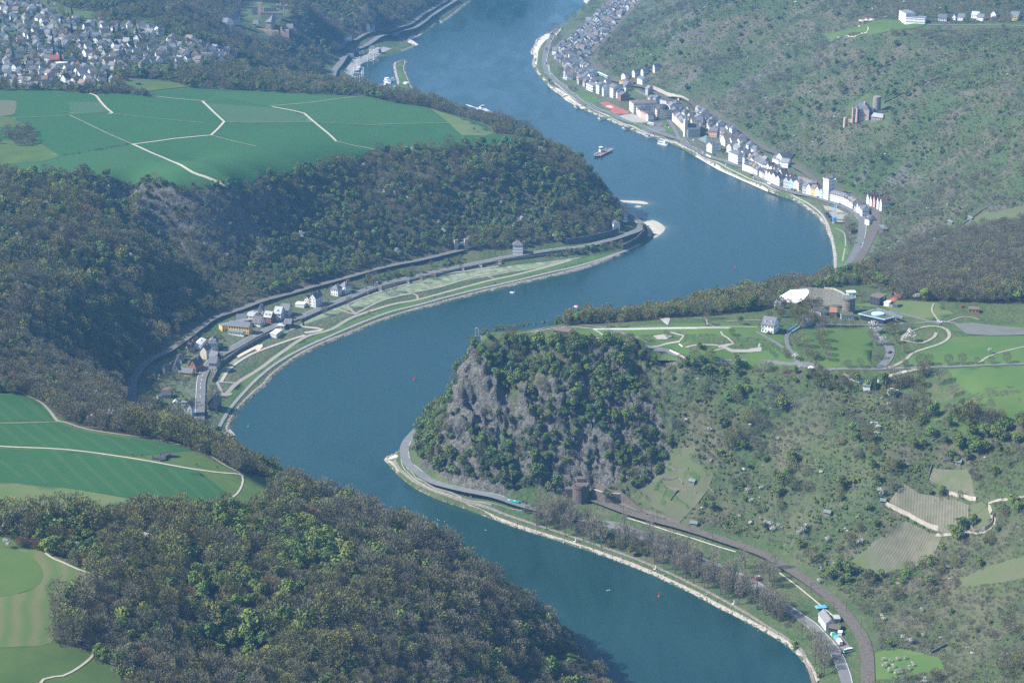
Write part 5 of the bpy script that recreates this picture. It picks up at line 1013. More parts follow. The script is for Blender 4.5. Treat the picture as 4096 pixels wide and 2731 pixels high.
H1((428,1358),(532,1362),14,5.0,4.8,'g','cream','slate','between the stone barn and the ochre house')
H1((533,1368),(738,1388),7,3.0,3.2,'p','ochre','slate','along the garden edge')
H1((690,1308),(800,1330),13,6.2,5.6,'g','brick','dark','at the road bend')
hs(z1(1000,1308),z1(1122,1326),12,8.6,4.4,'p','grey','slate','grey house with stacked balconies between road and flood wall',cat='house',gap=2)
H1((1122,1230),(1192,1214),10,8.6,4.2,'g','dark','slate','behind the house with balconies')
hs(z2(212,1325),z2(442,1326),10,3.0,4.2,'g','brown','grey','brown chalet with wide grey roof in the gardens',cat='house',name='chalet')
hs(z2(390,1132),z2(606,1132),8,3.6,3.2,'p','grey','dark','grey hut with dark roof between the garden lawns',cat='hut',name='garden_hut')
hs(z2(930,1546),z2(1102,1562),9,8.6,4.8,'g','white','slate','white villa with steep slate gable beside the road',cat='house',name='villa',dorm=0)
hs(z2(1470,1382),z2(1704,1452),13,7.2,5.4,'g','dark','slate','dark timber house between road and riverside meadow',cat='house')
hs(z2(856,1292),z2(1088,1292),4,2.5,.5,'f','white','grey','long low shed behind the white villa',cat='shed',name='shed')
hs(z2(398,972),z2(562,972),3,1.8,.8,'p','white','tile','small shed with salmon roof by a garden wall',cat='shed',name='shed',win=False,chim=0)
hs(z2(665,1290),z2(748,1290),4,2.6,1.2,'g','white','white','white garden canopy on the lawn',cat='canopy',name='garden_canopy',win=False,chim=0)
t2=lambda x,y:(588+x/4,392+y/4)
hs(t2(490,1244),t2(549,1258),14,9.4,4.8,'g','white','slate','tall white house with pinkish trim by the road up the valley',cat='house')
hs(t2(443,1236),t2(490,1246),9,7,3.6,'g','cream','slate','cream house tucked behind the tall white house',cat='house')
hs(t2(360,1250),t2(440,1262),8,3.2,.6,'f','white','white','white terrace canopy beside the tall white house',cat='canopy',name='terrace_canopy',win=False)
hs(t2(688,1140),t2(752,1156),9,7.0,4.2,'h','white','slate','white villa with hipped slate roof, nearer one of two',cat='house',name='villa')
hs(t2(772,1114),t2(822,1134),8,7.6,4.6,'y','white','slate','white villa with pointed slate roof beside the hipped villa',cat='house',name='villa')
hs(t2(1085,1050),t2(1121,1052),4,2.6,.4,'f','white','pale','small white hut beside the riverside road',cat='hut',name='hut')
hs((1178,585),(1201,587.5),10,10.5,4.2,'h','white','slate','tall white house alone at the foot of the headland',cat='house',gap=2.2)
hs((1422,508.5),(1441,511),9,5.2,3.6,'p','white','dark','white house with dark roof by the headland point',cat='house')
hs((1409.5,527),(1424,528.5),9,6.2,3.4,'h','white','slate','white hipped house below the headland woods',cat='house')
hs((1476,534),(1483,537),5,9,.8,'f','stone','dark','small square stone tower above the gravel spit',cat='tower',name='stone_tower',gap=2)
# camp site huts along the road
for i,(x,y) in enumerate([(1018,1130),(1140,1097),(1393,1027),(1512,993),(1635,966),(1714,942),(1898,908),(2063,876),(2238,852)]):
    a=t2(x-14,y+6); b=t2(x+14,y+9); hs(a,b,4,2.6,.3,'f','white','brown',['white camp hut nearest the town beside the dark house wall','white camp hut second from the town along the road','white camp hut between the two bare lone trees','white camp hut left of the russet tree','white camp hut right of the russet tree','white camp hut fifth from the far end','white camp hut fourth from the far end','white camp hut next to last up the river','white camp hut at the far end of the meadow'][i],cat='hut',group='camp huts along the riverside meadow',name='camp_hut',win=False)
wall_run('flood_wall',[(488,877),(498,857),(507,838),(550,807),(601,779),(640,765)],3.2,.7,M['stone'],'stone flood wall curving between town road and meadow')
wall_run('retaining_wall',[(690,739),(748,713),(800,693),(863,668.5),(963,642),(1038,625),(1138,604),(1176,598),(1264,587)],2.6,.7,M['stone'],'stone retaining wall under the valley road along the meadow')
wall_run('retaining_wall',[(1300,561),(1338,556),(1390,545),(1420,535)],6,.8,M['darkstone'],'dark retaining wall under the headland woods')
wall_run('quay_wall',[(1430,573),(1462,556),(1486,540),(1488,532)],5.5,.9,M['darkstone'],'dark curved quay wall at the headland point')
# tunnel portal with two turrets on the left bank
def portal(A,B,label,hh,tower,m):
    c,ang,L=site(A,B); c[2]=float(H(c[0],c[1])); o=root('tunnel_portal',c,ang,label,'tunnel portal'); mb=MB(); x=L/2; arch=[(3.6*math.cos(t),3.2+3.4*math.sin(t)) for t in np.linspace(0,math.pi,9)]
    for y0,y1 in((0,1.2),):
        poly=[(-x,-2),(-3.6,-2)]+[(p[0],p[1]) for p in reversed(arch)]+[(3.6,-2),(x,-2),(x,hh),(-x,hh)]
        k=len(mb.V);n=len(poly); mb.V+=[(p[0],y0,p[1]) for p in poly]+[(p[0],y1,p[1]) for p in poly]
        half=n//2
        mb.F+=[(k+i,k+(i+1)%n,k+n+(i+1)%n,k+n+i) for i in range(n)]
        L_=[0,1]+[2+i for i in range(5)]; 
        for yo in(0,n):
            left=[k+yo+i for i in (0,1,2,3,4,5,6)]+[k+yo+n-1]; right=[k+yo+i for i in (6,7,8,9,10,11,12)]+[k+yo+n-2]
            mb.F.append(tuple(left)); mb.F.append(tuple(right+[k+yo+n-1]))
    mb.build('portal_wall',m,o)
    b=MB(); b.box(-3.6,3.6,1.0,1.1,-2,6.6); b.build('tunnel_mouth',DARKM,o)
    for s in(-1,1):
        t=MB(); t.box(s*x-2,s*x+2,-1,3,-3,hh+tower)
        for u in(-1.5,0,1.5): t.box(s*x+u-.5,s*x+u+.5,-1.0,-.3,hh+tower+.003,hh+tower+1)
        t.build('turret',m,o)
    return o
portal((1048,573),(1071,574),'stone tunnel portal with two turrets on the headland railway',9,3,M['palestone'])
# ---------------------------------------------------------------- rock-side railway: round tower portal, retaining bastion, ramp wall
c=G(1334,1143); o=root('tunnel_tower',c,0,'round red stone tunnel tower with battlements at the foot of the rock','tower')
m=MB(); m.lathe([(6.8,-3),(6.6,9),(7.0,10.2),(7.0,12)],n=20); m.build('drum',M['redstone'],o)
for k in range(10):
    a=2*math.pi*k/10; m=MB(); m.prism([(math.cos(a+d)*r_,math.sin(a+d)*r_) for d,r_ in((-.16,7.0),(.16,7.0),(.16,6.0),(-.16,6.0))],12.003,13.2); m.build('merlon',M['redstone'],o)
m=MB(); m.box(-12,-5.5,-1,4,-3,8); m.build('wing_wall',M['redstone'],o); m=MB(); m.box(-3,3,3,9,9,15); m.build('stair_turret',M['redstone'],o)
def ground_poly(name,P,z_of,m,label,cat,down=4):
    W=[G(*p)[:2] for p in P]; c=np.mean(W,0); zb=float(np.min([H(*w) for w in W])); o=root(name,(c[0],c[1],zb),0,label,cat); mb=MB(); mb.prism([(w[0]-c[0],w[1]-c[1]) for w in W][::1],-down,z_of); return o,mb
A_=G(1358,1149)[:2]; B_=G(1390,1157)[:2]; C_=G(1425,1151)[:2]; D_=C_+np.array([6,22.]); E_=A_+np.array([10,22.]); cc=(A_+B_+C_)/3; zb=float(H(*B_)); o=root('bastion',(cc[0],cc[1],zb),0,'tall brown stone railway bastion planted with shrubs beside the tunnel tower','bastion'); m=MB(); P=[(p[0]-cc[0],p[1]-cc[1]) for p in(A_,B_,C_,D_,E_)]
ctr=np.mean(P,0); k=len(m.V); m.V+=[(ctr[0]+(p[0]-ctr[0])*1.06,ctr[1]+(p[1]-ctr[1])*1.06,-3) for p in P]+[(p[0],p[1],9.2) for p in P]; n=5; m.F+=[tuple(k+n+i for i in range(n))]+[(k+i,k+(i+1)%n,k+n+(i+1)%n,k+n+i) for i in range(n)]; m.build('stone_wall',M['redstone'],o)
m=MB(); 
for p,q in zip(P[:2],P[1:3]):
    p=np.array(p);q=np.array(q); d=(q-p)/np.linalg.norm(q-p); nn=np.array([d[1],-d[0]]); m.hexa([(*(p+nn*.3),9.203),(*(q+nn*.3),9.203),(*(q-nn*.6),9.203),(*(p-nn*.6),9.203),(*(p+nn*.3),9.8),(*(q+nn*.3),9.8),(*(q-nn*.6),9.8),(*(p-nn*.6),9.8)])
m.build('coping',M['palestone'],o)
for k in range(9): 
    t=rng.random(2); q=cc+np.array(P[1])*.3+rng.uniform(-5,7,2); single_tree('shrub_green' if k%2 else 'shrub_brown',k,(q[0],q[1],zb+9.1),(0,0,k),(.45,.45,.45),'low shrub growing on top of the brown stone railway bastion','shrubs on the railway bastion')
wall_run('ramp_wall',[(1421,1130),(1436,1146),(1455,1160),(1478,1172)],[9,7,5,2][0],.9,M['redstone'],'sloping red stone wing wall beside the vineyard and tracks',step=3) if False else None
_w=[np.array(q[:2]) for q in dens([(*G(*p)[:2],0) for p in[(1422,1148),(1440,1158),(1462,1170),(1486,1182)]],3)]
wall_run('ramp_wall',_w,np.linspace(8.5,.8,len(_w)),.9,M['redstone'],'sloping red stone wing wall beside the vineyard and tracks',world=True,step=99)
# river road wall with parapet on the near right bank
wall_run('road_wall',[(926,1050),(935,1075),(955,1098),(1000,1122),(1063,1145),(1130,1160)],1.0,.5,M['concrete'],'long pale parapet wall beside the road under the rock',base=-3)
# vineyard and terrace walls on the right slopes
TW=[([(2034,1160),(2085,1185),(2155,1217)],3.2,M['palestone'],'pale retaining wall below the large vineyard'),([(2155,1217),(2190,1222),(2222,1212)],2.6,M['stone'],'brown wall at the lower corner of the large vineyard'),([(2226,1208),(2236,1222),(2262,1218),(2278,1205),(2280,1185)],3.0,M['stone'],'curved wall round the small vineyard by the track'),
 ([(2155,1122),(2180,1135),(2215,1143),(2242,1148)],2.6,M['palestone'],'pale wall below the upper square vineyard'),([(2140,1068),(2132,1100)],1.5,M['darkstone'],'dark side wall of the upper square vineyard'),
 ([(1524,1068),(1547,1080),(1580,1078)],1.8,M['stone'],'terrace wall below the terraced vineyard by the crags'),([(1520,1100),(1560,1098),(1568,1112)],1.6,M['stone'],'short terrace wall beneath the crags'),([(1540,1150),(1552,1133),(1558,1128)],1.8,M['darkstone'],'dark stepped wall in the lower vineyard'),([(1440,1122),(1480,1112),(1530,1118),(1600,1132)],1.2,M['stone'],'long low terrace wall above the ramp'),([(1625,1115),(1640,1133)],1.2,M['stone'],'short wall at the vineyard corner'),
 ([(1738,896),(1795,890),(1820,886)],1.2,M['darkstone'],'upper terrace wall on the scrub slope'),([(1740,910),(1790,908),(1830,900)],1.2,M['darkstone'],'middle terrace wall on the scrub slope'),([(1755,930),(1800,928),(1835,915),(1852,908)],1.2,M['darkstone'],'lower terrace wall on the scrub slope'),([(1764,945),(1810,935),(1850,922)],1.2,M['darkstone'],'lowest terrace wall on the scrub slope'),
 ([(2148,1017),(2185,1011)],1.6,M['darkstone'],'short dark wall in the sloping meadow'),([(2165,1062),(2215,1048)],2.0,M['darkstone'],'dark terrace wall above the upper vineyard'),([(2140,1500),(2175,1482)],2.0,M['darkstone'],'dark wall above the blossoming orchard'),
 ([(2130,563),(2180,535),(2215,515),(2255,485),(2270,478),(2352,466)],1.8,M['darkstone'],'long dark wall down the far vineyard slope'),([(2030,238),(2075,215),(2110,200),(2160,180),(2220,165)],2.0,M['darkstone'],'long wall climbing the hill behind the castle')]
for P,h,m_,lb in TW: wall_run('terrace_wall',P,h,.6,m_,lb)
for i,P in enumerate([[(1530,22),(1580,26)],[(1530,34),(1590,32)],[(1525,48),(1600,46)],[(1528,62),(1610,60)],[(1520,75),(1560,78)],[(1560,88),(1640,84)],[(1575,100),(1620,98)],[(1530,118),(1570,116)],[(1860,140),(1895,142)],[(1920,150),(1960,142)],[(1930,160),(1972,152)],[(1950,200),(1990,204)]]):
    wall_run('terrace_wall',P,1.6,.6,M['darkstone'],'dark old vineyard terrace wall on the far hillside above the river town',group='old terrace walls on the far hillside')
for i,P in enumerate([[(1500,206),(1535,220),(1560,232)],[(1555,225),(1582,237)],[(1600,250),(1625,268)]]): wall_run('retaining_wall',P,5,.8,M['palestone'],['pale railway wall behind the station','pale railway wall patched white','pale railway wall behind the old town'][i])
# vineyard huts
for a,b,lb in (((1585,1209),(1600,1210),'grey hut beside the railway track'),((2193,1070),(2206,1070),'slate roofed vineyard hut above the square vineyard'),((2021,1160),(2033,1161),'dark vineyard hut at the corner of the large vineyard'),((1582,1115),(1594,1116),'small dark hut in the terraced vineyard'),((1892,1186),(1906,1187),'small dark hut hidden in the scrub below the rocks'),((2222,506),(2231,507),'vineyard hut in the middle of the far vineyard'),((2272,513),(2282,514),'vineyard hut on the right of the far vineyard'),((2176,516),(2186,517),'vineyard hut below the wall of the far vineyard'),((2143,557),(2152,558),'pale hut at the foot of the far vineyard wall')):
    hs(a,b,3.2,2.4,1.2,'p','stone','green',lb,cat='hut',name='vineyard_hut',chim=0,gap=3)
# ---------------------------------------------------------------- house by the road at the lower right
q4=lambda x,y:(1837.4+.1098*x,1378+.1098*y)
c,ang,L=site(q4(400,450),q4(520,620)); building('house',c,ang,15,7,5,3.2,'p','white','grey','white timbered house with long grey roof and bright facade by the road bend','house',dorm=0,chim=1)
hs(q4(600,680),q4(815,690),8,3.0,1.6,'p','dark','moss','dark open shed with mossy brown roof behind the lorries',cat='shed',name='shed')
hs(q4(725,490),q4(840,470),6,3,1.,'f','grey','pale','small flat pale blue roofed shed by the railway',cat='shed',name='shed',win=False)
hs(q4(790,740),q4(870,740),3,2.2,.4,'f','white','white','white container hut in the lorry yard',cat='hut',name='container_hut',win=False)
strip('yard',[q4(650,780),q4(760,900),q4(900,1080)],15,M['paving'] if False else cm('yard_ground',(.17,.14,.12)),.5)
# blue tent
c=G(*q4(440,190)); o=root('tarp_shelter',c,.2,'bright blue tarpaulin shelter above the white house','shelter'); m=MB(); m.hexa([(-4,-2,2),(4,-2,2),(4,2.5,2),(-4,2.5,2),(-3,0,3.2),(3,0,3.2),(3,.6,3.2),(-3,.6,3.2)]); m.build('tarp',PAINT['sky'],o); m=MB(); [m.bar((x,y,-.5),(x,y,2.1),.08) for x in(-3.8,3.8) for y in(-1.8,2.3)]; m.build('frame',METAL,o)
def lorry(x,y,toward,col,label,L=8.5,box=True):
    c=G(x,y); t=G(*toward); o=root('lorry',(c[0],c[1],c[2]+.45),math.atan2(t[1]-c[1],t[0]-c[0]),label,'lorry'); m=MB(); m.box(-L/2,L/2-2.2,-1.25,1.25,1.0,3.6); m.build('cargo_box',PAINT[col],o); m=MB(); m.hexa([(L/2-2.0,-1.2,.5),(L/2,-1.2,.5),(L/2,1.2,.5),(L/2-2.0,1.2,.5),(L/2-2,-1.15,2.9),(L/2-.5,-1.15,2.9),(L/2-.5,1.15,2.9),(L/2-2,1.15,2.9)]); cb=m.build('cab',PAINT['white'] if col!='white' else PAINT['silver'],o); m=MB(); m.box(L/2-.35,L/2-.1,-1,1,1.7,2.5); m.build('windscreen',GLASS,cb); m=MB(); m.box(-L/2+.2,L/2-.3,-.9,.9,.5,.99); m.build('chassis',DARKM,o)
    for x_ in(-L*.35,-L*.2,L*.36):
        m=MB(); [m.bar((x_,s*1.0,.45),(x_,s*1.25,.45),.48,8) for s in(-1,1)]; m.build('wheel_pair',RUB,o)
    return o
lorry(*q4(700,790),q4(660,740),'green','green lorry at the head of the lorry yard',6); lorry(*q4(765,860),q4(690,780),'sky','blue and white lorry in the middle of the yard row',8); lorry(*q4(815,920),q4(760,850),'white','white box lorry parked behind the blue one',7.5)
car(*q4(905,1105),q4(960,1080),'dark','dark car at the lower end of the lorry yard'); car(*q4(985,1095),q4(1040,1075),'mint','pale green van at the corner of the lorry yard','van','parked_van'); car(*q4(1045,1075),q4(1090,1060),'white','white van beside the pale green van','van','parked_van')
# teal bus, red box van, signs on the river road
c=G(1177,1158); t=G(1210,1163); o=root('bus',(c[0],c[1],c[2]+.45),math.atan2(t[1]-c[1],t[0]-c[0]),'bright teal bus on the road under the rock','bus'); m=MB(); m.hexa([(-6,-1.25,.4),(6,-1.25,.4),(6,1.25,.4),(-6,1.25,.4),(-5.95,-1.2,3.05),(5.9,-1.2,3.05),(5.9,1.2,3.05),(-5.95,1.2,3.05)]); m.build('body',PAINT['teal'],o); m=MB(); m.box(-5.6,5.5,-1.27,1.27,1.5,2.4); m.box(5.9,6.02,-1.1,1.1,1.2,2.6); m.build('window_band',GLASS,o); m=MB(); [m.box(x_,x_+2,-.6,.6,3.053,3.3) for x_ in(-4,1)]; m.build('roof_unit',PAINT['mint'],o)
for x_ in(-3.6,3.8):
    m=MB(); [m.bar((x_,s*1.0,.48),(x_,s*1.3,.48),.5,8) for s in(-1,1)]; m.build('wheel_pair',RUB,o)
c=G(1739,1332); o=root('trailer_box',(c[0],c[1],c[2]+.2),.5,'red box trailer with white roof under the bare poplars','trailer'); m=MB(); m.box(-1.8,1.8,-1.4,1.4,.5,3.1); m.build('box',PAINT['red'],o); m=MB(); m.box(-1.85,1.85,-1.45,1.45,3.103,3.25); m.build('roof_panel',PAINT['white'],o); m=MB(); [m.bar((0,s*1.2,.35),(0,s*1.45,.35),.38,8) for s in(-1,1)]; m.build('wheel_pair',RUB,o)
for i,(x,y,lb) in enumerate([(1192,1183,'white rectangular navigation board beside the near bank'),(1062,1146,'small white sign on the road parapet'),(924,1062,'white round sign at the tip of the road bend'),(1081,1148,'small white sign further along the road parapet')]):
    c=G(x,y); o=root('river_sign',c,.2,lb,'sign'); m=MB(); m.box(-.08,.08,0,.16,-.5,2.4); m.build('post',METAL,o); m=MB(); m.box(-1.6 if i==0 else -.7,1.6 if i==0 else .7,-.06,-.002,2.0,3.9); m.build('board',PAINT['white'],o)
for x,y,lb in((1322,1244,'white kilometre marker on the near bank, nearest the bus'),(1506,1307,'white kilometre marker on the near bank between the poplars'),(1686,1387,'white kilometre marker on the near bank, lowest of three')):
    c=G(x,y); o=root('bank_marker',c,0,lb,'marker','white kilometre markers on the near bank'); m=MB(); m.lathe([(.35,-.4),(.3,3.0),(.1,3.2)],n=8); m.build('post',PAINT['white'],o); m=MB(); m.box(-1.6,-.5,-.6,.6,-.2,.5); m.build('plinth',PAINT['white'],o)
for i,(x,y) in enumerate([(1372,1170),(1432,1183),(1420,1160),(1500,1208),(1509,1196),(1585,1226),(1608,1220),(1636,1245),(1898,1343),(1944,1404),(1977,1445),(2000,1497),(1862,1360),(1914,1405)]):
    pole(x,y,8.5,.16,DARKM,'dark overhead line mast beside the railway under the slope','mast','line_mast','line masts by the near railway',arm=3.2 if i%2 else -3.2)
for i,(x,y) in enumerate([(463,740),(520,712),(600,688),(680,664),(770,640),(930,600),(1000,586)]): pole(x,y,8.5,.16,METAL,'grey overhead line mast beside the railway below the headland','mast','line_mast','line masts by the left bank railway',arm=-3.)
for i,(x,y) in enumerate([(450,870),(447,900),(445,930),(470,835),(500,812),(560,782)]): pole(x,y,8,.12,METAL,'slim street lamp beside the left bank town road','street lamp','street_lamp','street lamps of the left bank town',arm=-1.2)
print('left bank',time.time()-T0)
# ---------------------------------------------------------------- the plateau on the rock
z6=lambda x,y:(1757.1+.1465*x,620.1+.1465*y)
# open air stage: white sail roof, stands
c=G(*z6(430,520)); o=root('stage_roof',c,0,'huge white sail roof of the open air stage','stage roof')
P=[z6(400,310),z6(660,298),z6(687,320),z6(680,370),z6(600,470),z6(480,520),z6(330,500),z6(180,455),z6(250,400)]
zs=[c[2]+h for h in(9.5,12,11.5,10.5,7.5,6,5.5,5.5,7.5)]; Wp=[U(p[0],p[1],z)-np.array(c) for p,z in zip(P,zs)]
mid=np.mean(Wp,0)+np.array([0,0,1.2]); V=[tuple(p) for p in Wp]+[tuple(mid)]+[tuple(p-np.array([0,0,.5])) for p in Wp]+[tuple(mid-np.array([0,0,.5]))]; n=len(Wp)
F=[(i,(i+1)%n,n) for i in range(n)]+[(n+1+(i+1)%n,n+1+i,2*n+1) for i in range(n)]+[((i+1)%n,i,n+1+i,n+1+(i+1)%n) for i in range(n)]
link('sail',mesh('sail',V,F,cm('white_membrane',(.82,.82,.81),rough=.5,var=.01),False),o)
for i in(1,3,5,7):
    m=MB(); p=Wp[i]; m.bar((p[0],p[1],-2),(p[0],p[1],p[2]-.3),.3,6); m.build('mast',METAL,o)
m=MB(); m.box(-6,8,-2,4,-2,4.5); m.build('stage_house',WALL['dark'],o)
# amphitheatre
ctr=G(*z6(700,535))
o=root('amphitheatre',ctr,0,'fan of stone seat rows facing the white stage roof','amphitheatre'); rows=MB()
for k in range(16):
    r0=9.5+k*1.5; r1=r0+1.5; a0,a1=R(-25),R(112)
    N_=16
    for i in range(N_):
        t0=a0+(a1-a0)*i/N_; t1=a0+(a1-a0)*(i+1)/N_-.008
        z=.25+k*.3; rows.hexa([(r0*math.cos(t0),r0*math.sin(t0),z-2),(r1*math.cos(t0),r1*math.sin(t0),z-2),(r1*math.cos(t1),r1*math.sin(t1),z-2),(r0*math.cos(t1),r0*math.sin(t1),z-2),(r0*math.cos(t0),r0*math.sin(t0),z),(r1*math.cos(t0),r1*math.sin(t0),z),(r1*math.cos(t1),r1*math.sin(t1),z),(r0*math.cos(t1),r0*math.sin(t1),z)])
s=rows.build('seat_row',M['palestone'] if False else cm('seat_stone',(.17,.16,.125),var=.25,scale=.5),o); s['kind']='stuff'
m=MB(); m.lathe([(9,-2),(9,.15)],n=28); m.build('stage_floor',cm('stage_floor',(.09,.085,.08)),o)
o=wall_run('stand_wall',[z6(930,290),z6(1080,310),z6(1200,360),z6(1285,425)],1.4,.5,M['palestone'],'pale curved wall behind the top seat rows')
wall_run('bastion_wall',[z6(930,285),z6(925,235),z6(950,205),z6(1060,185),z6(1180,165)],2.6,.6,M['stone'],'brown stone terrace wall overlooking the river at the plateau end')
c=G(*z6(1345,405)); o=root('mixer_tent',c,.1,'white wavy canopy above the seat rows','canopy'); m=MB(); m.hexa([(-4,-2.5,3.6),(4,-2.5,3.6),(4,2.5,3.6),(-4,2.5,3.6),(-4,-2.2,4.3),(4,-2.2,4.0),(4,2.2,4.4),(-4,2.2,4.6)]); m.build('canopy',PAINT['white'],o); m=MB(); [m.bar((x,y,-1),(x,y,3.6),.12) for x in(-3.7,3.7) for y in(-2.2,2.2)]; m.build('frame',METAL,o); m=MB(); m.box(-3.5,3.5,-1.5,2,-1,1.6); m.build('booth',WALL['cream'],o)
# round tower
c=G(*z6(1305,660)); o=root('round_tower',c,0,'round brown stone water tower beside the visitor centre','tower'); m=MB(); m.lathe([(5.4,-2),(5.2,11),(5.9,12),(5.9,13.5)],n=20); m.build('drum',M['stone'],o); m=MB(); m.lathe([(5.2,13.503),(5.2,13.6)],n=20); m.build('roof_deck',ROOF['green'],o)
for k in range(8):
    a=2*math.pi*k/8+.2; m=MB(); m.bar((5.6*math.cos(a),5.6*math.sin(a),13.5),(5.6*math.cos(a),5.6*math.sin(a),14.8),.12); m.build('railing_post',TRIM,o)
# visitor centre: low house with blue frame, big flat roof with skylight
A=z6(1195,775);B=z6(1390,785)
hs(A,B,9,3.6,.3,'f','blue','moss','low pale blue pavilion with mossy flat roof beside the round tower',cat='pavilion',name='pavilion',gap=2)
Q=[z6(1470,685),z6(1710,625),z6(2030,735),z6(1875,775)]; zt=float(G(*z6(1700,790))[2])+5
W_=[U(p[0],p[1],zt)[:2] for p in Q]; cc=np.mean(W_,0); o=root('visitor_centre',(cc[0],cc[1],zt-5),0,'dark glazed visitor centre with flat planted roof and blue edge','visitor centre'); Pl=[(p[0]-cc[0],p[1]-cc[1]) for p in W_]
def sc_(P,f): return [(p[0]*f,p[1]*f) for p in P]
ccw=lambda P: P if sum(P[i][0]*P[(i+1)%len(P)][1]-P[(i+1)%len(P)][0]*P[i][1] for i in range(len(P)))>0 else P[::-1]
Pl=ccw(Pl)
m=MB(); m.prism(sc_(Pl,1.04),4.5,5.3); m.build('roof_edge',WALL['blue'],o); m=MB(); m.prism(sc_(Pl,.96),5.303,5.45); m.build('planted_roof',ROOF['moss'],o); m=MB(); m.prism(sc_(Pl,.9),-2,4.497); m.build('glass_wall',GLASS,o); m=MB(); m.lathe([(4.6,5.453),(4.6,6.6),(4.0,6.9)],n=18,sx=1.2); m.build('skylight',WALL['blue'],o)
m=MB(); p,q=W_[1],W_[2]; d=(q-p)/np.linalg.norm(q-p); nn=np.array([-d[1],d[0]]); a=p-cc+nn*3;b=q-cc+nn*3+d*6; m.hexa([(*a,4.2),(*b,4.2),(*(b+nn*1.5),4.2),(*(a+nn*1.5),4.2),(*a,6.2),(*b,6.2),(*(b+nn*1.5),6.2),(*(a+nn*1.5),6.2)]); m.build('rear_beam',METAL,o)
for i,(x,y) in enumerate([(1890,825),(1935,825),(1978,805),(2008,810),(2052,790),(2068,770),(1720,800),(1563,745)]):
    c=G(*z6(x,y)); o=root('parasol',c,0,'closed white parasol outside the visitor centre terrace','parasol','closed parasols on the visitor centre terrace'); m=MB(); m.lathe([(.06,0),(.06,1),(.34,1.2),(.2,2.8),(.05,3.4)],n=7); m.build('folded_canopy',PAINT['white'],o); m=MB(); m.box(-.4,.4,-.4,.4,-.1,.12); m.build('foot',METAL,o)
c=G(*z6(1780,815)); o=root('parasol',c,0,'open white parasol in front of the visitor centre','parasol'); m=MB(); m.lathe([(3.4,2.5),(.1,3.4)],n=8); m.build('canopy',PAINT['white'],o); m=MB(); m.bar((0,0,-.2),(0,0,2.6),.07); m.build('pole',METAL,o)
# rust-roofed shed, red halls
hs(z6(1010,735),z6(1120,745),14,4.2,1.5,'f','brown','tile','shed with rusty red roof left of the round tower',cat='shed',name='shed',win=False)
hs(z6(1690,545),z6(1740,555),12,7,.4,'f','dark','brown','dark brown cube hall by the red ramp',cat='hall',name='hall',w=9); hs(z6(1740,550),z6(1875,540),10,6.4,.4,'f','brown','grey','brown timber hall with flat grey roof by the red ramp',cat='hall',name='hall')
field('red_ramp',[z6(1870,500),z6(1990,515),z6(2130,440),z6(2020,430)],M['redcourt'],.4,step=4.); wall_run('red_wall',[z6(1975,400),z6(2020,390),z6(2130,435)],2.6,.4,WALL['brick'],'red brick wall behind the red paved ramp')
hs(z6(1860,565),z6(1940,575),6,3.2,.3,'f','white','white','white trailer hut beside the brown timber hall',cat='hut',name='trailer_hut',win=False)
wall_run('curved_fence',[z6(1930,570),z6(2000,590),z6(2070,590),z6(2110,575),z6(2115,545)],2.6,.15,METAL,'curved grey metal fence near the red ramp','fence')
# white half timbered guest house
hs(z6(-60,965),z6(130,1010),12,7,5,'p','white','slate','white timbered guest house with slate roof on the plateau',cat='house',name='guest_house',dorm=2,gap=2.2)
hs(z6(690,650),z6(870,715),7,4,3,'p','white','dark','long white timbered house half hidden under the trees',cat='house'); hs(z6(140,600),z6(225,612),6,4,2.5,'p','white','slate','small white house behind the grove trees',cat='house')
hs(z6(1675,95),z6(1790,80),7,3.6,2.2,'p','grey','grey','grey garden house at the edge of the brown wood',cat='house',name='garden_house')
# glass dome pavilion, blue footbridge
c=G(*z6(650,850)); o=root('glass_dome',c,0,'small grey glass dome pavilion beside the forecourt','pavilion'); m=MB(); m.lathe([(5.5,-.5),(5.5,1),(4.8,3),(3,4.6),(.3,5.2)],n=14); m.build('dome_glass',cm('dome_glass',(.22,.27,.31),rough=.25),o); m=MB(); [m.bar((5.6*math.cos(a),5.6*math.sin(a),0),(.3*math.cos(a),.3*math.sin(a),5.4),.14) for a in np.linspace(0,6.283,8)[:-1]]; m.build('rib_frame',METAL,o)
c0=G(*z6(345,985)); c1=G(*z6(510,890)); cc=(c0+c1)/2; o=root('footbridge',cc,math.atan2(c1[1]-c0[1],c1[0]-c0[0]),'blue steel footbridge parapet by the guest house','footbridge'); Lb=np.linalg.norm((c1-c0)[:2]); m=MB(); m.box(-Lb/2,Lb/2,-.2,.2,-.5,2.2); m.build('parapet',PAINT['sky'],o); m=MB(); m.box(-Lb/2,Lb/2,-3.2,-.21,-.5,.9); m.build('deck',METAL,o)
# viewpoint roof and flag poles on the tip
hs((1271,772),(1305,773),9,3.6,.5,'f','dark','brown','low viewing hall with terraced brown roof on the plateau edge',cat='hall',name='viewing_hall',faces='r')
c=G(1288,770); o=root('roof_terrace',(c[0],c[1],c[2]+4.1),0,'upper brown roof terrace of the viewing hall','roof terrace') if False else None
for x,y,colr,lb in((1092,771,'white','white flag on a tall pole at the tip of the rock'),(1099,770,'red','red flag on a tall pole at the tip of the rock')):
    c=G(x,y); o=root('flag_pole',c,0,lb,'flag pole'); m=MB(); m.lathe([(.14,-.5),(.08,9)],n=6); m.build('pole',TRIM,o); m=MB(); m.box(.1,1.9,-.03,.03,7.4 if colr=='white' else 8.0,8.8); m.build('flag',PAINT[colr],o)
wall_run('edge_wall',[(1090,774),(1105,773),(1120,772)],1.2,.4,M['palestone'],'pale parapet at the tip of the rock plateau',base=-2); wall_run('stepped_wall',[(1185,771),(1215,764),(1250,756)],1.0,.5,M['palestone'],'white stepped wall rising to the viewing hall')
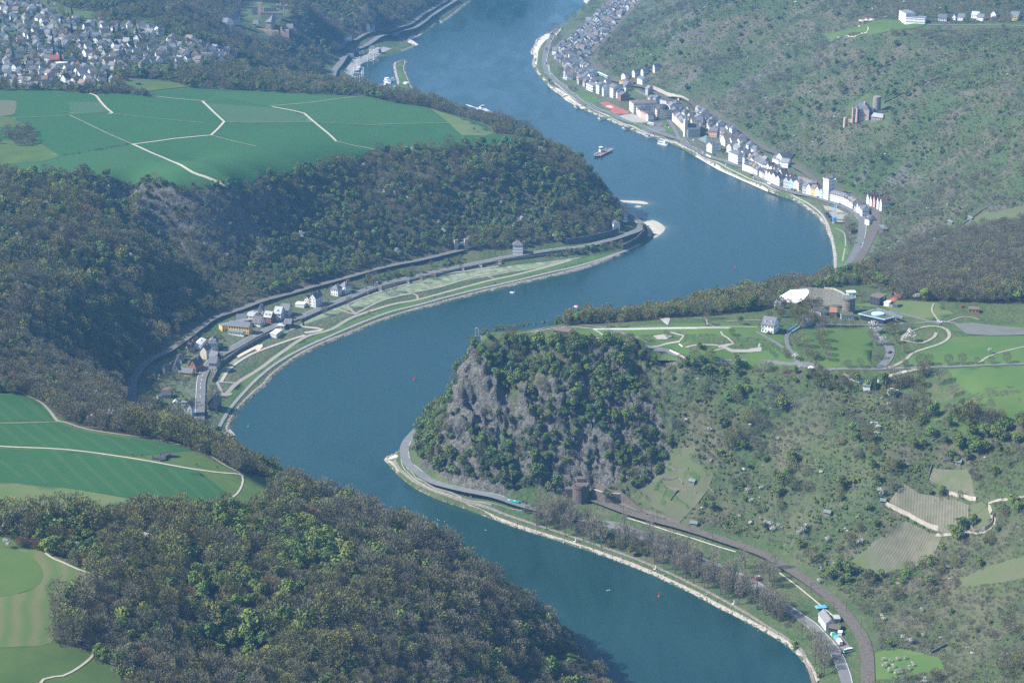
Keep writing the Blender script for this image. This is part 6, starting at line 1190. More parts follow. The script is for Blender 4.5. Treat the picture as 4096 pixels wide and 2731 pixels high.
wall_run('white_wall',[(1538,806),(1560,816),(1576,826)],1.4,.4,WALL['white'],'white retaining wall at the bend of the plateau road',base=-2); wall_run('white_wall',[(1362,757.5),(1400,757),(1500,756),(1600,755),(1680,754.5)],.9,.5,WALL['white'],'long low white wall beside the plateau promenade'); wall_run('bench_wall',[(1560,791),(1568,797)],.8,.6,WALL['white'],'short white bench wall by the plateau square')
# building and shed near the big meadow
hs((1982,897),(1998,897),5,2.6,.8,'p','white','green','small white shed with grey green roof under the dark conifer',cat='shed',name='shed',win=False); hs((2037,905),(2052,912),6,3,.5,'f','white','white','white round ended hut among bare trees',cat='hut',name='hut',win=False); hs((2036,884),(2056,888),5,2.6,.6,'f','dark','brown','dark shed beside the gravel track',cat='shed',name='shed',win=False)
hs((2224,718),(2248,719),7,3,.6,'f','brick','brown','brown red pavilion with slatted roof near the car park',cat='pavilion',name='pavilion'); 
for x,y,tx,ty,col,lb in ((2036,722,2046,722,'blue','blue car beside the white blossoming tree'),(2036,735,2046,735,'dark','dark car in the plateau car park, second from the blossoming tree'),(2022,738,2030,736,'silver','silver car in the plateau car park'),(2022,742,2031,740,'black','black car in the plateau car park'),(2158,741,2170,742,'white','white car on the road by the gravel loop'),(2044,811,2050,808,'black','black car on the curved plateau drive'),(2211,706,2219,705,'red','red car near the slatted pavilion'),(2050,732,2058,731,'white','white car at the plateau roadside'),(1767,767,1774,769,'dark','dark car outside the white guest house')):
    car(x,y,(tx,ty),col,lb)
# playground on the near field
for i,(x,y,w_,l_,h_) in enumerate([(366,1053,9,5,2.4),(378,1049,6,4,3.2),(390,1048,8,5,2.6),(374,1057,4,3,2.0)]):
    c=G(x,y); o=root('play_hut',c,.1*i,['dark wooden play hut with pale roof on the field, leftmost of the cluster','tall dark play tower in the middle of the field cluster','dark wooden play hut at the right of the field cluster','small dark play house in front of the field cluster'][i],'play hut','play huts on the near field'); m=MB(); m.box(-w_/2,w_/2,-l_/2,l_/2,-.5,h_*.6); m.build('frame',WALL['dark'],o); m=MB(); walls(m,w_+.6,l_+.6,h_*.6+.01,h_*.4,'p',h_*.6); m.V=[(v[0],v[1]-l_/2-.3,v[2]) for v in m.V]; m.build('roof',ROOF['slate'] if i else ROOF['grey'],o)
for x,y,lb in((305,1047,'dark post bench left of the play huts'),(326,1049,'dark bush like play frame left of the huts'),(452,1070,'slim dark post right of the play huts'),(499,1076,'slim dark post near the path fork')):
    c=G(x,y); o=root('field_post',c,0,lb,'post'); m=MB(); m.lathe([(.22,-.4),(.2,2.2)],n=6); m.build('shaft',WALL['dark'],o); m=MB(); m.box(-.9,.9,-.25,.25,1.5,1.9); m.build('board',WALL['dark'],o)
for x,y,nm,lb,hh in((436,1170,'hunting_stand','small grey hunting stand at the corner of the near crop',4),(1089,304,'hunting_stand','dark hunting stand on the light green strip of the far plateau',6)):
    c=G(x,y); o=root(nm,c,0,lb,'hunting stand'); m=MB(); [m.bar((a*1.1,b*1.1,-.5),(a*.7,b*.7,hh*.6),.12) for a in(-1,1) for b in(-1,1)]; m.build('stilt_frame',WALL['brown'],o); m=MB(); m.box(-1,1,-1,1,hh*.6,hh); m.build('cabin',WALL['dark'],o)
o=wall_run('hedge_shed',[(520,428),(530,428)],2.4,3,WALL['dark'],'dark shed at the end of the pale farm track','shed')
# people on the paths
SKIN=cm('skin',(.42,.27,.20)); CL={k:cm('cloth_'+k,c) for k,c in dict(dark=(.03,.03,.04),red=(.30,.05,.04),blue=(.06,.09,.2),white=(.55,.55,.53)).items()}
def person(x,y,col,label,leg='dark'):
    c=G(x,y); o=root('person',(c[0],c[1],c[2]+.4),rng.uniform(0,6),label,'person')
    V=[(0,0,.95),(0,0,1.2),(0,0,1.45),(0,0,1.55),(0,0,1.72),(.22,0,1.42),(.28,.05,1.15),(.3,.12,.9),(-.22,0,1.42),(-.28,-.05,1.15),(-.3,-.1,.9),(.1,0,.9),(.12,.1,.48),(.12,.02,.04),(-.1,0,.9),(-.12,-.1,.48),(-.12,-.2,.06),(.12,.16,.02),(-.12,-.06,.02)]
    E=[(0,1),(1,2),(2,3),(3,4),(2,5),(5,6),(6,7),(2,8),(8,9),(9,10),(0,11),(11,12),(12,13),(0,14),(14,15),(15,16),(13,17),(16,18)]; rad=[.17,.16,.19,.07,.12,.08,.06,.05,.08,.06,.05,.11,.08,.06,.11,.08,.06,.05,.05]
    me=bpy.data.meshes.new('body'); me.from_pydata(V,E,[]); me.materials.append(CL[col]); b=link('body',me,o); sk=b.modifiers.new('skin','SKIN')
    for i,r in enumerate(rad): me.skin_vertices[0].data[i].radius=(r,r)
    me.skin_vertices[0].data[0].use_root=True; b.modifiers.new('sub','SUBSURF').levels=1; b.modifiers[-1].render_levels=1
    m=MB(); m.lathe([(.02,1.6),(.09,1.64),(.11,1.72),(.09,1.82),(.02,1.86)],n=8); m.build('head',SKIN,o,True); return o
person(129,955,'dark','person in dark clothes walking the near field path'); person(130.5,956,'red','person in a red top beside the walker on the field path'); person(543,940,'dark','person in dark clothes on the riverside path below the town'); person(452+588-390,0+0+830,'dark','person walking on the meadow path by the river') if False else None
print('rock',time.time()-T0)
# ---------------------------------------------------------------- the town on the right bank
z3=lambda x,y:(1228.8+.1465*x,.1465*y)
z4=lambda x,y:(1435.5+.1465*x,189.5+.1465*y)
z5=lambda x,y:(1693.9+.1465*x,344.5+.1465*y)
ORD=['first','second','third','fourth','fifth','sixth','seventh','eighth','ninth','tenth','eleventh','twelfth','thirteenth','fourteenth','fifteenth','sixteenth','seventeenth','eighteenth','nineteenth','twentieth']
OCC=[]      # centres of what stands already
def hs2(*a,**k):
    o=hs(*a,**k); OCC.append((o.location.x,o.location.y)); return o
def row(P,where,rg,depth=10,eave=(8,10.5),wmin=7,wmax=11,cols=('white','cream','white','white','white','grey','cream'),roofs_=('slate','slate','grey','dark','brown'),gable=.35,group=None,special={}):
    w=dens([(*g2([p])[0],0) for p in P],1.0); A=np.array([q[:2] for q in w]); L=np.r_[0,np.cumsum(np.linalg.norm(np.diff(A,axis=0),axis=1))]; s=0;i=0
    while s<L[-1]-wmin*.8:
        wd=min(rg.uniform(wmin,wmax),L[-1]-s); a=np.array([np.interp(s,L,A[:,k]) for k in(0,1)]); b=np.array([np.interp(s+wd,L,A[:,k]) for k in(0,1)]); c=(a+b)/2; d=b-a
        col=special.get(i) or cols[rg.integers(len(cols))]; rf=roofs_[rg.integers(len(roofs_))]; rd='g' if rg.random()<gable else 'p'; e=rg.uniform(*eave)
        lb='%s %s house, %s %s'%(WN_[col],SH_[rd],ORD[min(i,19)],where)
        o=building('town_house',(c[0],c[1],0),math.atan2(d[1],d[0]),np.linalg.norm(d)-.15,depth*rg.uniform(.85,1.15),e,rg.uniform(3.2,4.8),rd,col,rf,lb,'house',group,dorm=int(rg.integers(0,3)) if rd=='p' else 0,gap=2.3); OCC.append((c[0],c[1])); s+=wd; i+=1
rg=np.random.default_rng(21)
row([z5(95,322),z5(240,382),z5(330,428)],'below the round turret along the river road',rg)
row([z5(335,428),z5(470,490),z5(560,535),z5(700,580)],'of the bright middle stretch of the river row',rg,eave=(8,10))
row([z5(715,585),z5(860,618),z5(1000,668)],'of the river row before the white tower',rg,gable=.5,special={1:'blue'})
row([z5(1010,675),z5(1140,708),z5(1330,772)],'of the coloured row beside the white tower',rg,wmin=6,wmax=8,special={2:'yellow',4:'mint'},eave=(7.5,9.5))
row([z5(1660,850),z5(1740,895),z5(1815,940)],'right of the long white hotel by the road',rg,wmin=6.5,wmax=9,eave=(6.5,8.5))
row([z5(1822,950),z5(1890,1000),z5(1960,1065)],'of the last row by the curving railway',rg,wmin=7,wmax=9,eave=(6.5,8.5)); hs2(z5(1992,1175),z5(2062,1180),9,7,4,'p','white','dark','half timbered at the end of the last row',dorm=1)
row([z5(150,215),z5(350,305),z5(470,360),z5(600,420),z5(700,470)],'of the second row behind the river houses',rg,eave=(7,9),depth=9)
row([z5(735,500),z5(930,560),z5(1040,600),z5(1200,650)],'of the back row towards the white tower',rg,eave=(6,8),depth=8)
row([z5(170,160),z5(300,210),z5(420,270)],'of the lane under the railway',rg,eave=(6,8),depth=8,group=None)
row([z4(735,600),z4(800,655),z4(850,705),z4(930,795)],'of the tall row on the church street',rg,eave=(10,12.5),cols=('cream','pale_yellow','cream','white'),wmin=8,wmax=11,gable=.1)
row([z4(625,400),z4(700,470),z4(735,555)],'of the upper street above the dome',rg,eave=(8,10),cols=('white','cream'))
row([z4(175,495),z4(240,550),z4(320,592),z4(362,606)],'of the gabled square front left of the dome',rg,wmin=6.5,wmax=8.5,eave=(8,10),gable=.9,cols=('cream','pink','white'))
row([z3(800,1402),z3(900,1447)],'white office',rg) if False else hs2(z3(800,1402),z3(903,1447),13,9.5,.5,'f','white','grey','white office block with long window bands near the river lawn',cat='office block',name='office_block',gap=1.3,fl=3.1)
for a,b,l,e,lb,wc in ((z3(955,1462),z3(1005,1480),13,14,'tall white house right beside the white office block','white'),(z3(1048,1495),z3(1075,1520),12,13,'tall white house second from the white office block','white'),(z3(1170,1522),z3(1225,1542),15,15,'tallest white house of the group facing the river lawn','white'),(z3(1232,1530),z3(1292,1545),11,10,'white house at the right end of the tall group','white'),(z3(683,1292),z3(738,1316),14,9,'white and pink house with brown roof by the bus yard','white'),(z3(1298,1560),z3(1345,1590),14,9,'red brick house below the tall white group','brick')):
    hs2(a,b,l,e,3.2,'p',wc,'slate',lb,cat='house',gap=2.2)
hs2(z3(1320,1356),z3(1420,1386),16,8,3,'h','yellow','brown','yellow railway station building beside the tracks',cat='station',name='station',gap=2.)
hs2(z3(1600,1310),z3(1680,1335),10,6.5,3,'p','white','slate','white house beyond the station across the tracks',cat='house'); 
for a,b,lb in ((z3(1350,1265),z3(1415,1275),'white gabled house left of the group across the tracks'),(z3(1520,1215),z3(1562,1222),'white gabled house in the middle of the group across the tracks'),(z3(1655,1205),z3(1696,1212),'white gabled house at the right of the group across the tracks'),(z3(1845,1140),z3(1875,1146),'tiny white chapel high above the station')): hs2(a,b,11,6.5,3.8,'g','white','slate',lb,cat='house')
hs2(z4(130,492),z4(505,476),24,15,2.2,'h','white','brown','huge white school block with brown roof and window bands',cat='school',name='school',gap=2.0,fl=3.2)
hs2(z4(520,330),z4(760,390),12,5,3,'p','grey','dark','long dark station shed beside the school',cat='shed',name='shed',win=False)
# grand building with curved dark roof
c,ang,L=site(z4(430,545),z4(540,592)); c[2]=float(H(c[0],c[1])); o=root('domed_hall',c,ang,'cream corner building with curved dark dome roof by the square','hall'); OCC.append((c[0],c[1])); m=MB(); m.box(-9,9,0,20,-2,14); m.build('wall',WALL['cream'],o); m=MB(); windows(m,18,20,14,0,'f',3.3,2.2); t=m.build('window_set',GLASS,o); t['kind']='stuff'; m=MB(); m.lathe([(13,14.003),(12.6,15.5),(10.5,18),(6.5,20),(2,20.8)],0,10,20,.72,.8); m.build('dome',ROOF['dark'],o); m=MB(); m.box(-9.3,-4,-.8,0,-2,17); m.box(4,9.3,-.8,0,-2,17); m.build('gable_front',WALL['red_stone'],o)
# church
c,ang,L=site(z4(985,862),z4(1172,852)); c[2]=float(H(c[0],c[1])); o=root('church',c,ang,'church with slim pale west tower and long slate roof','church'); OCC.append((c[0],c[1])); m=MB(); walls(m,L,14,11,7,'p'); m.build('nave_wall',WALL['grey'],o); m=MB(); roofs(m,L,14,11,7,'p'); m.build('roof',ROOF['slate'],o); m=MB(); m.box(-L/2-4.2,-L/2-.2,2,9,-2,25); m.build('tower_shaft',WALL['cream'],o); m=MB(); m.lathe([(3.4,25.003),(.1,31)],-L/2-2.2,5.5,4); m.build('spire',ROOF['slate'],o)
c,ang,L=site(z4(1192,825),z4(1245,828)); c[2]=float(H(c[0],c[1])); o=root('church_tower',c,ang,'dark church tower with tall slate spire behind the nave','tower'); OCC.append((c[0],c[1])); m=MB(); m.box(-3.6,3.6,0,7.2,-2,17); m.build('shaft',WALL['stone'],o); m=MB(); m.lathe([(5,17.003),(2.2,22),(.1,31)],0,3.6,8); m.build('spire',ROOF['dark'],o)
hs2(z4(1145,1002),z4(1268,1052),13,9,8,'y','red_stone','green','red stone house with tall pointed slate roof on the river road',cat='house'); hs2(z4(1365,1105),z4(1500,1088),14,11.5,.6,'f','white','slate','white flat roofed hotel by the river road',cat='hotel',name='hotel',gap=1.9)
hs2(z4(1275,1078),z4(1362,1108),8,10,3.5,'g','white','slate','white gabled wing of the flat roofed hotel',cat='house',name='hotel_wing')
hs2(z4(1310,852),z4(1440,862),12,8,4,'p','pink','slate','behind the dark church tower'); hs2(z4(1490,962),z4(1570,1005),22,8,6,'g','cream','brown','with a big brown grey roof below the railway'); hs2(z4(1590,1092),z4(1662,1112),12,8,4.5,'g','white','grey','between the big brown roof and the river'); hs2(z4(1620,1222),z4(1765,1292),12,12,3.6,'h','white','slate','large white rounded hotel with slate roof on the river road',cat='hotel',name='hotel',gap=2.); hs2(z4(1460,850),z4(1530,860),12,8,3.5,'p','white','slate','high up under the railway'); hs2(z4(1680,1100),z4(1760,1140),10,8,4,'p','cream','grey','behind the rounded hotel')
c=G(*z4(1872,1370)); o=root('round_turret',c,0,'slim white round turret with pointed slate cap in the river row','turret'); OCC.append((c[0],c[1])); m=MB(); m.lathe([(2.9,-2),(2.9,17)],n=14); m.build('drum',WALL['white'],o); m=MB(); m.lathe([(3.4,17.003),(.1,24)],n=14); m.build('cap',ROOF['slate'],o); m=MB(); [m.box(-3.0+.0,-2.8,-.4,.4,z,z+1.4) for z in(5,9,13)]; [m.box(-.4,.4,-3.0,-2.8,z,z+1.4) for z in(5,9,13)]; t=m.build('window_set',GLASS,o); t['kind']='stuff'
# white town tower
c,ang,L=site(z5(1340,778),z5(1408,782)); c[2]=float(H(c[0],c[1])); o=root('town_tower',c,ang-.5,'tall white square town tower with battlements beside the river road','tower'); OCC.append((c[0],c[1])); m=MB(); m.box(-5.2,5.2,0,10.4,-2,24); m.build('shaft',WALL['white'],o); m=MB(); m.box(-5.6,5.6,-.4,10.8,24.003,25.2); m.build('cornice',WALL['grey'],o)
for u in(-4.9,-2.45,0,2.45,4.9):
    for v in(-.1,10.5):
        m=MB(); m.box(u-.7,u+.7,v-.3,v+.3,25.203,26.8); m.build('merlon',WALL['white'],o)
m=MB(); walls(m,7,7,27,5,'g',24); m.V=[(v[0],v[1]+1.7,max(v[2],25.203)) for v in m.V]; m.build('cap_house',ROOF['slate'],o)
m=MB(); [m.box(-.5,.5,-.08,.05,z,z+1.6) for z in(6,10,14,18,21.5)]; [m.box(5.15,5.28,y-.5,y+.5,z,z+1.6) for z in(8,13,18) for y in(3,7)]; [m.box(-5.28,-5.15,y-.5,y+.5,z,z+1.6) for z in(8,13,18) for y in(3,7)]; t=m.build('window_set',GLASS,o); t['kind']='stuff'
hs2(z5(1448,798),z5(1660,848),10,8.5,3.6,'p','white','slate','long white hotel with dormers right beside the white tower',cat='hotel',name='hotel',dorm=6,gap=1.9)
for i,(a,b) in enumerate([((2018,868),(2052,880)),((2066,902),(2098,912)),((2118,908),(2150,918)),((2176,935),(2206,942)),((2222,952),(2256,960))]): hs2(z5(*a),z5(*b),13,8,5.2,'g','pink' if i==2 else 'white','brown',['leftmost of the five hillside gables','second of the five hillside gables','middle of the five hillside gables','fourth of the five hillside gables','rightmost of the five hillside gables'][i])
hs2(z5(545,195),z5(640,225),9,5,3.5,'p','white','slate','leftmost of the three hillside houses under the castle'); hs2(z5(632,215),z5(665,222),22,8,4,'g','white','slate','tallest of the three hillside houses under the castle',w=9); hs2(z5(668,270),z5(790,285),10,6,4,'p','white','grey','lowest of the three hillside houses under the castle')
hs2(z5(2210,1315),z5(2285,1318),5,7,1.2,'f','red_stone','grey','small red stone signal tower beside the railway curve',cat='tower',name='signal_tower',gap=3)
# looser streets: houses on a loose grid between road and railway
def fill(P,sp,place,group,rg,eave=(6,9),cols=('white','cream','white','white','grey','cream'),rfs=('slate','slate','grey','slate','dark','brown'),along=None,name='town_house',clear=10,wr=(6.5,9.5),lr=(8,11.5),win=True,pl=None,maxn=999):
    W=np.array(g2(P)); x0,y0=W.min(0); x1,y1=W.max(0); n=0
    for y in np.arange(y0,y1,sp*1.15):
        for x in np.arange(x0,x1,sp):
            px=x+rg.uniform(-.3,.3)*sp+(sp/2 if int((y-y0)/(sp*1.15))%2 else 0); py=y+rg.uniform(-.3,.3)*sp; a=np.array([px]);b=np.array([py])
            if not inpoly(a,b,W)[0] or float(H(px,py))<1.5: continue
            if OCC and min((px-q[0])**2+(py-q[1])**2 for q in OCC)<clear**2: continue
            if any(near_line(LINES[k],a,b,d)[0] for k,d in(('road_r',9),('rail_r',10))): continue
            if any(inreg(r,a,b)[0] for r in OPEN): continue
            ang=(along(px,py) if along else fbm(a,b,160,2)[0]*4)+rg.choice([0,0,math.pi/2])+rg.normal(0,.12)
            wc=cols[rg.integers(len(cols))]; rf=rfs[rg.integers(len(rfs))]; rd=rg.choice(['g','p','p','h'] if wc!='x' else ['p']); 
            pxy=proj((px,py,float(H(px,py)))); where=pl(pxy[0],pxy[1]) if pl else place
            lb='%s %s house, %s roof, %s'%(WN_[wc],SH_[rd],RN_[rf],where)
            building(name,(px,py,0),ang,rg.uniform(*wr),rg.uniform(*lr),rg.uniform(*eave),rg.uniform(3.2,4.8),rd,wc,rf,lb,'house',lb.replace('house','houses',1) ,win=win,chim=rg.random()<.6,dorm=0,gap=2.6); OCC.append((px,py)); n+=1
            if n>=maxn: return
rg=np.random.default_rng(5)
P_=LINES['rail_r']; 
def along_r(x,y): i=int(np.argmin((P_[:,0]-x)**2+(P_[:,1]-y)**2)); i=min(max(i,1),len(P_)-2); d=P_[i+1]-P_[i-1]; return math.atan2(d[1],d[0])
fill([(1268,120),(1300,100),(1340,62),(1385,20),(1408,0),(1470,0),(1425,45),(1385,92),(1352,125),(1350,150),(1370,182),(1330,185),(1300,165),(1275,140)],12.5,'',None,rg,along=along_r,pl=lambda x,y:'in the top corner of the river town' if y<45 else 'in the upper river town beside the lawns' if y<95 else 'in the upper river town near the beach bend')
fill([(1300,175),(1340,180),(1400,198),(1440,205),(1440,222),(1350,205),(1310,190)],14,'',None,rg,along=along_r,pl=lambda x,y:'between the bus yard and the station')
fill([(1545,245),(1600,262),(1660,292),(1700,325),(1760,370),(1745,388),(1690,345),(1640,322),(1600,300),(1570,282)],13.5,'',None,rg,along=along_r,clear=10,pl=lambda x,y:'in the old town behind the church' if x<1650 else 'in the old town above the river hotels')
fill([(1480,215),(1520,232),(1545,250),(1560,270),(1530,262),(1490,240)],14,'',None,rg,along=along_r,clear=13,pl=lambda x,y:'in the old town behind the school')
# small things on the right bank
c=G(*z5(1520,1150)); o=root('dockside_crane',c,0,'pale blue dockside crane with upright jib in the boat yard','crane'); m=MB(); m.lathe([(2.6,-1),(2.4,3)],n=10); m.build('pedestal',M['concrete'],o); m=MB(); m.box(-2.2,2.2,-2,2.4,3,7.5); m.build('machine_house',PAINT['sky'],o); m=MB()
for sx in(-1,1):
    for sy in(-1,1): m.bar((sx*1.3,sy*1.1-.5,7.5),(sx*.3,sy*.3+6,24),.16)
for k in range(9):
    t=k/9; u=(k+1)/9; a=1.3-t; b=1.3-u; y0=-.5+6.5*t; y1=-.5+6.5*u; z0_=7.5+16.5*t; z1_=7.5+16.5*u; m.bar((-a,y0-1.1*(1-t),z0_),(b,y1-1.1*(1-u),z1_),.09); m.bar((a,y0+1.1*(1-t),z0_),(-b,y1+1.1*(1-u),z1_),.09)
m.build('jib',PAINT['sky'],o)
for a,b,lb in ((z5(1560,1000),z5(1685,1003),'long dark low wall of the boat yard, farther one'),(z5(1560,1100),z5(1760,1105),'long dark low wall of the boat yard, nearer one')): wall_run('yard_wall',[a,b],1.2,1.5,M['darkstone'],lb)
for i,(x,y) in enumerate([(1410,1020),(1440,1060),(1490,1115)]):
    c=G(*z5(x,y)); o=root('yard_shed',c,.4,['small dark yard shed left of the crane','dark yard shed nearer the crane','dark yard shed right under the crane'][i],'shed','sheds in the boat yard'); m=MB(); walls(m,4,4,2.2,1,'p',-1); m.build('wall',WALL['dark'],o); m=MB(); roofs(m,4,4,2.2,1,'p',.3); m.build('roof',ROOF['dark'],o)
c=G(*z5(1825,1300)); o=building('house',(c[0],c[1],0),.3,8,8,4,2.5,'h','brick','moss','low red brick house among bare trees by the river road','house'); OCC.append((c[0],c[1]))
for (x,y),(tx,ty),col,lb in ((z5(228,400),z5(250,408),'dark','dark car below the first river houses'),(z5(858,628),z5(890,636),'dark','dark car before the gabled river houses'),(z5(905,640),z5(930,648),'black','black car beside another before the river row'),(z5(985,660),z5(1010,668),'silver','silver car near the coloured row'),(z5(1265,748),z5(1290,756),'dark','dark car at the coloured row beside the tower'),(z5(1605,855),z5(1630,865),'black','black car outside the long white hotel'),(z5(1905,1025),z5(1920,1045),'black','black car by the last river row'),(z5(1835,968),z5(1855,985),'white','white car by the last river row'),(z5(1930,1500),z5(1920,1530),'dark','dark car driving on the dashed river road'),(z4(575,695),z4(600,697),'red','dark red car in the square car park'),(z4(668,688),z4(690,690),'black','black car in the square car park'),(z4(700,715),z4(720,712),'white','white car in the square car park'),(z4(485,582),z4(510,584),'white','white car before the domed hall'),(z4(1075,915),z4(1095,920),'white','white car at the church corner'),(z4(1400,1140),z4(1420,1148),'black','black car below the flat roofed hotel'),(z4(1990,1460),z4(2010,1466),'black','black car on the river road by the turret row'),(z3(175,960),z3(178,990),'white','white car on the far bend of the river road'),(z3(180,1005),z3(184,1030),'black','black car on the far bend of the river road')):
    car(x,y,(tx,ty),col,lb)
for (x,y),(tx,ty),col,lb in ((z3(480,1255),z3(515,1262),'white','white bus parked in the upper town yard'),(z4(410,668),z4(440,675),'white','white bus on the square by the river')):
    c=G(x,y); t=G(tx,ty); o=root('bus',(c[0],c[1],c[2]+.4),math.atan2(t[1]-c[1],t[0]-c[0]),lb,'bus'); m=MB(); m.box(-5.6,5.6,-1.25,1.25,.4,3.1); m.build('body',PAINT[col],o); m=MB(); m.box(-5.2,5.62,-1.28,1.28,1.5,2.4); m.build('window_band',GLASS,o)
    for x_ in(-3.4,3.6):
        m=MB(); [m.bar((x_,s*1.0,.45),(x_,s*1.3,.45),.5,8) for s in(-1,1)]; m.build('wheel_pair',RUB,o)
# white banners on the bank meadow
for (a,b,lb) in ((z4(1270,1155),z4(1345,1190),'long white banner beside the river road, larger one'),(z5(465,540),z5(520,560),'long white banner beside the river road, smaller one')):
    A=G(*a);B=G(*b);c=(A+B)/2; o=root('banner',c,math.atan2(B[1]-A[1],B[0]-A[0]),lb,'banner'); L=np.linalg.norm((B-A)[:2]); m=MB(); m.box(-L/2,L/2,-.08,.08,.6,3.0); m.build('sheet',PAINT['white'],o); m=MB(); [m.bar((x_,0,-.5),(x_,0,3.1),.1) for x_ in(-L/2,0,L/2)]; m.build('frame',METAL,o)
for i,(x,y) in enumerate([z4(1222,1122),z5(250,448),z5(768,648),z5(1557,898),z4(2015,1505),z4(1580,1310)]):
    c=G(x,y); o=root('bank_marker',c,0,'white marker post on the town riverbank','marker','white marker posts on the town riverbank'); m=MB(); m.lathe([(.7 if i==0 else .45,-.3),(.7 if i==0 else .4,2.6)],n=10); m.build('post',PAINT['white'],o)
# train
pts_=catmull(g2([z3(900,1122),z3(960,1160),z3(1020,1196),z3(1085,1232),z3(1145,1262)]),2); L_=np.r_[0,np.cumsum(np.linalg.norm(np.diff(np.array(pts_),axis=0),axis=1))]; nC=max(2,int(L_[-1]/26)); A=np.array(pts_)
p0=np.array([np.interp(L_[-1]/2,L_,A[:,k]) for k in(0,1)]); o=root('passenger_train',(p0[0],p0[1],float(H(*p0))+1.1),0,'pale green and white train on the curve above the town','train')
for k in range(nC):
    s0=L_[-1]*k/nC; s1=L_[-1]*(k+1)/nC-.8; a=np.array([np.interp(s0,L_,A[:,q]) for q in(0,1)]); b=np.array([np.interp(s1,L_,A[:,q]) for q in(0,1)]); d=b-a; L=np.linalg.norm(d); ang=math.atan2(d[1],d[0]); m=MB(); m.hexa([(-L/2,-1.4,.5),(L/2,-1.4,.5),(L/2,1.4,.5),(-L/2,1.4,.5),(-L/2,-1.25,3.9),(L/2,-1.25,3.9),(L/2,1.25,3.9),(-L/2,1.25,3.9)]); e=m.build('carriage',PAINT['mint'],o); e.location=((a+b)[0]/2-p0[0],(a+b)[1]/2-p0[1],float(H(*((a+b)/2)))-float(H(*p0))); e.rotation_euler=(0,0,ang)
    m=MB(); m.box(-L/2+1,L/2-1,-1.42,1.42,2.0,2.9); m.build('window_band',GLASS,e); m=MB(); m.box(-L/2+.3,L/2-.3,-1.2,1.2,3.903,4.1); m.build('roof_panel',PAINT['white'],e)
# ---------------------------------------------------------------- boats, ships, buoys
o=afloat('ferry',1386,353,1405,344,'car ferry with pale wheelhouse crossing the middle of the river','ferry'); m=MB(); m.hexa([(-17,-4.6,-.5),(17,-4.6,-.5),(17,4.6,-.5),(-17,4.6,-.5),(-19,-5,1.5),(19,-5,1.5),(19,5,1.5),(-19,5,1.5)]); m.build('hull',PAINT['grey'],o); m=MB(); m.box(-18.5,18.5,-4.2,3.0,1.503,1.7); m.build('car_deck',cm('deck_red',(.22,.13,.12)),o)
m=MB(); m.box(-19,19,4.2,4.9,1.503,2.9); m.box(-19,19,-5.0,-4.6,1.503,2.6); m.build('bulwark',TRIM,o); m=MB(); m.box(-3.5,4,2.6,5.6,1.75,6.0); m.build('superstructure',TRIM,o); m=MB(); m.lathe([(2.6,6.003),(2.9,8.2)],.3,4,8); m.build('wheelhouse',GLASS,o); m=MB(); m.lathe([(3.3,8.203),(3.2,8.7)],.3,4,8); m.bar((.3,4,8.7),(.3,4,12),.12); m.build('wheelhouse_roof',PAINT['white'],o)
for s in(-1,1):
    m=MB(); m.hexa([(s*19,-3.6,1.2),(s*25,-3.2,2.2),(s*25,3.2,2.2),(s*19,3.6,1.2),(s*19,-3.6,1.5),(s*25,-3.2,2.5),(s*25,3.2,2.5),(s*19,3.6,1.5)]); m.build('ramp',METAL,o); m=MB(); m.bar((s*17,-4.6,1.5),(s*17,-4.6,6),.12); m.bar((s*17,4.6,1.5),(s*17,4.6,6),.12); m.build('ramp_mast',TRIM,o)
def barge(x,y,tx,ty,L,label):
    o=afloat('river_barge',x,y,tx,ty,label,'barge'); m=MB(); hull(m,L,9.5,-.6,2.0,.12); m.build('hull',PAINT['dark'],o)
    n=5
    for k in range(n):
        x0=-L*.22+k*L*.128; m=MB(); m.box(x0,x0+L*.115,-3.6,3.6,2.003,3.0); m.build('hatch_cover',PAINT['silver'] if k%2 else PAINT['white'],o)
    m=MB(); m.box(-L*.46,-L*.27,-3.6,3.6,2.003,4.6); m.build('deckhouse',PAINT['white'],o); m=MB(); m.box(-L*.36,-L*.30,-2.4,2.4,4.603,7.0); m.build('wheelhouse',GLASS,o); m=MB(); m.box(-L*.365,-L*.295,-2.6,2.6,7.003,7.3); m.bar((-L*.33,0,7.3),(-L*.33,0,9.5),.1); m.build('wheelhouse_roof',PAINT['white'],o); m=MB(); m.box(L*.43,L*.46,-.8,.8,2.003,3.4); m.build('bow_winch',METAL,o); return o
barge(1117,258,1139,270,46,'white motor barge heading downstream past the far headland')
c=U(1106,253,.03); t=U(1070,240,.03); d=(t-c)[:2]; L=np.linalg.norm(d); d/=L; nn=np.array([-d[1],d[0]]); rr=np.linspace(0,1,14); V=[];F=[]
for i,r_ in enumerate(rr):
    p=c[:2]+d*L*r_; wd=3.2*(1-r_)+.4+1.0*rng.random(); V+=[(*(p+nn*wd),.05),(*(p-nn*wd),.05)]
    if i: F.append((2*i-2,2*i-1,2*i+1,2*i))
tag(link('wake',mesh('wake',V,F,cm('foam',(.55,.62,.62),rough=.6,var=.3,scale=.6))),kind='stuff')
o=afloat('excursion_boat',*z4(595,975),*z4(655,990),'white excursion boat moored at the town landing stage','boat'); m=MB(); hull(m,19,4.6,-.4,1.6,.2); m.build('hull',PAINT['white'],o); m=MB(); m.box(-8,5,-1.9,1.9,1.603,3.4); m.build('saloon',GLASS,o); m=MB(); m.box(-8.4,5.5,-2.1,2.1,3.403,3.7); m.box(-8.4,-8.2,-2.1,2.1,3.7,4.6); m.build('upper_deck',PAINT['white'],o); m=MB(); m.box(1.5,4.5,-1.4,1.4,3.703,5.4); m.build('wheelhouse',PAINT['white'],o)
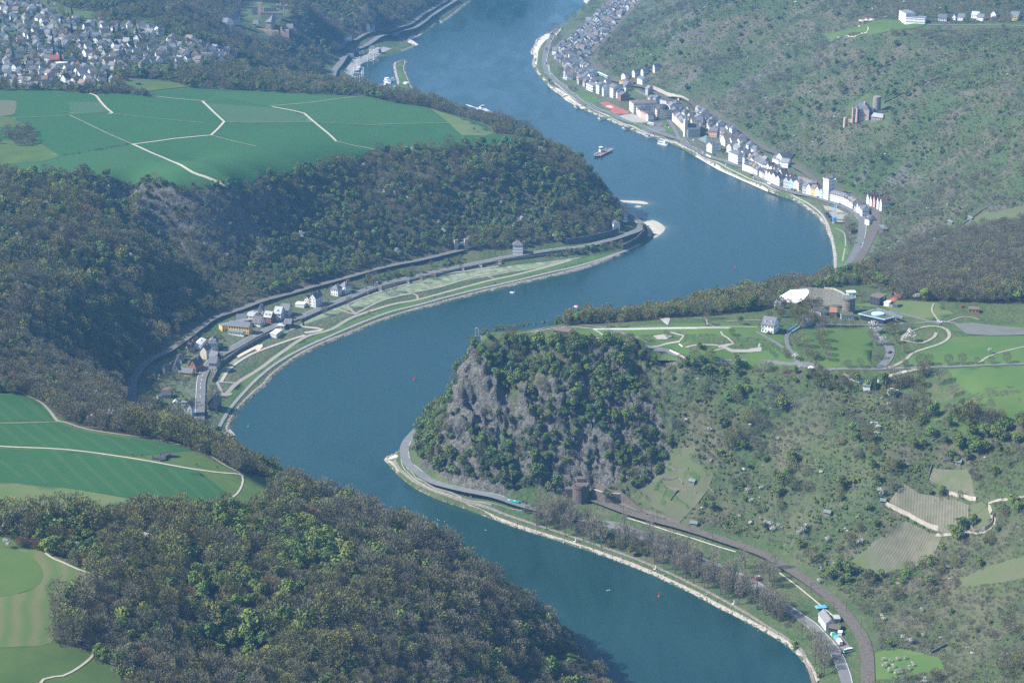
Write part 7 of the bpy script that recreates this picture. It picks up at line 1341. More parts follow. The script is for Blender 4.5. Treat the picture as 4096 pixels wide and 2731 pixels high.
def stage(a,b,gx,gy,lb):
    o=afloat('landing_stage',*a,*b,lb,'landing stage','landing stages along the town bank'); m=MB(); m.box(-7,7,-2.2,2.2,-.5,1.0); m.build('pontoon',PAINT['grey'],o); m=MB(); m.box(-4,2,-1.6,1.6,1.003,3.4); m.build('shelter',WALL['grey'],o); m=MB(); m.box(-4.4,2.4,-2,2,3.403,3.6); m.build('shelter_roof',ROOF['slate'],o); g=G(gx,gy); A=np.array(o.location); ca=-o.rotation_euler.z; dx,dy=g[0]-A[0],g[1]-A[1]; e=(dx*math.cos(ca)-dy*math.sin(ca),dx*math.sin(ca)+dy*math.cos(ca)); m=MB(); dd=np.array(e)/np.linalg.norm(e); pn=np.array([-dd[1],dd[0]])*.9; m.hexa([(*pn,1.1),(*(-pn),1.1),(*(np.array(e)-pn),g[2]+.2),(*(np.array(e)+pn),g[2]+.2),(*pn,1.7),(*(-pn),1.7),(*(np.array(e)-pn),g[2]+.8),(*(np.array(e)+pn),g[2]+.8)]); m.build('gangway',METAL,o)
r3=lambda x,y:(1176+x/4,y/4)
stage(r3(592,992),r3(620,1003),*r3(680,968),'dark landing stage by the red court'); stage(r3(810,1100),r3(840,1112),*r3(915,1080),'dark landing stage second along the town bank'); stage(r3(1035,1188),r3(1065,1200),*r3(1105,1172),'low dark landing stage third along the town bank'); stage(r3(1250,1262),r3(1290,1272),*r3(1420,1272),'flat pale landing ramp near the excursion boat')
def buoy(x,y,col,lb,s=1.): 
    c=U(x,y,0); o=root('buoy',(c[0],c[1],0),0,lb,'buoy'); m=MB(); m.lathe([(1.1*s,-.3),(1.1*s,.5),(.4*s,.9),(.35*s,2.2*s),(.05,3.0*s)],n=10); m.build('float',PAINT[col],o); m=MB(); m.lathe([(.3*s,3.0*s),(.3*s,3.5*s),(.05,3.7*s)],n=8); m.build('topmark',PAINT[col],o)
buoy(1514,1369,'red','red navigation buoy in the near river reach'); buoy(1321,1477,'green','green navigation buoy below the near wooded hill',1.1); buoy(952,872,'red','small red buoy in the bend beside the rock'); buoy(1689,615,'red','small red buoy in the wide far bend'); buoy(571,980,'green','small green buoy off the left bank town')
o=afloat('motor_boat',1177,672.5,1186,674,'small white motor boat off the riverside meadow','boat'); m=MB(); hull(m,5.5,2.0,-.2,.9,.35); m.build('hull',PAINT['white'],o); m=MB(); m.box(-.6,1.0,-.8,.8,.903,1.6); m.build('windscreen',GLASS,o)
o=afloat('motor_boat',1323.5,705,1328,706,'small white boat with red top in the bend behind the rock','boat'); m=MB(); hull(m,5,2.0,-.2,.9,.35); m.build('hull',PAINT['white'],o); m=MB(); m.box(-1,1.0,-.8,.8,.903,2.4); m.build('cabin',PAINT['red'],o)
for i,(x,y) in enumerate([(1394,1356),(1397,1355),(1400,1354.5),(1005,1193),(1009,1195),(1021,1197),(1115,1217)]):
    c=U(x,y,0); o=root('water_bird',(c[0],c[1],0),i,'white water bird floating on the near river reach','bird','white birds on the near river'); m=MB(); m.lathe([(.02,.0),(.22,.05),(.26,.18),(.1,.34)],n=8,sx=1.8); m.bar((.32,0,.1),(.5,0,.5),.06); m.build('body',PAINT['white'],o)
# harbour opposite the far town
zh=lambda x,y:(763.7+.0978*x,86.1+.0978*y)
hs2(zh(868,350),zh(1002,362),10,8.5,3.2,'y','white','slate','white harbour house with pointed roof on the far quay',cat='house'); hs2(zh(1002,375),zh(1082,385),8,8,.4,'f','grey','pale','grey glazed annex beside the white harbour house',cat='building',name='harbour_annex',gap=1.6)
hs2(zh(640,395),zh(760,385),6,4,.4,'f','white','grey','flat grey harbour shed, right of the pair',cat='shed',name='shed'); hs2(zh(412,470),zh(505,478),13,4,.4,'f','white','grey','flat white harbour shed, left of the pair',cat='shed',name='shed',win=False)
hs2(zh(335,95),zh(458,105),9,7,4,'h','white','slate','white house above the far railway',cat='house'); hs2((842,70.5),(850,72),8,6,5,'g','cream','slate','cream steep roofed house in the far valley woods',cat='house'); hs2((850,71),(861,74),8,5,5,'p','grey','slate','grey steep roofed house in the far valley woods',cat='house')
for i,((x,y),s) in enumerate(((zh(585,735),11),(zh(540,790),10),(zh(503,860),10),(zh(468,930),10),(zh(728,860),11),(zh(695,935),11),(zh(412,1085),11),(zh(645,1060),11),(zh(965,520),9),(zh(825,580),8))):
    c=U(x,y,0); o=root('mooring_pile',(c[0],c[1],0),0,'tall white mooring pile in the far harbour','pile','white mooring piles in the far harbour'); m=MB(); m.lathe([(.75,-3),(.75,s)],n=8); m.build('pile_shaft',PAINT['white'],o)
def pontoon(a,b,wd,lb,col='silver',h=1.): 
    o=afloat('pontoon',*[(a[0]+b[0])/2,(a[1]+b[1])/2],*b,lb,'pontoon','pontoons in the far harbour'); A=U(*a);B=U(*b);L=np.linalg.norm((A-B)[:2]); m=MB(); m.box(-L/2,L/2,-wd/2,wd/2,-.4,h); m.build('deck',PAINT[col],o); m=MB(); [m.bar((x_,-wd/2,h),(x_,-wd/2,h+1.1),.08) for x_ in np.linspace(-L/2,L/2,6)]; m.box(-L/2,L/2,-wd/2-.05,-wd/2+.05,h+1.0,h+1.15); m.build('railing',METAL,o)
pontoon(zh(440,930),zh(735,940),4,'pale pontoon across the front of the far harbour'); pontoon(zh(530,850),zh(720,850),3,'pale pontoon in the middle of the far harbour'); pontoon(zh(560,790),zh(600,740),3,'short slanted pontoon in the far harbour'); pontoon(zh(735,545),zh(800,580),2.4,'curved pontoon under the harbour crane, left piece'); pontoon(zh(800,580),zh(890,575),2.4,'curved pontoon under the harbour crane, middle piece'); pontoon(zh(890,575),zh(1010,515),2.4,'curved pontoon under the harbour crane, right piece'); pontoon(zh(1040,1220),zh(1520,1150),3,'long pale jetty by the white boats','white')
def yacht(p,q,L,lb,nm='cabin_cruiser',dk=2):
    o=afloat(nm,*p,*q,lb,'boat'); m=MB(); hull(m,L,L*.3,-.3,1.5,.3); m.build('hull',PAINT['white'],o)
    for k in range(dk):
        m=MB(); m.box(-L*.35+k*L*.05,L*.2-k*L*.12,-L*.12,L*.12,1.503+k*1.9,3.2+k*1.9); m.build('cabin',GLASS if k==0 else PAINT['white'],o); m=MB(); m.box(-L*.38+k*L*.05,L*.24-k*L*.12,-L*.14,L*.14,3.203+k*1.9,3.4+k*1.9); m.build('deck',PAINT['white'],o)
yacht(zh(1300,1060),zh(1370,1090),22,'large white moored boat with stacked decks in the far harbour','moored_ship',3); yacht(zh(1240,1150),zh(1180,1165),14,'white cabin boat beside the far harbour jetty'); yacht(zh(1140,1180),zh(1090,1190),10,'small white cabin boat next in line at the far jetty'); yacht(zh(1070,1205),zh(1040,1212),9,'smallest white boat at the end of the far jetty'); yacht(zh(1425,1020),zh(1450,1020),9,'white houseboat beside the large moored boat'); yacht(zh(640,760),zh(690,740),14,'grey work boat among the far harbour piles')
c=G(*zh(900,400)); o=root('harbour_crane',c,0,'orange and white slipway crane on the far quay','crane'); m=MB(); m.box(-3,3,-3,3,0,3.5); m.build('base_cabin',PAINT['white'],o); m=MB(); m.bar((2,0,3.5),(2,0,11),.5,6); m.build('mast',PAINT['orange'],o); m=MB(); m.bar((2,0,10),(0,-14,2),.3); m.build('jib',METAL,o)
for i,(x,y) in enumerate([zh(530,490),zh(560,500),zh(610,490),zh(640,480),zh(500,540),zh(480,600),zh(620,300),zh(590,315),zh(660,285)]): car(x,y,(x+2,y+.4),['white','white','silver','white','white','silver','dark','white','black'][i],'%s car on the far harbour quay'%['white','white','silver','white','white','silver','dark','white','black'][i],group='cars on the far harbour quay')
hs2(zh(1665,1095),zh(1735,1110),5,2.4,.4,'f','white','white','white canopy on the grassy mole',cat='canopy',name='canopy',win=False)
print('town',len(OCC),time.time()-T0)
# ---------------------------------------------------------------- castles, hilltop hotel, village
zk=lambda x,y:(1923.6+.0732*x,212.5+.0732*y)
c,ang,L=site(zk(480,960),zk(950,930)); c=G(*zk(640,955)); mk=float(np.linalg.norm(c-np.array([0,0,CAM_H])))/FOC*.0732   # metres per pixel of the close view
o=root('castle',(c[0],c[1],c[2]-1),-.3,'stone castle with slim corner turrets and a tall round keep on the hill','castle')
vz=1/math.cos(R(14)); X_=lambda x:(x-640)*mk; Z_=lambda y:(955-y)*mk*vz+1
m=MB(); m.box(X_(650),X_(955),2,17,-8,Z_(560)); m.box(X_(470),X_(620),0,12,-9,Z_(560)); m.build('palace_wall',cm('castle_stone',(.50,.37,.29),var=.2,scale=.5),o); KS=MATS['castle_stone']
m=MB(); m.hexa([(X_(490),2,Z_(556)),(X_(940),2,Z_(556)),(X_(940),17,Z_(556)),(X_(490),17,Z_(556)),(X_(650),8,Z_(360)),(X_(830),8,Z_(360)),(X_(830),10,Z_(360)),(X_(650),10,Z_(360))]); m.build('palace_roof',ROOF['slate'],o)
m=MB(); m.box(X_(765),X_(815),5,9,Z_(500),Z_(345)); m.build('chimney_stack',KS,o)
for x,y,zb,zt,r_,zr in((475,-1,-9,490,28,350),(600,-1,-9,500,38,365),(885,14,0,500,30,350),(690,16,0,470,24,355)):
    m=MB(); m.lathe([(r_*mk,Z_(940) if zb<0 else 4),(r_*mk,Z_(zt))],X_(x),y,10); t=m.build('turret',KS,o); m=MB(); m.lathe([(r_*mk*1.25,Z_(zt)+.003),(r_*mk*.45,Z_(zt-75)),(.05,Z_(zr))],X_(x),y,10); m.build('turret_cap',ROOF['slate'],t)
m=MB(); [m.box(X_(x)-.5,X_(x)+.5,1.9,2.04,Z_(y),Z_(y)+1.4) for x in(690,755) for y in(665,750)]; m.box(X_(860),X_(880),1.9,2.04,Z_(740),Z_(705)); [m.box(X_(x)-.5,X_(x)+.5,-.1,.04,Z_(y),Z_(y)+1.3) for x in(505,545) for y in(560,640,700,890)]; t=m.build('window_set',GLASS,o); t['kind']='stuff'
m=MB(); m.lathe([(5.4,-4),(5.2,Z_(205))],X_(1135),17,24); m.build('keep',cm('keep_stone',(.24,.21,.19),var=.2),o)
m=MB(); m.box(X_(955),X_(1090),8,20,-5,Z_(540)); m.box(X_(1090),X_(1480),12,16,-5,Z_(600)); m.build('curtain_wall',M['darkstone'],o)
m=MB(); m.box(X_(1030),X_(1375),0,10,-8,Z_(735)); m.build('lower_house_wall',KS,o); m=MB(); m.hexa([(X_(1025),-.6,Z_(735)+.003),(X_(1400),-.6,Z_(765)),(X_(1400),10,Z_(765)),(X_(1025),10,Z_(735)+.003),(X_(1090),5,Z_(640)),(X_(1385),5,Z_(665)),(X_(1385),6,Z_(665)),(X_(1090),6,Z_(640))]); m.build('lower_house_roof',ROOF['pale'],o)
m=MB(); [m.box(X_(x)-.4,X_(x)+.4,-.1,.04,Z_(y),Z_(y)+1.1) for x,y in((1050,780),(1110,785),(1170,788),(1240,800),(1320,815),(1300,915),(1340,910))]; t=m.build('window_set',GLASS,o); t['kind']='stuff'
m=MB(); m.box(X_(1060),X_(1250),-4,-.01,-10,Z_(900)); m.build('terrace_wall',M['palestone'],o); m=MB(); m.hexa([(X_(1030),-4.4,Z_(905)),(X_(1250),-4.4,Z_(905)),(X_(1220),-.02,Z_(905)),(X_(1030),-.02,Z_(905)),(X_(1035),-1.5,Z_(820)),(X_(1180),-1.5,Z_(825)),(X_(1180),-.3,Z_(825)),(X_(1035),-.3,Z_(820))]); m.build('porch_roof',ROOF['slate'],o)
m=MB(); m.box(X_(1435),X_(1550),2,8,-8,Z_(790)); m.box(X_(220),X_(460),0,2,-12,Z_(870)); m.lathe([(2,-12),(2,Z_(820))],X_(240),0,10); m.build('gate_wall',KS,o)
m=MB(); m.box(X_(960),X_(1500),-7,-6,-14,Z_(985)); m.build('lower_terrace',M['palestone'],o)
# ruin on the far left
zr=lambda x,y:(505.3+.0978*x,.0978*y)
c=G(*zr(900,690)); mr_=float(np.linalg.norm(c-np.array([0,0,CAM_H])))/FOC*.0978; dp=math.sin(R(9.9))
o=root('castle_ruin',(c[0],c[1],c[2]),-.12,'large ruined castle with roofless walls and terraces on the far spur','castle')
def RX(x): return (x-900)*mr_
def wallbox(m,x0,x1,yt,yb,dy,th=2): # yt,yb rows of the wall's top and foot; dy ground distance behind the origin
    zb=(690-yb)*mr_*1.02-dy*dp; zt=(690-yt)*mr_*1.02-dy*dp; m.box(RX(x0),RX(x1),dy,dy+th,zb-6,zt)
RS=cm('ruin_stone',(.38,.29,.22),var=.25,scale=.4)
m=MB(); wallbox(m,750,1265,310,390,60,4); m.build('long_wall',M['stone'],o); m=MB(); [m.box(RX(x),RX(x)+2.2,59.9,60.05,(690-345)*mr_-60*dp,(690-315)*mr_-60*dp) for x in(775,825,905,965,1060,1115,1210)]; t=m.build('loophole_set',DARKM,o); t['kind']='stuff'
for x0,x1,yt,yb,dy in((440,600,185,280,90),(600,690,95,280,85),(720,1000,200,270,95),(820,1000,150,200,110),(960,1003,110,210,112),(1040,1075,90,170,112),(1075,1280,150,270,100),(1180,1250,120,180,108),(1265,1285,180,300,70),(1320,1345,150,200,100)):
    m=MB(); wallbox(m,x0,x1,yt,yb,dy,3); m.build('ruined_wall',M['darkstone'] if x1-x0>120 else RS,o)
m=MB(); wallbox(m,1045,1165,520,690,10,30); m.build('tower_house',RS,o); m=MB(); zt=(690-520)*mr_-10*dp; k=len(m.V); m.V+=[(RX(1035),9,zt+.01),(RX(1170),9,zt+.01),(RX(1225),42,zt+.01),(RX(1090),42,zt+.01),(RX(1165),24,zt+9),(RX(1175),28,zt+9)]; m.F+=[(k,k+1,k+4),(k+1,k+2,k+5,k+4),(k+2,k+3,k+5),(k+3,k,k+4,k+5),(k+3,k+2,k+1,k)]; m.build('tower_roof',ROOF['grey'],o)
m=MB(); wallbox(m,745,800,570,690,5,8); m.build('gate_house',RS,o); m=MB(); zt=(690-570)*mr_-5*dp; m.hexa([(RX(735),4,zt+.01),(RX(900),4,zt+.01),(RX(900),16,zt+.01),(RX(735),16,zt+.01),(RX(780),9,zt+6),(RX(880),9,zt+6),(RX(880),10,zt+6),(RX(780),10,zt+6)]); m.build('gate_roof',ROOF['slate'],o)
m=MB(); wallbox(m,1090,1400,710,860,-8,3); wallbox(m,1400,1600,690,780,4,3); wallbox(m,870,1090,680,760,0,2); m.build('terrace_wall',RS,o); m=MB(); m.lathe([(2.2,(690-670)*mr_),(.1,(690-620)*mr_)],RX(1435),4,8); m.build('turret_cap',ROOF['tile'],o); m=MB(); wallbox(m,1430,1590,560,580,40,1); m.build('parapet',M['palestone'],o)
hs2(zr(160,735),zr(285,750),10,12,6,'g','white','slate','tall white gabled castle hotel left of the ruin',cat='hotel',name='castle_hotel',gap=2.4); hs2(zr(300,620),zr(480,600),12,9,6,'p','grey','slate','slate roofed castle house behind the white gable',cat='house',name='castle_house')
for i,(x,y) in enumerate([(15,840),(85,820)]): hs2(zr(x-15,y),zr(x+20,y+4),7,7,2,'f','white','white',['white slab house under the castle, leftmost','white slab house under the castle, beside the gable'][i],cat='house')
hs2(zr(1925,1240),zr(2020,1250),8,6,3,'y','white','slate','small white house alone on the castle slope',cat='house'); hs2((485,43),(489,43.5),6,5,3,'h','white','white','small white house in woods left of the castle',cat='house'); hs2((468,66),(482,68),9,6,3,'h','white','slate','white villa in woods below the ruin',cat='house')
field('terrace_vineyard',[zr(1410,935),zr(1740,935),zr(1880,1100),zr(1880,1135),zr(1500,1130),zr(1430,1000)],M['greyfield'],.3); field('terrace_vineyard',[zr(1520,1180),zr(1900,1190),zr(1920,1240),zr(1600,1270)],M['greyfield'],.3)
# hilltop hotel and houses on the far right
q8=lambda x,y:(1764+x/4,y/4)
hs2(q8(1262,232),q8(1440,228),14,8,.5,'f','white','grey','white terraced hilltop hotel wing with glass balconies',cat='hotel',name='hotel',gap=1.7,fl=3.2)
c=G(*q8(1230,212)); a=G(*q8(1200,180)); b=G(*q8(1262,232)); o=building('hotel',((a+b)[0]/2,(a+b)[1]/2,0),math.atan2(b[1]-a[1],b[0]-a[0]),max(20,np.linalg.norm((b-a)[:2])*1.0),14,12.5,.5,'f','white','grey','tall white hilltop hotel block with rows of windows','hotel',gap=1.8,fl=3.2); OCC.append(((a+b)[0]/2,(a+b)[1]/2))
for x0,x1,y,wc,rf,rd,lb in((1560,1640,195,'white','slate','p','beside the hilltop hotel'),(1690,1720,185,'white','slate','g','second from the hilltop hotel'),(1740,1800,190,'white','slate','p','third from the hilltop hotel'),(1865,1930,170,'white','pale','p','in the middle of the hilltop row'),(1915,1975,192,'white','slate','p','before the pale roofed hilltop house'),(2045,2090,160,'white','slate','g','with bright gable in the hilltop row'),(2225,2300,170,'white','slate','p','near the right end of the hilltop row'),(2240,2290,192,'yellow','slate','p','at the right end of the hilltop row')): hs2(q8(x0,y),q8(x1,y+3),9,4.5,4,rd,wc,rf,lb)
strip('hilltop_road',[q8(1250,240),q8(1500,232),q8(1800,232),q8(2100,236),q8(2400,242)],5,M['asphalt2'],.5); strip('hilltop_path',[q8(500,318),q8(620,330),q8(740,340),q8(860,310),q8(920,270),q8(830,240)],2.2,M['gravel'],.5); field('sand_patch',[q8(825,190),q8(900,178),q8(1000,176),q8(940,195),q8(850,204)],M['sand'],.5)
car(*q8(1625,230),q8(1650,230),'red','red car on the hilltop road by the hotel')
# hilltop village
hs2((190*.1465,0),(200*.1465,2),1,1,1,'p','white','slate','x') if False else None
v=lambda x,y:(.1465*x,.1465*y)
c,ang,L=site(v(740,495),v(870,500)); c[2]=float(H(c[0],c[1])); o=root('village_church',c,ang,'village church under one huge tent shaped roof','church'); OCC.append((c[0],c[1])); m=MB(); k=0; m.V+=[(-13,0,2.5),(12,-2,2),(24,14,2.5),(-8,18,3),(-2,7,13),(6,8,13)]; m.F+=[(0,1,5,4),(1,2,5),(2,3,4,5),(3,0,4),(3,2,1,0)]; m.build('tent_roof',ROOF['grey'],o); m=MB(); m.prism([(-12,.6),(11,-1),(22,13),(-7,17)],-2,2.45); m.build('wall',WALL['white'],o); m=MB(); m.box(-17,-15,2,4,-2,11); m.build('bell_pillar',WALL['white'],o)
c=G(*v(205,1020)); o=root('church_spire',(c[0],c[1],c[2]),0,'slim dark slate church spire in the village','church tower'); OCC.append((c[0],c[1])); m=MB(); m.box(-3,3,-3,3,-2,13); m.build('tower_shaft',ROOF['slate'],o); m=MB(); m.lathe([(4.2,13.003),(2,18),(.1,29)],n=8); m.build('spire',ROOF['dark'],o)
hs2(v(795,1010),v(1000,1005),13,6,5,'p','brick','red','barn with deep red roof in the village',cat='barn',name='barn',win=False); hs2(v(885,1045),v(1065,1030),6,4,1.2,'p','white','white','low bright white roofed shed before the red roofed barn',cat='shed',name='shed',win=False)
hs2(v(455,1400),v(580,1408),9,5,4,'p','dark','slate','dark barn at the edge of the green field',cat='barn',name='barn',win=False); hs2(v(1090,920),v(1150,925),8,5,4,'g','yellow','slate','with bright yellow gable in the village'); hs2(v(1175,1045),v(1260,1060),13,5,4.5,'g','brick','dark','in the lower village by the trees'); hs2(v(800,840),v(870,845),10,6,4,'g','white','slate','left of the red roofed barn'); hs2(v(870,925),v(925,930),9,6,4.5,'g','white','slate','with a pointed gable beside the red roofed barn')
hs2(v(1195,765),v(1280,770),10,4,5,'g','white','slate','with steep gable in the middle of the village'); hs2(v(1350,720),v(1445,725),10,4,5,'g','white','slate','with steep gable right of another in the village'); hs2(v(1590,870),v(1650,880),10,4,5,'g','mint','slate','with pale green gable on the right of the village'); hs2(v(770,330),v(822,365),12,5,4.5,'g','white','slate','above the tent roofed church'); hs2(v(640,240),v(750,260),12,6,4,'h','white','slate','at the top edge of the village')
def vplace(x,y):
    r='front of the hilltop village' if y>165 else 'middle of the hilltop village' if y>95 else 'back of the hilltop village'
    return r+(' left of the church' if x<95 else ' below the church' if x<190 else ' right of the church' if x<330 else ' towards the castle')
rg=np.random.default_rng(77)
fill([(-12,8),(40,3),(95,12),(118,46),(185,50),(215,62),(290,58),(345,66),(400,90),(440,98),(520,118),(572,140),(560,152),(500,148),(430,148),(385,150),(300,162),(262,172),(262,198),(230,210),(160,206),(118,200),(60,196),(-12,192)],15.3,'',None,rg,eave=(3.6,5.6),cols=('white','white','white','white','cream','grey','cream','white'),rfs=('slate','dark','dark','grey','dark','slate','slate','brown'),clear=11.5,pl=vplace,wr=(7,9.5),lr=(8,11.5),maxn=330,name='village_house')
strip('village_street',[v(2100,1100),v(2080,900),v(2060,800)],6,M['asphalt2'],.5); strip('village_street',[(400,112),(402,140),(404,155)],5,M['asphalt2'],.5); strip('village_street',[(512,130),(518,150),(516,158)],6,M['concrete'],.5)
hs2(v(2130,1335),v(2180,1340),4,2.6,1,'p','dark','dark','tiny dark hut in the meadow beside the village',cat='hut',name='hut',win=False,chim=0)
print('castles',len(OCC),time.time()-T0)
# ---------------------------------------------------------------- trees one by one: poplars, plateau trees, town trees
POP=leafmat('poplar_twigs',(.25,.22,.155),.15)
def pop_proto(k):
    rg=np.random.default_rng(400+k); V=[];F=[]; tube(V,F,(0,0,-1),(0,0,10),.42,.3,6); tube(V,F,(0,0,10),(rg.normal()*.4,rg.normal()*.4,21),.3,.06,5)
    for j in range(11):
        z=rg.uniform(6,15); a=j*2.4+rg.normal()*.3; r_=rg.uniform(1.6,3.2); tube(V,F,(0,0,z),(math.cos(a)*r_,math.sin(a)*r_,z+rg.uniform(4,7)),.14,.03,4)
    tm=mesh('trunk',V,F,barkm); cm_=crown_twig('crown',3.9,6,22.5,POP,rg,900,.70,asp=.14,up=1.5); return tm,cm_
PROTO['poplar']=[pop_proto(k) for k in range(4)]
DESC['poplar']='tall bare poplar'
def T(kind,x,y,s,label,group=None,sz=None,name=None):
    c=G(x,y); k=rng.integers(0,9); s=s*rng.uniform(.9,1.1)
    if name is None:
        a='shrub' if kind.startswith('shrub') else 'tree'; g_=(group or label); name=next((n for w_,n in (('far plateau','upland_'),('village','village_'),('plateau','park_'),('garden','garden_'),('house','garden_'),('town','town_'),('poplars','riverside_'),('orchard','orchard_'),('near field','field_edge_'),('railway','trackside_'),('headland','roadside_')) if w_ in g_),'lone_')+a
    return single_tree(kind,k,(c[0],c[1],c[2]-.2),(rng.normal(0,.03),rng.normal(0,.03),rng.uniform(0,6.28)),(s,s,(sz or s)*rng.uniform(.93,1.07)),label,group,name)
t43=lambda x,y:(1176+x/4,1176+y/4); t44=lambda x,y:(1764+x/4,1176+y/4)
pops=[t43(*p) for p in((225,130),(265,110),(315,160),(345,120),(400,110),(440,90),(490,220),(540,160),(590,130),(655,265),(715,285),(750,295),(820,325),(300,60),(370,40),(470,60),(560,60),(1310,470),(1395,530),(1500,575),(1565,600),(1600,610),(1665,650),(1765,695),(1795,700),(1915,755),(1955,785),(1985,795),(2080,850),(1850,520),(1850,640),(2040,640),(1980,640),(1450,400),(1700,560),(2140,560),(1560,520),(2250,700),(2300,640),(2110,520),(1250,380))]+[t44(*p) for p in((10,640),(60,560),(310,1170),(430,1400),(470,1420),(490,1440),(515,1500),(440,1300),(395,1250),(60,700),(480,1330),(540,1380))]
for i,(x,y) in enumerate(pops): T('poplar',x,y,.92 if i<41 else .86,'tall bare poplar by the bus end of the near river road' if x<1390 else 'tall bare poplar in the long riverside row on the near bank' if x<1764 else 'tall bare poplar near the lorry yard on the near bank','bare poplars on the near riverbank',name='poplar_tree')
for i in range(60):
    a=rng.random()**.8; x=1215+590*a; y=np.interp(x,[1200,1300,1400,1500,1600,1700,1764,1820],[1185,1222,1256,1292,1334,1382,1420,1460])-rng.uniform(2,34); T('poplar',x,y,rng.uniform(.7,1.0),'bare poplar in the thick of the riverside belt on the near bank','bare poplars in the thick of the near belt',name='poplar_tree')
for i in range(190):     # undergrowth between poplars, on both sides of the old road
    a=rng.random(); x=1200+620*a; y=np.interp(x,[1200,1300,1400,1500,1600,1700,1764,1820],[1178,1215,1250,1285,1325,1372,1410,1450])-rng.uniform(0,30); k=rng.choice(['shrub_brown','shrub_grey','shrub_brown','shrub_green','bare'],p=[.4,.25,.15,.1,.1]); T(k,x,y,rng.uniform(.35,.65),DESC[k]+' between the poplars on the near bank',DESC[k]+'s between the poplars')
for x,y,k,s in((1402,1256,'yellow',.75),(1395,1258,'orange',.6),(1420,1262,'bare',.8),(1450,1277,'yellow',.85),(1465,1272,'bud',.8),(1480,1277,'bud',.7),(1232,1205,'orange',.6),(1275,1215,'orange',.6),(1505,1290,'orange',.6)): T(k,x,y,s,{'yellow':'yellow green young tree','orange':'russet young tree','bare':'brown bushy tree','bud':'olive bushy tree'}[k]+' among the poplars','young trees among the poplars')
for x,y in((1822,1480),(1828,1488),(1882,1552)): T('shrub_green',x,y,.7,'yellowish bush on the grassy near bank','yellowish bushes on the near bank')
t34=lambda x,y:(1764+x/4,784+y/4)
for x,y,s in((730,245,.62),(850,245,.66),(970,240,.75),(1390,225,.95),(1480,225,.85),(1655,220,.75),(1785,215,.78),(1915,210,.6),(2050,208,.6),(2195,205,.75),(1260,230,.55)): T('bare',*t34(x,y),s,'round bare tree in the row along the plateau road','round bare trees along the plateau road')
T('greyed',*t34(1565,405),.95,'slender white stemmed birch in the plateau meadow',sz=1.35); T('greyed',*t34(1700,512),.95,'tall birch standing left of the dark pine'); T('dark',*t34(1855,648),.85,'dark pine with a strong shadow in the plateau meadow'); T('dark',*t34(1790,602),.7,'smaller dark pine behind the larger one'); T('conifer',*t34(985,440),.75,'dark pointed conifer beside the small white shed'); T('yellow',*t34(125,640),1.0,'bright yellow green tree at the edge of the scrub slope',sz=1.3); T('blossom',*t34(250,180),1.0,'white blossoming tree by the roundabout'); T('blossom',*t34(2040,120),.8,'white blossoming tree beside the meadow path'); T('blossom',*z6(1690,985),1.6,'large white blossoming tree beside the car park'); T('blossom',*z6(2280,1130),1.4,'pinkish white blossoming tree inside the gravel loop'); T('blossom',*z6(1830,1180),1.3,'pale blossoming tree over the car park lane')
for i in range(46):
    x,y=t34(rng.uniform(1120,1480),rng.uniform(280,720)); k=rng.choice(['bare','greyed','bud','bare']); T(k,x,y,rng.uniform(.6,.95),DESC[k]+' in the grove beside the plateau meadow','trees in the grove beside the plateau meadow')
for i in range(26):
    x,y=t34(rng.uniform(340,760),rng.uniform(280,460)); k=rng.choice(['bud','green','bare','shrub_green']); T(k,x,y,rng.uniform(.45,.7),DESC[k]+' at the top of the scrub slope below the plateau road','trees at the top of the scrub slope')
EDGE=[(1100,766),(1200,751),(1300,741),(1400,736),(1500,728),(1600,720),(1700,712),(1790,700)]
ex=np.array(EDGE)
for i in range(130):
    x=rng.uniform(1100,1790) if i>25 else rng.uniform(1100,1330); y=np.interp(x,ex[:,0],ex[:,1]); dens_=1 if x>1400 else .6
    if rng.random()>dens_: continue
    c=G(x,y)+np.array([0,rng.uniform(-2,26 if x>1450 else 12),0]); k=rng.choice(['bare','bud','greyed','green','dark'],p=[.42,.24,.1,.18,.06]) if x>1330 else rng.choice(['green','bud','yellow','bare'],p=[.4,.3,.15,.15]); s=rng.uniform(.62,.98) if x>1400 else rng.uniform(.5,.72); h=float(H(c[0],c[1])); 
    single_tree(k,i,(c[0],c[1],h),(0,0,i),(s,s,s),DESC[k]+' along the river edge of the plateau','trees along the river edge of the plateau','park_tree')
T('greyed',1622,733,1.25,'large pale grey bare tree standing out on the plateau edge')
for i in range(70):
    x,y=z6(rng.uniform(-20,900),rng.uniform(560,900)); 
    if (150<(x-1757)/.1465<520 and (y-620)/.1465>820): continue
    k=rng.choice(['bare','bud','greyed','green'],p=[.45,.3,.15,.1]); T(k,x,y,rng.uniform(.55,.85),DESC[k]+' in the grove below the open air stage','trees in the grove below the open air stage')
for x,y in((480,830),(545,900),(845,880),(970,880),(1110,885),(1245,890),(1380,880),(640,1330),(650,1200),(620,1100),(500,1180),(800,1080),(850,1150),(880,1200),(830,1000),(900,1100),(930,1230),(960,1330),(1000,1420),(880,960),(1690,1080),(1740,1180),(1720,1350),(1780,1400),(1650,1050),(1960,1010),(2040,990),(2110,960),(2210,940),(2300,920),(2200,1300),(2060,1150),(2190,1520),(750,1400),(850,1380),(330,1380),(1515,500),(1650,280),(1820,340),(1930,310),(1750,250),(1580,260)):
    k=rng.choice(['bare','bud','bare','greyed','yellow'],p=[.4,.25,.2,.1,.05]); T(k,*z6(x,y),rng.uniform(.45,.8),DESC[k]+' beside the paths of the plateau park','single trees in the plateau park')
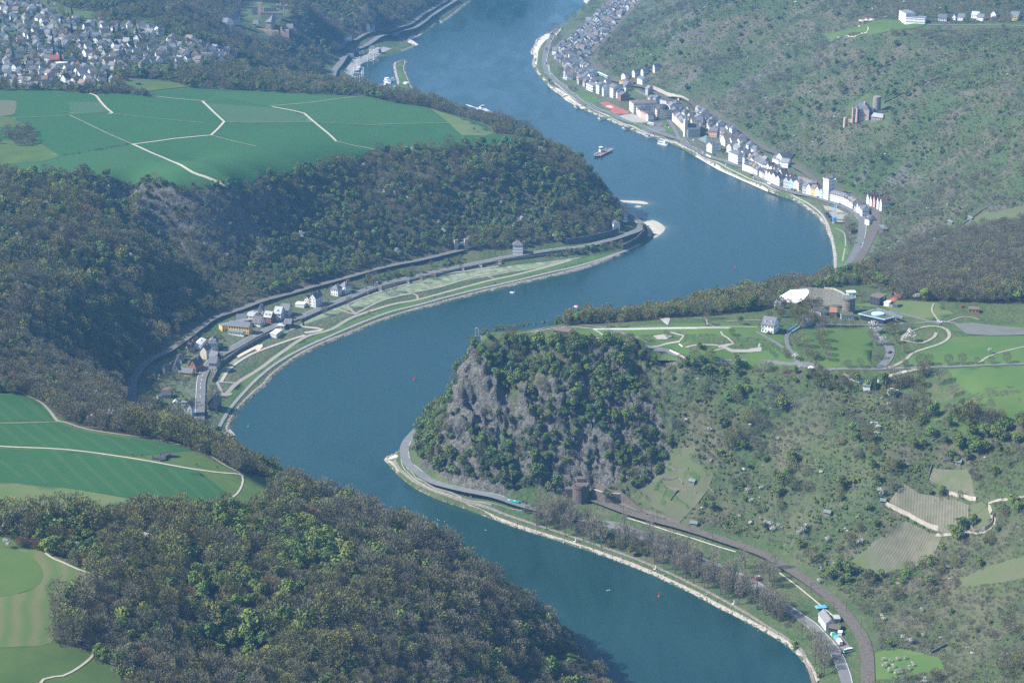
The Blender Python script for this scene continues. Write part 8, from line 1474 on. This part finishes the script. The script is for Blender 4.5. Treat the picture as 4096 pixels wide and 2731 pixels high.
for x,y,s in((1605,800,.7),(1530,775,.6),(1425,752,.6),(1620,748,.75),(1700,745,.7),(1680,770,.55),(1748,760,.7),(1450,785,.55),(1395,752,.5),(1480,805,.5),(1700,842,.4),(1735,852,.5),(1470,820,.6),(1410,800,.6),(1560,850,.6),(1660,862,.75),(1590,858,.5)): T(rng.choice(['bare','bud','green']),x,y,s,'small tree on the plateau lawns','small trees on the plateau lawns')
for i in range(60):      # mole wood
    q=MOLE[:6].mean(0)*.0; a=rng.random(); p=np.array([np.interp(a,[0,1],[MOLE[5][0],MOLE[0][0]]),np.interp(a,[0,1],[MOLE[5][1],MOLE[0][1]])])+rng.normal(0,5,2); h=float(H(*p)); 
    if h>1.2: k=rng.choice(['green','dark','bare','shrub_green']); single_tree(k,i,(p[0],p[1],h),(0,0,i),(.5,.5,.5),DESC[k]+' on the wooded river mole','trees on the wooded river mole')
# left bank town and meadow
for (x,y),k,s in ((t2(860,1255),'bare',1.),(t2(1200,1135),'bare',.85),(t2(1272,1115),'bare',.95),(t2(1530,1030),'orange',.7),(t2(1620,1000),'orange',.65),(t2(625,1320),'bud',.75),(t2(435,1425),'conifer',.45),(t2(1040,1325),'bare',.35),(t2(2240,880),'bare',.6),(t2(1880,900),'bare',.5),(t2(1640,1165),'shrub_dark',.3),(t2(2195,1035),'shrub_dark',.3)): T(k,x,y,s,DESC[k]+' standing alone on the riverside meadow','single trees on the riverside meadow')
for i in range(60):
    x,y=z2(rng.uniform(40,1150),rng.uniform(560,1560)); k=rng.choice(['green','bud','blossom','bare','shrub_green','greyed'],p=[.2,.25,.15,.2,.12,.08]); T(k,x,y,rng.uniform(.35,.65),DESC[k]+' in the gardens of the left bank town','garden trees of the left bank town')
for i in range(60):
    x,y=z1(rng.uniform(500,1250),rng.uniform(760,1150)); k=rng.choice(['bud','bare','green','shrub_green']); T(k,x,y,rng.uniform(.3,.5),DESC[k]+' behind the houses of the left bank town','trees behind the left bank houses')
for i in range(70):
    a=rng.random(); x=np.interp(a,[0,1],[760,1060]); y=np.interp(a,[0,1],[668,598])+rng.uniform(-4,12); k=rng.choice(['bare','bud','green','greyed','shrub_dark']); T(k,x,y,rng.uniform(.4,.7),DESC[k]+' between railway and valley road','trees between railway and valley road')
for i in range(46):
    x=rng.uniform(1245,1430); y=np.interp(x,[1245,1340,1430],[590,580,562])+rng.uniform(-5,4); k=rng.choice(['dark','bare','green','bud']); T(k,x,y,rng.uniform(.4,.6),DESC[k]+' in the thicket below the headland road','trees in the thicket below the headland road')
for i in range(20):
    x,y=z2(rng.uniform(1420,1760),rng.uniform(900,1560)); k=rng.choice(['bud','blossom','bare','shrub_green']); T(k,x,y,rng.uniform(.3,.5),DESC[k]+' beside the dark riverside house','trees beside the dark riverside house')
# near field edge trees
for x,y,k,s in((605,1092,'yellow',1.),(588,1091,'blossom',.9),(573,1080,'bare',.9),(540,1055,'bare',.8),(520,1042,'bud',.8),(105,905,'yellow',.9),(60,905,'bud',.9),(180,958,'yellow',1.),(300,980,'blossom',1.1),(322,985,'blossom',1.1),(120,925,'bud',.7),(468,1180,'blossom',.9),(490,1180,'blossom',.9),(195,1194,'blossom',.6),(15,1258,'blossom',.9),(645,1160,'bare',.6),(645,1172,'greyed',.6),(430,1178,'shrub_brown',.8),(520,1178,'shrub_brown',.8),(560,1172,'shrub_grey',.8)): T(k,x,y,s,DESC[k]+' at the edge of the near field','trees at the edge of the near field')
for i in range(28): x=rng.uniform(45,130); y=np.interp(x,[45,130],[1253,1268])+rng.uniform(-4,3); T('orange' if i%3 else 'shrub_brown',x,y,rng.uniform(.4,.6),'russet bush in the thicket above the corner field','russet bushes above the corner field',name='russet_bush')
for x,y,s in((545,1233,1.15),(535,1240,1.0),(560,1245,1.1),(582,1240,.95),(600,1255,1.0)): T('green',x,y,s*1.25,'bright green leafy tree in the cluster near the field corner','bright green tree cluster near the field corner')
# upper plateau: grove and hedges
for i in range(48):
    x=rng.uniform(0,88); y=rng.uniform(298,340)-x*.05; 
    if y>345-.1*x: continue
    k=rng.choice(['bare','greyed','bare','bud']); T(k,x,y,rng.uniform(.5,.85),DESC[k]+' in the grove on the left of the far plateau','trees in the grove on the far plateau')
for i in range(40): a=rng.random(); T('shrub_brown' if i%3 else 'shrub_grey',140+160*a,360-29*a+rng.normal(0,.7),rng.uniform(.22,.4),'low brown bush in the hedge line across the far crop','bushes in the hedge line across the far crop')
for i in range(70):
    a=rng.random(); x=230+120*a; y=np.interp(x,[230,350],[211,224])-rng.uniform(0,12)*(1-a*.7); k=rng.choice(['blossom','bare','bud','greyed','shrub_grey']); T(k,x,y,rng.uniform(.4,.9),DESC[k]+' between village and far plateau','trees between village and far plateau')
for i in range(60):
    a=rng.random(); x=280+320*a; y=np.interp(x,[280,420,600],[176,192,200])+rng.uniform(-14,2); k=rng.choice(['bare','bare','conifer','bud','greyed']); T(k,x,y,rng.uniform(.55,.9),DESC[k]+' in the tree belt below the village','trees in the belt below the village')
# town trees on the far right bank
for x,y,k,s in((1262,80,'orange',.9),(1275,68,'bare',1.2),(1300,52,'bare',1.2),(1318,45,'bare',1.1),(1340,28,'bare',1.1),(1355,18,'greyed',1.1),(1362,10,'bare',1.),(1285,92,'bud',.9),(1270,110,'orange',1.),(1290,105,'green',.8),(1300,118,'dark',.8),(1345,60,'green',.7),(1316,88,'yellow',.8),(1288,172,'bare',1.),(1310,210,'bud',.8),(1322,207,'dark',.5),(1262,192,'dark',.7),(1298,108,'bud',.8),(1278,100,'bud',.8),(1255,118,'bud',.6),(1408,112,'green',.6),(1660,355,'green',.6),(1668,352,'blossom',.5)): T(k,x,y,s,DESC[k]+' in the river town lawns','trees in the river town lawns')
for i in range(40):
    a=rng.random(); x,y=z5(np.interp(a,[0,1],[1690,1760])+rng.normal(0,18),np.interp(a,[0,1],[1130,1540])); T('poplar',x,y,.6,'slender bare poplar in the avenue beside the boat yard','bare poplars beside the boat yard',name='poplar_tree') if i<14 else None
for i in range(60):
    x=rng.uniform(1265,1470); y=rng.uniform(5,185); c=G(x,y); 
    if c[2]>14 or min((c[0]-q[0])**2+(c[1]-q[1])**2 for q in OCC)<64 or c[2]<2: continue
    k=rng.choice(['bud','green','dark','bare']); T(k,x,y,rng.uniform(.35,.6),DESC[k]+' between the houses of the upper river town','trees between the upper river town houses')
for (x,y) in ((2030,1518),(2036,1530),(2045,1522),(2060,1518),(2052,1535),(2068,1548),(2078,1515),(2085,1540),(2058,1550),(2042,1545),(2095,1530),(2030,1535)): T('blossom',x,y,.55,'white blossoming fruit tree in the small orchard','blossoming fruit trees in the small orchard')
for (x,y,s) in ((1768,1215,1.),(1775,1222,.8),(1790,1218,.8),(1845,1225,1.),(1900,1245,.8),(1880,1340,.7),(2025,1425,.7),(2075,1475,.9),(2090,1480,.8),(1758,1208,.8),(1835,1230,.6),(2040,1010,.0)): 
    if s: T('blossom',x,y,s,'white blossoming bush in the scrub of the near right slope','blossoming bushes on the near right slope')
print('plants',time.time()-T0)
# ---------------------------------------------------------------- the air
hm=bpy.data.materials.new('haze_air'); hm.use_nodes=True; n=hm.node_tree; n.nodes.clear(); mo_=n.nodes.new('ShaderNodeOutputMaterial'); pv=n.nodes.new('ShaderNodeVolumePrincipled'); pv.inputs['Density'].default_value=HAZE_DENSITY; pv.inputs['Color'].default_value=(*HAZE_COL,1); pv.inputs['Anisotropy'].default_value=0.0
n.links.new(pv.outputs[0],mo_.inputs['Volume'])
x0,x1,y0,y1,z0,z1=-4100,4100,-600,8100,-14,655
V=[(x,y,z) for z in (z0,z1) for y in (y0,y1) for x in (x0,x1)]
tag(link('haze',mesh('haze',V,[(0,2,3,1),(4,5,7,6),(0,1,5,4),(2,6,7,3),(0,4,6,2),(1,3,7,5)],hm)),kind='stuff')
print('script',time.time()-T0)
